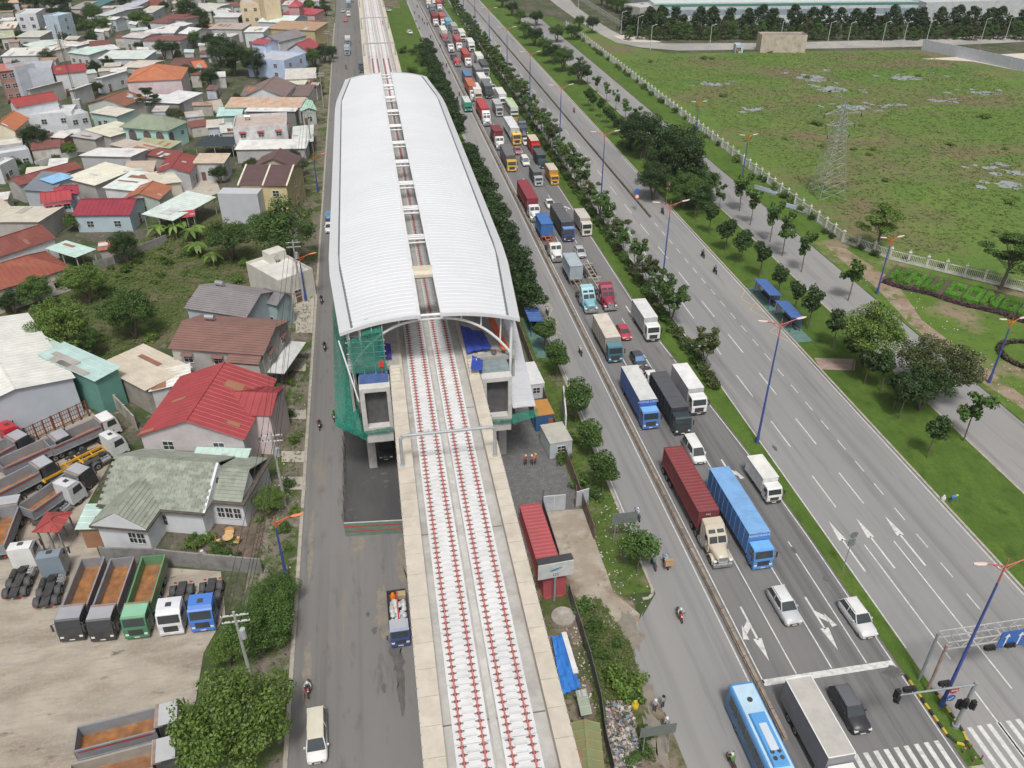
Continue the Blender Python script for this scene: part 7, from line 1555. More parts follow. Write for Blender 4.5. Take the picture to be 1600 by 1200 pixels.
def bike_parts():
    b = MB(); b.loft([[(-.10,y,z0),(-.13,y,(z0+z1)/2),(-.09,y,z1),(.09,y,z1),(.13,y,(z0+z1)/2),(.10,y,z0)] for y, z0, z1 in ((-.30,.42,.58),(-.05,.36,.56),(.15,.38,.72),(.55,.50,.78),(.78,.62,.80))]); body = b.mesh('fairing', paint((.3,.02,.02)))
    b = MB(); b.loft([[(-.13,y,z-.07),(-.12,y,z),(.12,y,z),(.13,y,z-.07)] for y, z in ((-.02,.76),(.2,.80),(.5,.82),(.72,.84))]); seat = b.mesh('seat', chassis)
    b = MB(); b.loft([[(-.15,y,z0),(-.13,y,z1),(.13,y,z1),(.15,y,z0)] for y, z0, z1 in ((-.62,.55,.80),(-.50,.40,.98),(-.42,.42,1.0))]); b.tube((0,-.46,.95),(0,-.66,.34),.035,6); front = b.mesh('front_shield', paint((.3,.02,.02)))
    b = MB(); b.tube((-.34,-.44,1.02),(.34,-.44,1.02),.022,6); b.tube((-.22,-.45,1.0),(-.25,-.5,1.2),.012,5); b.tube((.22,-.45,1.0),(.25,-.5,1.2),.012,5); b.box(-.33,-.19,-.52,-.49,1.16,1.27); b.box(.19,.33,-.52,-.49,1.16,1.27); bar = b.mesh('handlebar', chassis)
    b = MB(); b.tube((-.05,0,0),(.05,0,0),.29,14); b.tube((-.055,0,0),(.055,0,0),.17,10,1); wh = b.mesh('wheel', [rubber, rimm])
    return body, seat, front, bar, wh
BP = bike_parts()
def motorbike(label, loc, col, rider, shirt, trou=(.04,.045,.06), helm=(.5,.5,.5), rz=0.0, cargo=None):
    t = thing('motorbike', label, 'motorbike', loc, rz)
    recolor(obj('fairing', BP[0], t), [paint(col)]); obj('seat', BP[1], t); recolor(obj('front_shield', BP[2], t), [paint(col)]); obj('handlebar', BP[3], t)
    for y in (-.68, .58): obj('wheel', BP[4], t, (0,y,.29))
    MB().box(-.09,.09,-.66,-.60,.72,.84).build('headlight', lampw, t); MB().box(-.07,.07,.78,.82,.66,.76).build('tail_light', lampr, t)
    if cargo:
        MB().box(-.45,.45,.45,.95,.85,1.35).build('cargo_box', boxm(cargo), t); MB().box(-.5,.5,.5,.9,1.36,1.6).build('cargo_box', boxm(tuple(c*.8 for c in cargo)), t)
    person(rider, loc, RIDE, shirt, trou, rz, helm, (0,-.13,1.47))
mb = [(508,546,(.03,.03,.03),(.03,.03,.035),(.1,.1,.1),0,'black motorbike on the left street beside the roof edge','rider in black on the motorbike beside the roof edge'),
 (500,668,(.12,.02,.02),(.10,.09,.12),(.25,.1,.1),0,'dark motorbike on the left street beside the green net','rider in dark clothes beside the green net'),
 (523,655,(.05,.05,.05),(.16,.42,.03),(.05,.05,.05),0,'motorbike under the green net edge','rider in lime green jacket under the green net'),
 (483,1080,(.35,.02,.03),(.55,.55,.57),(.6,.6,.6),0,'red motorbike low on the left street','rider in white shirt low on the left street'),
 (503,473,(.05,.05,.06),(.05,.05,.05),(.05,.05,.05),0,'black motorbike on the left street left of the white roof','rider in black left of the white roof'),
 (855,491,(.04,.05,.08),(.40,.40,.42),(.3,.3,.3),180,'motorbike beside the small bus shelter','rider in grey beside the small bus shelter'),
 (907,554,(.04,.04,.05),(.38,.36,.34),(.5,.5,.5),180,'motorbike on the service road below the small shelter','rider in pale shirt below the small shelter'),
 (996,810,(.03,.04,.12),(.30,.40,.55),(.55,.58,.6),180,'blue motorbike on the service road near the grey sign board','rider in light blue near the grey sign board'),
 (1021,886,(.03,.05,.3),(.10,.22,.14),(.05,.05,.05),180,'blue motorbike half hidden by the near round tree','rider in green beside the near round tree'),
 (1061,965,(.5,.03,.03),(.42,.48,.40),(.55,.6,.55),0,'red motorbike near the site entry bay','rider in pale green near the site entry bay'),
 (1142,1196,(.4,.03,.04),(.08,.22,.06),(.6,.62,.6),180,'motorbike in front of the service road stop line','rider in green at the service road stop line'),
 (1098,402,(.03,.03,.03),(.03,.03,.03),(.04,.04,.04),180,'black motorbike on the far carriageway, left of two','rider in black on the far carriageway'),
 (1117,427,(.05,.05,.05),(.06,.06,.07),(.05,.05,.05),180,'dark motorbike on the far carriageway, nearest the bus shelters','rider in dark grey nearest the bus shelters'),
 (1035,334,(.05,.05,.05),(.05,.05,.05),(.05,.05,.05),180,'dark motorbike on the far carriageway near the round signs','rider in dark clothes near the round signs'),
 (897,176,(.3,.03,.03),(.30,.05,.06),(.1,.1,.1),180,'red motorbike far up the opposite carriageway','rider in red far up the opposite carriageway'),
 (1216,1199,(.05,.05,.05),(.05,.05,.06),(.6,.6,.6),180,'black motorbike between coach and grey box truck','rider in black between coach and grey box truck'),
 (541,108,(.05,.05,.05),(.12,.12,.12),(.1,.1,.1),0,'motorbike far up the left street behind the station','rider far up the left street behind the station')]
for u, v, c, sh_, he, rz, l1, l2 in mb: motorbike(l1, gp(u,v), c, l2, sh_, helm=he, rz=R(rz))
motorbike('blue delivery motorbike stacked with cardboard boxes', gp(1040,884), (.05,.12,.4), 'rider in sky blue on the delivery motorbike', (.22,.42,.62), helm=(.3,.4,.6), rz=R(180), cargo=(.50,.32,.18))
for k, (u, v) in enumerate(((718,150),(715,158),(702,115),(698,105),(688,75),(663,38),(660,33),(655,28),(650,35),(648,22),(668,40),(655,46),(652,12),(673,60))): motorbike(f'distant motorbike on the service road, {ordw(k)} of the far group', gp(u,v), (.08,.03,.03) if k % 2 else (.04,.05,.08), f'distant rider on the service road, {ordw(k)} of the far group', ((.3,.05,.05),(.05,.05,.06),(.3,.32,.35))[k % 3], rz=R(180))
# standing people
person('site worker in orange vest and white helmet, left of three', gp(821,727), STAND, (.35,.12,.08), (.05,.05,.06), R(20), (.6,.5,.45))
person('site worker in pink vest, middle of three', gp(831,727), STAND, (.42,.16,.14), (.06,.06,.08), R(-30), (.62,.6,.58)); person('site worker in bright orange jacket and yellow helmet, right of three', gp(836,725), STAND, (.70,.22,.03), (.05,.05,.06), R(60), (.7,.4,.05))
person('pedestrian in grey shirt and white hat by the litter heap', gp(1022,1112), STAND, (.33,.33,.34), (.05,.05,.07), R(160), (.65,.65,.63)); person('bareheaded pedestrian in grey beside the one in the white hat', gp(1035,1106), STAND, (.28,.29,.31), (.06,.07,.1), R(200), (.02,.02,.02))
person('third pedestrian with white cap below the road sign', gp(1040,1140), STAND, (.3,.3,.31), (.05,.05,.06), R(180), (.68,.68,.66))
person('gardener in blue stooping over the grass strip kerb', gp(1484,786)[:2]+(.1,), STOOP, (.05,.20,.50), (.08,.15,.3), R(90), (.45,.6,.1), (0,-.62,1.05))
p = at(598,36,ZT+.9); person('track worker in orange far up the viaduct', (p.x,p.y,ZT+.0), STAND, (.6,.15,.04), (.5,.12,.04), 0, (.6,.3,.1))
def sackobj(label, loc, col, s=1.0, cat='sack', name='sack'):
    b = MB(); secs = []
    for z, r in ((0,.26),(.2,.32),(.5,.28),(.72,.12),(.8,.14)): secs.append([(r*s*math.cos(q)*(1+.12*math.sin(3*q)), r*s*math.sin(q), z*s) for q in [2*math.pi*k/10 for k in range(10)]])
    b.loft(secs); return tag(b.build(name, mat('sack_%d' % int(col[0]*1000+col[2]*100), col, .7, var=.15, scale=5), None, loc), label, cat)
sackobj('white sack on the grass strip beside the stooping gardener', gp(1473,782)[:2]+(.1,), (.6,.6,.58), .9); sackobj('bright yellow sack by the roadside litter', gp(992,1106), (.62,.44,.03), 1.15); sackobj('white bin bag in the shingled house garden', gp(318,872), (.6,.6,.6), 1.4)
# ---------------------------------------------------------------- lamps, poles, signs
blue = mat('lamp_blue', (.05,.085,.30), .5, var=.1); pink = mat('lamp_red_top', (.48,.13,.12), .5, var=.1); lhead = mat('lamp_head', (.62,.50,.46), .4)
def streetlamp(label, loc, h=18.3, arms=(-1,1), reach=2.6, tilt=0.0, top=pink, rz=0.0, head=lhead):
    t = thing('street_lamp', label, 'street lamp', loc, rz)
    MB().tube((0,0,0),(0,0,1.2),.26,10,0,.22).build('base', blue, t); MB().tube((0,0,1.2),(0,0,h*.88),.17,8,0,.09).build('pole', blue, t); MB().tube((0,0,h*.88),(0,0,h+.5),.085,8,0,.05).build('pole_top', top, t)
    for s in arms:
        b = MB(); b.path([(0,0,h-.35),(s*reach*.45,0,h+.05),(s*reach*.8,0,h+.32)], .06, 6); b.path([(0,0,h-.9),(s*reach*.45,0,h+.0)], .04, 6); b.build('arm', top, t)
        b = MB(); b.loft([[(s*(reach*.72+d),w*math.cos(q),h+.30+.14*d+.10*math.sin(q)*k) for q in [2*math.pi*i/8 for i in range(8)] for w, k in [(ww,1)]] for d, ww in ((0,.10),(.3,.24),(.9,.22),(1.25,.06))]); b.build('lamp_head', head, t)
for k in range(10): streetlamp(f'tall blue double arm street lamp on the median, {ordw(k)} from the junction', (47.0, 39.4+40.7*k, .13))
for k, (u, v, h) in enumerate(((448,904,8.5),(478,470,8.5),(497,300,8.5))): p = at(u,v); streetlamp(f'short blue street lamp with orange arm on the left verge, {ordw(k)} from the camera', (p.x,p.y,0), h, (1,), 2.4, top=mat('lamp_orange', (.62,.12,.03), .5), head=mat('lamp_orange_head', (.68,.22,.08), .5))
for k, (u, v) in enumerate(((1545,598),(1370,459),(1159,281),(1085,222))): p = at(u,v); streetlamp(f'blue street lamp with orange top beside the side road, {ordw(k)} from the right', (p.x,p.y,0), 10.5, (-1,1) if k else (-1,1), 1.4, top=mat('lamp_orange', (.62,.12,.03), .5))
polew = mat('pole_white', (.55,.56,.55), .6)
for k, (u, v) in enumerate(((995,62),(970,54),(1108,77),(1218,70),(1292,72),(1323,73),(1377,72),(1410,72),(1446,70),(1532,66),(1570,63),(903,30),(1016,78))):
    p = at(u,v); t = thing('lamp_post', f'slender white lamp post along the far road, {ordw(k)} of the row', 'lamp post', (p.x,p.y,0)); MB().tube((0,0,0),(0,0,9),.13,6,0,.09).build('pole', polew, t); MB().beam((0,0,8.9),(1.6,0,9.4),.12,.12).build('arm', polew, t); MB().box(1.3,2.1,-.18,.18,9.35,9.5).build('lamp_head', lampw, t)
cpole = mat('concrete_pole', (.36,.355,.34), .85, var=.15)
def upole(label, u, v, h, arms=2, tr=True):
    p = at(u,v); t = thing('utility_pole', label, 'utility pole', (p.x,p.y,0)); MB().tube((0,0,0),(0,0,h),.20,8,0,.12).build('pole', cpole, t)
    for k in range(arms):
        b = MB(); b.box(-1.2,1.2,-.06,.06,h-.5-.8*k,h-.38-.8*k); b.build('cross_arm', polew, t)
        for s in (-1.05,-.4,.4,1.05): MB().tube((s,0,h-.38-.8*k),(s,0,h-.15-.8*k),.06,6).build('insulator', chassis, t)
    if tr: MB().tube((.32,0,h-3.4),(.32,0,h-2.3),.28,10).build('transformer', mat('transformer_grey', (.40,.43,.45), .5), t)
    return (p.x, p.y, h)
PO = [upole('concrete utility pole at the bottom left above the big tree', 397,1075,10.5), upole('concrete utility pole with transformer beside the shingled house', 446,790,11.0), upole('concrete utility pole below the large spreading tree', 472,470,11.5), upole('concrete utility pole beside the weathered white house', 488,238,11), upole('concrete utility pole beside the pale green street shop', 506,170,11, tr=False), upole('concrete utility pole far up the left street', 515,95,11, tr=False)]
for k, (a, c) in enumerate(zip(PO, PO[1:])):
    t = thing('power_line', f'sagging power lines along the left verge, {ordw(k)} span from the camera', 'power line', (a[0],a[1],0)); A_, C_ = Vector(a)-Vector((a[0],a[1],0)), Vector(c)-Vector((a[0],a[1],0))
    for dx, dz in ((-1.05,-.15),(-.4,-.15),(.4,-.15),(1.05,-.15),(.3,-1.4)):
        pts = [A_.lerp(C_, i/8)+Vector((dx,0,dz-2.2*(i/8)*(1-i/8))) for i in range(9)]; MB().path(pts, .03, 4).build('wire', chassis, t)
# junction: signal mast, sign gantry, painted nose
grey = mat('steel_grey', (.30,.33,.35), .5, .2, var=.1); dkm = mat('signal_black', (.02,.02,.022), .6)
t = thing('traffic_signal', 'grey traffic signal mast with long arm over the queue lanes', 'traffic light', (46.9,37.2,.1)); MB().tube((0,0,0),(0,0,6.3),.17,10).build('pole', grey, t); MB().tube((0,0,0),(0,0,.35),.32,10).build('base', grey, t); MB().tube((0,0,6.0),(-7.6,.1,6.1),.11,8,0,.08).build('arm', grey, t)
def signal(t, x, y, z, horiz=False):
    b = MB(); b.box(x-(.5 if horiz else .2),x+(.5 if horiz else .2),y-.15,y+.15,z-(.2 if horiz else .5),z+(.2 if horiz else .5))
    for k in (-.32,0,.32):
        q = (x+k,y,z) if horiz else (x,y,z+k); b.tube((q[0],q[1]-.15,q[2]),(q[0],q[1]-.32,q[2]),.13,8)
    b.build('signal_head', dkm, t)
signal(t,-7.5,.0,6.5); signal(t,-6.3,.2,6.6,True); signal(t,-7.0,.3,5.4); signal(t,-3.0,.2,6.6,True); signal(t,-.35,-.2,3.8); signal(t,.5,-.2,3.4); signal(t,-.35,.3,3.0)
g = thing('sign_gantry', 'steel truss gantry with blue lane signs over the far carriageway', 'gantry', (46.6,41.0,.1))
for y in (0,1.3): MB().tube((0,y,0),(0,y,6.6),.13,8).build('post', grey if y else mat('post_rust', (.30,.22,.19), .7, var=.2), g)
b = MB(); L_ = 17.5
for y in (0,1.3):
    for z in (6.0,6.9): b.beam((0,y,z),(L_,y,z),.09,.09)
for k in range(12):
    x = L_*k/12; x2 = L_*(k+1)/12
    for y in (0,1.3): b.beam((x,y,6.0),((x+x2)/2,y,6.9),.06,.06); b.beam(((x+x2)/2,y,6.9),(x2,y,6.0),.06,.06)
    for z in (6.0,6.9): b.beam((x,0,z),(x,1.3,z),.06,.06)
b.build('truss', mat('truss_pale', (.50,.50,.49), .5, .2), g)
sb_ = mat('sign_blue', (.03,.13,.42), .45); swh = mat('sign_white', (.7,.7,.7), .5); sred = mat('sign_red_b', (.55,.03,.04), .5)
def lane_sign(x0, x1, z0, z1):
    o = MB().box(x0,x1,-.16,-.10,z0,z1).build('sign_panel', sb_, g); b = MB(); n = 2 if x1-x0 > 2 else 1
    for k in range(n):
        cx = x0+(x1-x0)*(k+.5)/n
        b.box(cx-.08,cx+.08,-.185,-.163,z0+.25,z1-.7); b.add([(cx-.3,-.18,z1-.75),(cx+.3,-.18,z1-.75),(cx,-.18,z1-.25)],[(0,1,2)])
    b.build('arrow', swh, o)
lane_sign(5.2,7.9,5.2,7.4); lane_sign(12.0,14.6,5.2,7.4)
MB().tube((9.0,-.1,6.9),(9.0,-.16,6.9),.7,20).build('speed_sign', sred, g); MB().tube((9.0,-.16,6.9),(9.0,-.18,6.9),.54,20).build('speed_sign_face', swh, g); letters('50', (.02,.02,.02), g, (9.0,-.19,6.6), .7); MB().box(8.3,9.8,-.16,-.1,5.5,5.95).build('plate', swh, g)
signal(g,4.4,-.2,5.6,True); signal(g,6.4,-.2,5.6,True)
t = thing('road_sign', 'red no entry disc and blue keep right disc on the median nose lamp', 'sign', (47.0,39.1,.1))
MB().tube((0,-.25,3.0),(0,-.29,3.0),.45,18).build('no_entry_disc', sred, t); MB().box(-.3,.3,-.32,-.295,2.92,3.08).build('bar', swh, t); MB().tube((0,-.25,1.9),(0,-.29,1.9),.45,18).build('blue_disc', sb_, t); MB().beam((-.22,-.31,1.7),(.2,-.31,2.1),.08,.02).build('arrow', swh, t)
n_ = thing('painted_kerb', 'yellow and black striped kerb around the median nose', 'kerb', (46.6,36.6,0)); ylw, blk_ = mat('kerb_yellow', (.55,.40,.04), .7, var=.15, dirt=(.1,.09,.08), dirtamt=.5), mat('kerb_black', (.03,.03,.03), .8)
pts = [(-.95,6.4),(-.95,3.2),(-.9,0),(-.55,-.9),(0,-1.2),(.5,-.9),(.7,0),(.75,3.2),(.75,5)]
P_ = []
for a, c in zip(pts, pts[1:]):
    m_ = max(1, int(math.hypot(c[0]-a[0],c[1]-a[1])/.55)); P_ += [(lerp(a[0],c[0],i/m_), lerp(a[1],c[1],i/m_)) for i in range(m_)]
for k, (a, c) in enumerate(zip(P_, P_[1:])): MB().beam((a[0],a[1],.13),(c[0],c[1],.13),.22,.26).build('kerb_block', ylw if k % 2 else blk_, n_)
for k, (u, v) in enumerate(((1504,1178),(1515,1172),(1520,1192),(1532,1188))): p = at(u,v); t = thing('bollard', f'small rusty bollard on the median nose, {ordw(k)} of four', 'bollard', (p.x,p.y,.02), 0, 'bollards on the median nose'); MB().tube((0,0,0),(0,0,.75),.07,8).build('post', rail_brown, t); MB().tube((0,0,.75),(0,0,.82),.09,8).build('cap', rail_red, t)
struct(MB().prism([(45.9,33.5),(47.1,33.5),(47.3,24),(46.0,24)],0,.10).build('nose_paving', kb))
def sign_back(label, u, v, h, w, hh, discs=(), posts=2, m=None):
    p = at(u,v); t = thing('road_sign', label, 'sign', (p.x,p.y,0)); m = m or mat('sign_back_grey', (.19,.215,.21), .6, .2, var=.1)
    for k in range(posts): x = 0 if posts == 1 else (-w*.35 if k == 0 else w*.35); MB().tube((x,0,0),(x,0,h+hh),.05,6).build('post', grey, t)
    if w and hh: MB().box(-w/2,w/2,-.06,-.02,h,h+hh).build('panel', m, t)
    for (dz, mm, r) in discs: MB().tube((0,-.05,dz),(0,-.09,dz),r,18).build('disc', mm, t); 
    return t
sign_back('grey rectangular sign board on two posts beside the service road', 972,850,3.2,2.9,1.6); sign_back('grey green sign board on two posts above the litter heap', 1022,1180,3.0,3.2,1.3)
sign_back('grey round and square sign on the median seen from behind', 1316,893,3.9,.8,1.0,((5.5,mat('sign_back_grey', (.19,.215,.21), .6),.45),),1)
t = sign_back('blue disc over red ringed disc at the divider end', 993,330,0,0,0,((4.6,sb_,.55),(3.4,sred,.55)),1); MB().tube((0,0,0),(0,0,5),.05,6).build('post', grey, t); MB().tube((0,-.10,3.4),(0,-.12,3.4),.38,18).build('disc_face', swh, t)
t = sign_back('two red ringed white discs on one post by the grass strip', 1041,318,0,0,0,((4.6,sred,.55),(3.4,sred,.55)),1); MB().tube((0,0,0),(0,0,5),.05,6).build('post', polew, t)
for z in (4.6,3.4): MB().tube((0,-.10,z),(0,-.12,z),.38,18).build('disc_face', swh, t)
# bus shelters
padm = mat('green_pad', (.10,.20,.17), .85, var=.12, dirt=(.2,.22,.2), dirtamt=.4)
def shelter(label, loc, L_=5.0, rz=0.0):
    t = thing('bus_shelter', label, 'bus shelter', loc, rz); s_ = MB(); s_.add([(-1.3,0,2.9),(1.1,0,2.6),(1.1,L_,2.6),(-1.3,L_,2.9),(-1.3,0,2.8),(1.1,0,2.5),(1.1,L_,2.5),(-1.3,L_,2.8)],[(0,1,2,3),(7,6,5,4),(0,1,5,4),(1,2,6,5),(2,3,7,6),(3,0,4,7)])
    for k in range(6): y = L_*(k+.5)/6; s_.add([(-1.3,y-.05,2.91),(1.1,y-.05,2.61),(1.1,y+.05,2.61),(-1.3,y+.05,2.91),(-1.3,y,2.97),(1.1,y,2.67)],[(0,1,5,4),(3,2,5,4)])
    s_.build('roof', mat('shelter_blue', (.07,.14,.36), .5, var=.12), t)
    for y in (.3,L_-.3):
        for x in (-.9,.8): MB().tube((x,y,0),(x,y,2.75),.06,6).build('post', blue, t)
    MB().box(.75,.85,.3,L_-.3,.4,2.2).build('back_panel', mat('shelter_panel', (.16,.20,.24), .3), t); MB().box(.2,.65,.5,L_-.5,.42,.5).build('bench', chassis, t); MB().box(-.6,.6,L_+.4,L_+.6,.2,2.0).build('advert_panel', polew, t)
sheet('shelter_pad', [(64.52,104),(67.2,104),(67.2,124),(64.52,124)], .17, padm); sheet('shelter_pad', [(22.2,106.5),(25.0,106.5),(25.0,120),(22.2,120)], .04, padm)
shelter('blue roofed bus shelter beside the far carriageway, nearer of the pair', (65.75,107.2,.17), 6.2); shelter('blue roofed bus shelter beside the far carriageway, farther of the pair', (65.75,115.4,.17), 6.6); shelter('blue roofed bus shelter beside the service road', (23.6,113.5,.04), 5.0, R(0))
# white fence around the field, panel by panel
fw = mat('fence_white', (.60,.60,.57), .7, var=.08, dirt=(.30,.32,.24), dirtamt=.6, dscale=.8); fl = 3.6
b = MB(); b.box(0,fl,-.12,.12,0,.35)
for z in (.5,1.75): b.box(0,fl,-.05,.05,z,z+.10)
for k in range(11): x = .15+(fl-.3)*k/10; b.box(x-.035,x+.035,-.035,.035,.35,2.0)
pm_ = b.mesh('fence_panel', fw); b = MB(); b.box(-.2,.2,-.2,.2,0,2.2); b.box(-.28,.28,-.28,.28,2.2,2.35); b.loft([[(-.12,-.12,2.35),(.12,-.12,2.35),(.12,.12,2.35),(-.12,.12,2.35)],[(-.02,-.02,2.85),(.02,-.02,2.85),(.02,.02,2.85),(-.02,.02,2.85)]],0,False); po_ = b.mesh('fence_post', fw)
fpts = [Vector((92.5,392,0)),Vector((92.5,141,0)),Vector((97.3,131.6,0)),Vector((113.5,114.6,0)),Vector((138,98,0))]
fe = thing('white_fence', 'white concrete panel fence around the field, partly overgrown', 'fence', fpts[0]); nf = 0
for a, c in zip(fpts, fpts[1:]):
    d = c-a; n = max(1, round(d.length/fl)); rz = math.atan2(d.y,d.x)
    for k in range(n):
        q = a+d*(k/n)-fpts[0]; o = obj('fence_panel', pm_, fe, q, rz); o.scale.x = d.length/n/fl; obj('fence_post', po_, fe, q, rz); nf += 1
random.seed(77)
for k in range(62): y = random.uniform(150,385); tree('bush', (92.2+random.uniform(-.7,.5),y,0), f'creeper shrub growing over the white fence, {ordw(k)} of the overgrowth', random.uniform(.5,.95), LF_mid if k % 2 else LF_light, 'creepers on the white fence', sz=1.2)
for k, (u, v) in enumerate(((1330,380),(1345,390),(1368,400),(1290,365),(1300,372),(1470,420),(1415,410))): tree('bush', gp(u,v), f'creeper shrub on the fence near its bend, {ordw(k)} of that part', .7, LF_dark, 'creepers near the fence bend')
# hedge letters (clipped box hedge spelling the words on the bank)
GL = {'K':[(0,0,.28,1),(.28,.40,.50,.66),(.45,.55,.75,.80),(.62,.75,.95,1),(.45,.22,.72,.48),(.62,0,.95,.26)],'H':[(0,0,.28,1),(.67,0,.95,1),(.28,.38,.67,.62),(.28,.85,.67,1)],'U':[(0,0,.28,1),(.67,0,.95,1),(.28,0,.67,.26)],'C':[(0,0,.28,1),(.28,.76,.92,1),(.28,0,.92,.24),(.70,.62,.92,.76),(.70,.24,.92,.38)],'O':[(0,0,.28,1),(.67,0,.95,1),(.28,0,.67,.24),(.28,.76,.67,1)],'N':[(0,0,.26,1),(.69,0,.95,1),(.26,.60,.42,.92),(.40,.34,.56,.68),(.54,.08,.69,.42)],'G':[(0,0,.28,1),(.28,.76,.92,1),(.28,0,.92,.24),(.66,.24,.92,.52),(.48,.40,.66,.54)]}
LT = [at(1393,452), at(1590,500)]; base_u = (at(1583,488)-at(1386,434)).normalized(); vv = Vector((-base_u.y,base_u.x,0)); o0 = at(1386,438)
def hedge_block(P, h, m, name, lab):
    """clipped hedge: leafy skin over a solid core"""
    b = MB(); 
    for (c0, c1, c2, c3) in P:
        lo = [c0, c1, c2, c3]; b.prism([(q.x,q.y) for q in lo], 0, h-.08, 0); area = (c1-c0).length*(c3-c0).length
        for _ in range(int(area*46)+20):
            s, t_ = random.random(), random.random(); p = c0.lerp(c1, s).lerp(c3.lerp(c2, s), t_); side = random.random() < .45; zz = random.uniform(0,h) if side else h+random.uniform(-.06,.05)
            if side:
                e = random.choice(((0,1),(1,2),(2,3),(3,0))); p = lo[e[0]].lerp(lo[e[1]], random.random())
            a = random.uniform(0,6.28); q = .13; d = Vector((math.cos(a)*q,math.sin(a)*q,random.uniform(-.05,.05))); w = Vector((-d.y*.6,d.x*.6,random.uniform(-.05,.05))); p = Vector((p.x,p.y,zz)); b.add([p-d,p-w,p+d,p+w],[(0,1,2,3)])
    return tag(b.build(name, m), lab, 'hedge')
LF_box = leafmat('leaf_box', (.055,.14,.014), (.10,.25,.026)); random.seed(12)
tot = (at(1590,496)-at(1386,438)).dot(base_u); cw = tot/8.15; off = 0.0; HH = 5.8
words = [('K','first hedge letter of the clipped word on the bank, a K'),('H','second hedge letter on the bank, an H closed at the top'),('U','third hedge letter on the bank, a U'),(' ',''),('C','fourth hedge letter on the bank, a C'),('O','fifth hedge letter on the bank, an O with a circumflex'),('N','sixth hedge letter on the bank, an N'),('G','seventh hedge letter on the bank, a G'),('N','eighth hedge letter at the right edge, an N cut by the frame')]
for ch, lab in words:
    if ch == ' ': off += cw*.35; continue
    P = []
    for x0, y0, x1, y1 in GL[ch]:
        f = lambda a, c: o0+base_u*(off+a*cw)+vv*(c*HH); P.append((f(x0,y0),f(x1,y0),f(x1,y1),f(x0,y1)))
    if ch == 'O':
        f = lambda a, c: o0+base_u*(off+a*cw)+vv*(c*HH); P.append((f(.05,1.06),f(.2,1.06),f(.55,1.26),f(.40,1.26))); P.append((f(.75,1.06),f(.9,1.06),f(.55,1.26),f(.40,1.26)))
    hedge_block(P, .75, LF_box, 'hedge_letter', lab); off += cw*1.1
fq = lambda a, c: o0+base_u*a+vv*c
sheet('letter_bed', [fq(-1,-.4)[:2],fq(tot+6,-.4)[:2],fq(tot+6,8)[:2],fq(-1,8)[:2]], .03, gmat('bed_soil', [(.11,.085,.065), ((.07,.10,.03), .9, .5, .6, 6, 1)]))
b = MB()
for _ in range(2600):
    a = random.uniform(-.5,tot+6); c = -.4-random.random()*1.5-.3*math.sin(a*.6); p = fq(a,c)+Vector((0,0,random.uniform(.05,.4))); q = random.uniform(.12,.24); an = random.uniform(0,6.28); d = Vector((math.cos(an)*q,math.sin(an)*q,random.uniform(-.1,.1))); w = Vector((-d.y*.6,d.x*.6,.05)); b.add([p-d,p-w,p+d,p+w],[(0,1,2,3)])
stuff(tag(b.build('flower_bed', LF_purple), 'dark purple flower bed below the hedge letters', 'flower bed'))
b = MB(); cr = at(1610,557)
for _ in range(2600):
    a = random.uniform(0,6.28); r = 4.4+random.uniform(-.5,.5); p = Vector((cr.x+r*math.cos(a),cr.y+r*math.sin(a),random.uniform(.05,.6))); q = .16; an = random.uniform(0,6.28); d = Vector((math.cos(an)*q,math.sin(an)*q,random.uniform(-.1,.1))); w = Vector((-d.y*.6,d.x*.6,.06)); b.add([p-d,p-w,p+d,p+w],[(0,1,2,3)])
tag(b.build('ring_hedge', leafmat('leaf_brown', (.03,.022,.016), (.07,.05,.035))), 'dark brown ring shaped hedge on the lawn at the right edge', 'hedge')
# pylon
ly = mat('lattice_steel', (.42,.43,.43), .5, .5, var=.1); P0 = Vector((102.3,166.8,0))
t = thing('pylon', 'grey lattice power pylon standing in the field', 'pylon', P0); Hh = 21.5
def half(z): return 3.1*(1-z/Hh)**1.0*.92+.22 if z < 14 else lerp(3.1*(1-14/Hh)*.92+.22, .25, (z-14)/(Hh-14))
for sx in (-1,1):
    for sy in (-1,1):
        lv = [0,3,6,9,12,14,17,19.5,Hh]; MB().path([(sx*half(z),sy*half(z),z) for z in lv], .07, 5).build('leg', ly, t)
b = MB(); lv = [0,2,4,6,8,9.8,11.4,12.8,14,15.2,16.4,17.6,18.8,20]
for z0, z1 in zip(lv, lv[1:]):
    a, c = half(z0), half(z1)
    for s in (-1,1):
        for A1, B1 in (((-a,s*a,z0),(c,s*c,z1)),((a,s*a,z0),(-c,s*c,z1)),((s*a,-a,z0),(s*c,c,z1)),((s*a,a,z0),(s*c,-c,z1)),((-c,s*c,z1),(c,s*c,z1)),((s*c,-c,z1),(s*c,c,z1))): b.tube(A1,B1,.04,4,cap=False)
stuff(b.build('bracing', ly, t))
for z, w in ((14,2.6),(16.2,3.4),(18.6,4.4)):
    for s in (-1,1):
        b = MB(); h = half(z)
        for sy in (-1,1): b.tube((s*h,sy*h,z),(s*w,0,z),.045,4); b.tube((s*h,sy*h,z+.9),(s*w,0,z),.045,4)
        b.build('cross_arm', ly, t); MB().tube((s*w,0,z),(s*w,0,z-.9),.09,6).build('insulator', chassis, t)
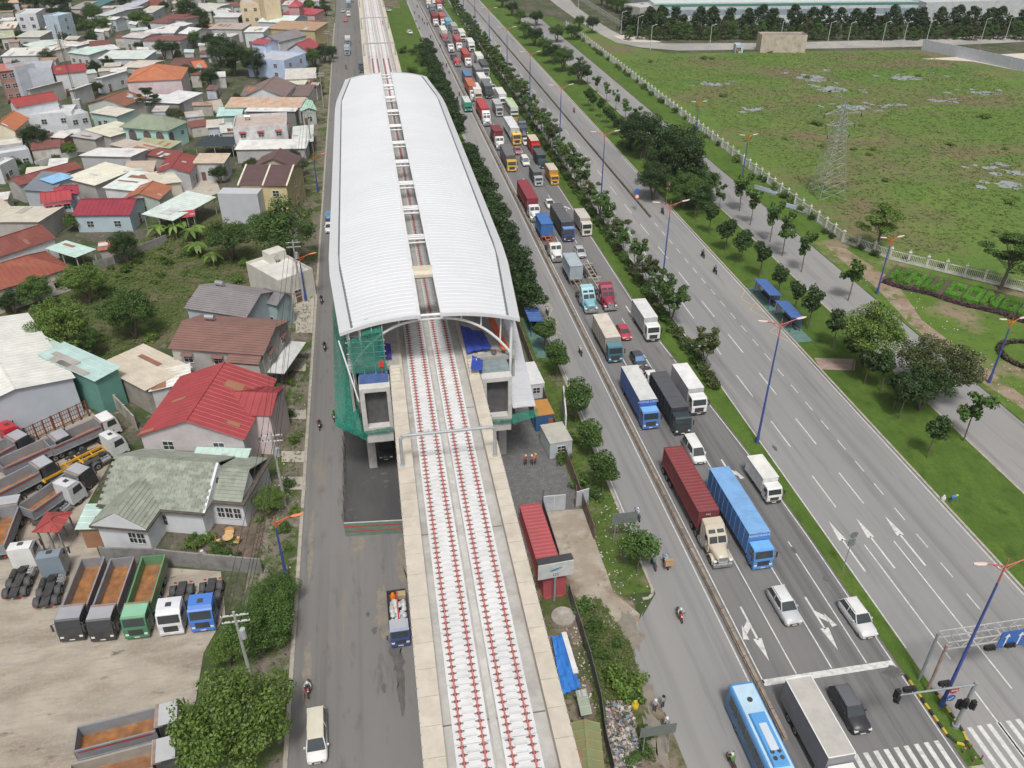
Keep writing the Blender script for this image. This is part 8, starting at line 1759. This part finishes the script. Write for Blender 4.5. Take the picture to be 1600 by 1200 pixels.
# cell tower
p = at(125,176); t = thing('cell_tower', 'slim lattice cell phone mast with white antennas among the houses', 'mast', (p.x,p.y,0)); b = MB()
for k in range(3): a = k*2.094; b.tube((.35*math.cos(a),.35*math.sin(a),4),(.3*math.cos(a),.3*math.sin(a),25),.05,5)
for k in range(34):
    z = 4+k*.62
    for j in range(3): a, c = j*2.094, (j+1)*2.094; b.tube((.33*math.cos(a),.33*math.sin(a),z),(.33*math.cos(c),.33*math.sin(c),z+.62),.025,4,cap=False)
b.build('mast', mat('mast_dark', (.14,.15,.16), .5, .3), t); MB().box(-1,1,-1,1,0,4).build('plinth', wm(GRW), t)
for k in range(9): a = k*2.1; z = 18.5+.75*k; MB().obox((.85*math.cos(a),.85*math.sin(a),z),(.16*math.sin(a),-.16*math.cos(a),0),(.07*math.cos(a),.07*math.sin(a),0),(0,0,.95)).build('antenna', polew, t); MB().tube((.2*math.cos(a),.2*math.sin(a),z),(.8*math.cos(a),.8*math.sin(a),z),.04,5).build('bracket', grey, t)
MB().tube((0,0,25),(0,0,28),.04,5).build('rod', grey, t)
# ---------------------------------------------------------------- building site
hoard = mat('site_hoarding', (.17,.12,.10), .85, var=.25, scale=1.2, dirt=(.30,.26,.22), dirtamt=.5, rnd=.15); pan = MB().box(-.03,.03,.02,1.98,0,2.1).box(-.05,-.03,.3,.34,0,2.1).box(-.05,-.03,1.0,1.04,0,2.1).box(-.05,-.03,1.7,1.74,0,2.1).mesh('hoarding_panel', hoard)
t = thing('site_fence', 'brown sheet hoarding between building site and service road', 'fence', (20.9,66,0)); 
for k in range(34): obj('hoarding_panel', pan, t, (-.0,2*k,0)); 
for k in range(17): MB().tube((.12,4*k,0),(.12,4*k,2.5),.05,6).build('post', rail_brown, t)
P_ = [at(*q) for q in ((888,930),(905,985),(922,1040),(938,1105),(945,1160),(958,1215))]; t = thing('site_fence', 'dark sheet fence along the weedy bank right of the viaduct', 'fence', P_[0])
for a, c in zip(P_, P_[1:]):
    d = c-a; n = max(1, int(d.length/1.6))
    for k in range(n): q0, q1 = a+d*(k/n)-P_[0], a+d*((k+.97)/n)-P_[0]; MB().beam((q0.x,q0.y,.95),(q1.x,q1.y,.95+random.uniform(-.04,.04)),.06,1.9).build('hoarding_panel', mat('fence_dark', (.13,.12,.125), .8, var=.3, rnd=.2), t)
gw = mat('gate_grey', (.42,.45,.49), .6, var=.08, dirt=(.3,.3,.32), dirtamt=.4)
def gate(label, a, c, h=2.3):
    a, c = at(*a), at(*c); t = thing('site_gate', label, 'gate', a); d = c-a; MB().beam((0,0,h/2+.1),(d.x,d.y,h/2+.1),.06,h).build('panel', gw, t); MB().beam((0,0,h+.12),(d.x,d.y,h+.12),.1,.1).build('top_rail', polew, t)
    MB().beam((d.x*.5,d.y*.5,.1),(d.x*.5,d.y*.5,h+.1),.1,.1).build('middle_rail', polew, t); MB().tube((0,0,0),(0,0,h+1.2),.07,6).build('post', rail_brown, t)
gate('grey metal site gate leaf, left one', (848,800), (883,797)); gate('grey metal site gate leaf, right one standing ajar', (899,793), (919,787)); MB_ = None
sd_ = thing('site_fence', 'short grey sheet fence beside the faded red container', 'fence', at(847,800)); a, c = at(847,800), at(873,885); d = c-a
for k in range(6): q0, q1 = d*(k/6), d*((k+.97)/6); MB().beam((q0.x,q0.y,1.1),(q1.x,q1.y,1.1),.06,2.2).build('hoarding_panel', mat('fence_dark', (.13,.12,.125), .8), sd_)
def cabin(label, u, v, L_, W_2, h, side, top, rz=0.0, door=None, win=True):
    p = at(u,v); t = thing('site_cabin', label, 'cabin', (p.x,p.y,0), rz); MB().box(-W_2/2,W_2/2,0,L_,.15,h).build('wall', boxm(side), t); MB().box(-W_2/2-.05,W_2/2+.05,-.05,L_+.05,h+.002,h+.10).build('roof', boxm(top), t)
    b = MB()
    for k in range(int(L_/.5)): y = .2+.5*k; b.box(-W_2/2-.03,-W_2/2,y,y+.12,.2,h-.1); b.box(W_2/2,W_2/2+.03,y,y+.12,.2,h-.1)
    stuff(b.build('ribs', boxm(side), t))
    if win: window(t, .0, h*.6, 'f', 0, 1.0, .9, None)
    if door: MB().box(.5,1.1,-.06,-.005,.15,2.0).build('door', boxm(door), t)
cabin('white site container under the station cladding', 838,624, 6.0,2.3,2.6,(.60,.62,.66),(.70,.71,.72), R(3), win=True); cabin('blue site container with orange roof', 851,673, 3.6,2.5,2.6,(.04,.12,.27),(.52,.25,.06), R(4), (.40,.14,.05), False); cabin('pale grey guard cabin by the gravel yard', 876,716, 4.2,3.0,2.6,(.44,.48,.50),(.46,.45,.40), R(6))
p = at(878,672); t = thing('billboard', 'tall white site billboard leaning over the hoarding', 'billboard', (p.x+.3,p.y,0), R(80)); MB().box(-2.6,4.4,-.06,.06,1.2,4.2).build('panel', mat('board_grey', (.42,.45,.44), .6, var=.15, dirt=(.25,.28,.27), dirtamt=.5), t); b = MB(); b.box(-2.7,-2.6,-.1,.1,1.1,4.3); b.box(4.4,4.5,-.1,.1,1.1,4.3); b.box(-2.6,4.4,-.1,.1,4.2,4.3); b.build('frame', polew, t)
for x in (-2,1,4): MB().tube((x,.15,0),(x,.15,4.2),.06,6).build('post', grey, t)
p = at(866,938); t = thing('billboard', 'white advertising board with green swoosh logo beside the viaduct', 'billboard', (p.x,p.y,0), R(4)); MB().box(-1.9,1.9,-.16,-.06,3.6,5.6).build('panel', polew, t); MB().tube((0,0,0),(0,0,5.0),.14,8).build('post', grey, t); MB().box(-1.9,1.9,-.055,.9,5.45,5.62).build('top_frame', mat('board_dark', (.05,.05,.055), .7), t)
b = MB(); b.loft([[(x,-.175,4.75+.16*math.sin(x*2.2)+h) for h in (w,-w)] for x, w in ((-.75,.01),(-.4,.12),(0,.16),(.4,.10),(.75,.01))],0,False,closed=False); b.build('logo', mat('logo_teal', (.05,.28,.36), .5), t); letters('GS', (.06,.07,.08), t, (0,-.18,3.85), .55)
# green and red barrier across the lane under the viaduct
a, c = at(540,838), at(631,833); d = c-a; t = thing('site_barrier', 'green sheet barrier with two red stripes across the lane under the viaduct', 'barrier', a); gb = mat('barrier_green', (.13,.22,.17), .7, var=.1, dirt=(.2,.22,.2), dirtamt=.4)
for k in range(4): q0, q1 = d*(k/4), d*((k+.99)/4); MB().beam((q0.x,q0.y,1.0),(q1.x,q1.y,1.0),.06,2.0).build('panel', gb, t)
n = Vector((d.y,-d.x,0)).normalized()*.045
for z in (.75,1.5): MB().beam((n.x,n.y,z),(d.x+n.x,d.y+n.y,z),.02,.13).build('stripe', sred, t)
MB().beam((0,0,2.04),(d.x,d.y,2.04),.1,.08).build('top_rail', polew, t)
t = thing('site_fence', 'ragged net fence on posts beside the left street under the station', 'fence', (-7.4,73,0))
for k in range(9): MB().tube((0,2.6*k,0),(random.uniform(-.2,.2),2.6*k,2.0),.04,5).build('post', rail_brown, t)
cloth((.05,0,.2),(.05,22,.2),(.1,22,1.7),(-.05,0,1.6), 30, 4, .10, 31).build('netting', netmat('grey_net', (.12,.13,.12), .45), t)
# tarp heap, tin roofs, litter, manhole
p = at(883,1040); tag(cloth(at(862,995,.7),at(880,990,1.0),at(908,1075,1.0),at(878,1085,.5), 12, 26, .16, 41).build('tarpaulin', mat('tarp_bright_blue', (.04,.20,.60), .5, var=.2, scale=1.5)), 'bright blue tarpaulin over a heap beside the viaduct', 'tarp')
t = tag(MB().beam(at(881,988,1.1),at(900,1052,1.1),.5,.1).build('white_board', swh), 'long white board lying along the blue tarpaulin', 'board')
H('rusty green tin roof at the foot of the viaduct', (895,1205), (945,1205), (932,1130), 2.2, 'gv', rm((.20,.23,.11),(.30,.16,.07),.7), wm((.25,.22,.2)), .5, wins=0, name='shed', cat='shed'); H('pale green tin strip roof above the rusty one', (908,1118), (925,1116), (918,1078), 2.0, 'sr', rm((.36,.42,.33)), wm((.25,.22,.2)), .2, wins=0, name='shed', cat='shed')
p = at(880,966); t = tag(MB().tube((0,0,0),(0,0,.35),1.25,24).build('well_cover', mat('well_concrete', (.38,.35,.31), .9, var=.2, dirt=(.2,.17,.14), dirtamt=.7), None, (p.x,p.y,0)), 'round concrete well cover beside the viaduct', 'well')
random.seed(19); b = MB(); lp = [tuple(at(*q)[:2]) for q in ((948,1098),(985,1100),(992,1135),(1000,1200),(960,1200),(945,1140))]; litc = [mat('litter_%d' % k, c, .6, var=.2) for k, c in enumerate(((.5,.48,.47),(.20,.15,.13),(.33,.17,.16),(.14,.22,.32),(.4,.36,.32),(.07,.065,.06)))]
for x, y in scatter(lp, 1500):
    q = random.uniform(.08,.26); a = random.uniform(0,6.28); z = .1+random.random()*.35; d = Vector((math.cos(a)*q,math.sin(a)*q,random.uniform(-.08,.08))); w = Vector((-d.y*.7,d.x*.7,random.uniform(-.08,.08))); p = Vector((x,y,z)); b.add([p-d,p-w,p+d,p+w],[(0,1,2,3)], random.choice((0,0,1,1,1,2,3,4,4,5,5)))
stuff(tag(b.build('litter', litc), 'heap of mixed household litter beside the service road', 'litter'))
b = MB()
for (poly, n) in (([(13.5,40),(16,40),(16.5,56),(14.5,56)],250),([(20.5,55),(25,55),(25,75),(21.5,75)],120),([(-17,60),(-13,60),(-13,110),(-17,110)],160),([(86,75),(96,75),(92,135),(86,135)],220)):
    for x, y in scatter(poly, n): q = random.uniform(.05,.14); a = random.uniform(0,6.28); d = Vector((math.cos(a)*q,math.sin(a)*q,0)); w = Vector((-d.y,d.x,.05)); p = Vector((x,y,.06)); b.add([p-d,p-w,p+d,p+w],[(0,1,2,3)], random.choice((0,0,4,1)))
stuff(tag(b.build('scattered_litter', litc), 'scraps of litter scattered over verges and bare ground', 'litter'))
# pipes beside the white fence, rust fence, garden set, far buildings
for k, (u, v, w) in enumerate(((1195,300,0),(1240,328,0))):
    p = at(u,v)
    for j in range(7): a = R(-58+4*random.uniform(-1,1)); q = Vector((math.cos(a),math.sin(a),0))*random.uniform(2.2,3.4); c = p+Vector((.25*j,.3*j,.12+.1*(j%2))); tag(MB().tube(c-q,c+q,.12,8).build('steel_pipe', mat('pipe_blue_grey', (.36,.42,.48), .5, .2, rnd=.15)), f'blue grey pipe in the {"farther" if k == 0 else "nearer"} heap by the white fence, {ordw(j)} of the heap', 'pipe', 'pipe heaps by the white fence')
a, c = at(32,700), at(140,650); d = c-a; t = thing('rusty_fence', 'rusty open steel fence in front of the warehouse wall', 'fence', a); rs = mat('rust_steel', (.17,.06,.035), .9, var=.3)
for k in range(9): q = d*(k/8); MB().beam((q.x,q.y,0),(q.x,q.y,2.6),.18,.18).build('post', rs, t)
for z in (.5,1.2,1.9,2.5): MB().beam((0,0,z),(d.x,d.y,z),.07,.07).build('rail', rs, t)
for k in range(30): q = d*((k+.5)/30); MB().beam((q.x,q.y,.5),(q.x,q.y,2.5),.05,.05).build('bar', rs, t)
wd = mat('garden_wood', (.58,.38,.18), .6, var=.15); p = at(358,846); t = thing('garden_table', 'round varnished wooden garden table', 'table', (p.x,p.y,.02)); MB().tube((0,0,.68),(0,0,.75),.62,18).build('table_top', wd, t); MB().tube((0,0,0),(0,0,.68),.15,10).build('leg', wd, t)
for k, a in enumerate((200,340,90)):
    an = R(a); t = thing('garden_chair', f'varnished wooden garden chair, {("left of","right of","behind")[k]} the round table', 'chair', (p.x+1.15*math.cos(an),p.y+1.15*math.sin(an),.02), an, 'garden chairs'); MB().box(-.3,.3,-.5,.5,.38,.46).build('seat', wd, t); b = MB(); b.loft([[(.34*math.cos(q)+.0,.52*math.sin(q),z) for q in [R(x) for x in (-80,-40,0,40,80)]] for z in (.46,.9)],0,True,closed=False); b.build('backrest', wd, t)
    for x in (-.24,.24):
        for y in (-.4,.4): MB().box(x-.03,x+.03,y-.03,y+.03,0,.38).build('leg', wd, t)
H('long white factory hall with green band behind the wood', (1022,7), (1440,3), (1440,-22), 9.0, 'flat', rm((.55,.62,.60)), wm((.56,.60,.63)), wins=0, name='factory', cat='factory')
t = [o for o in COL.objects if o.name.startswith('factory')][0]; d = t['_dims']; MB().box(-d[0]-.06,d[0]+.06,-d[1]-.08,-d[1]-.01,8.0,9.0).build('green_band', mat('factory_green', (.08,.25,.20), .6), t)
for k in range(30): x = -d[0]+2*d[0]*(k+.5)/30; MB().box(x-2.2,x+2.2,-d[1]-.05,-d[1]-.004,4.2,6.6).build('window_strip', mat('factory_glass', (.30,.37,.42), .3), t)
H('second white factory hall behind the far wood', (1448,6), (1640,0), (1640,-22), 9.0, 'flat', rm((.5,.54,.53)), wm((.50,.52,.54)), wins=0, name='factory_annex', cat='factory')
t = H('weathered concrete block building without roof beside the far road', (1191,57), (1262,57), (1262,52), 6.0, 'flat', rm((.25,.22,.2)), wm((.50,.43,.36),(.26,.22,.19),.75), wins=0, name='ruin', cat='building')
H('small pale blue kiosk by the far road', (1150,72), (1162,72), (1162,69), 2.6, 'flat', rm((.5,.55,.6)), wm((.46,.54,.62)), wins=1, name='kiosk', cat='kiosk')
H('grey white hall at the far lane left of the factory', (975,8), (1000,14), (1005,-8), 8.0, 'flat', rm((.5,.5,.5)), wm((.45,.44,.42)), wins=2, name='hall', cat='hall')
b = MB()
for (u0,v0),(u1,v1) in (((905,0),(985,52)),): a, c = at(u0,v0), at(u1,v1); 
t = thing('mesh_fence', 'pale wire mesh fence along the far factory lane', 'fence', a); d = c-a
for k in range(40): q0, q1 = d*(k/40), d*((k+.97)/40); MB().beam((q0.x,q0.y,1.2),(q1.x,q1.y,1.2),.05,.06).build('rail', polew, t); MB().beam((q0.x,q0.y,2.3),(q1.x,q1.y,2.3),.05,.06).build('rail', polew, t); MB().beam((q0.x,q0.y,0),(q0.x,q0.y,2.5),.1,.1).build('post', polew, t)
for o in COL.objects:
    if '_dims' in o: del o['_dims']

# ---------------------------------------------------------------- thin haze over the whole place
hz = MB().box(-1600,1600,-350,2300,-1,72).build('haze', mat('haze_dummy', (.5,.5,.5))); stuff(tag(hz, 'thin pale haze over the whole scene', 'haze'))
hmz = bpy.data.materials.new('haze_air'); hmz.use_nodes = True; nt_ = hmz.node_tree; nt_.nodes.clear(); pv = nt_.nodes.new('ShaderNodeVolumePrincipled'); pv.inputs['Color'].default_value = (.86,.89,.93,1); pv.inputs['Density'].default_value = .00012; pv.inputs['Anisotropy'].default_value = .2
mo_ = nt_.nodes.new('ShaderNodeOutputMaterial'); nt_.links.new(pv.outputs[0], mo_.inputs['Volume']); hz.data.materials.clear(); hz.data.materials.append(hmz)
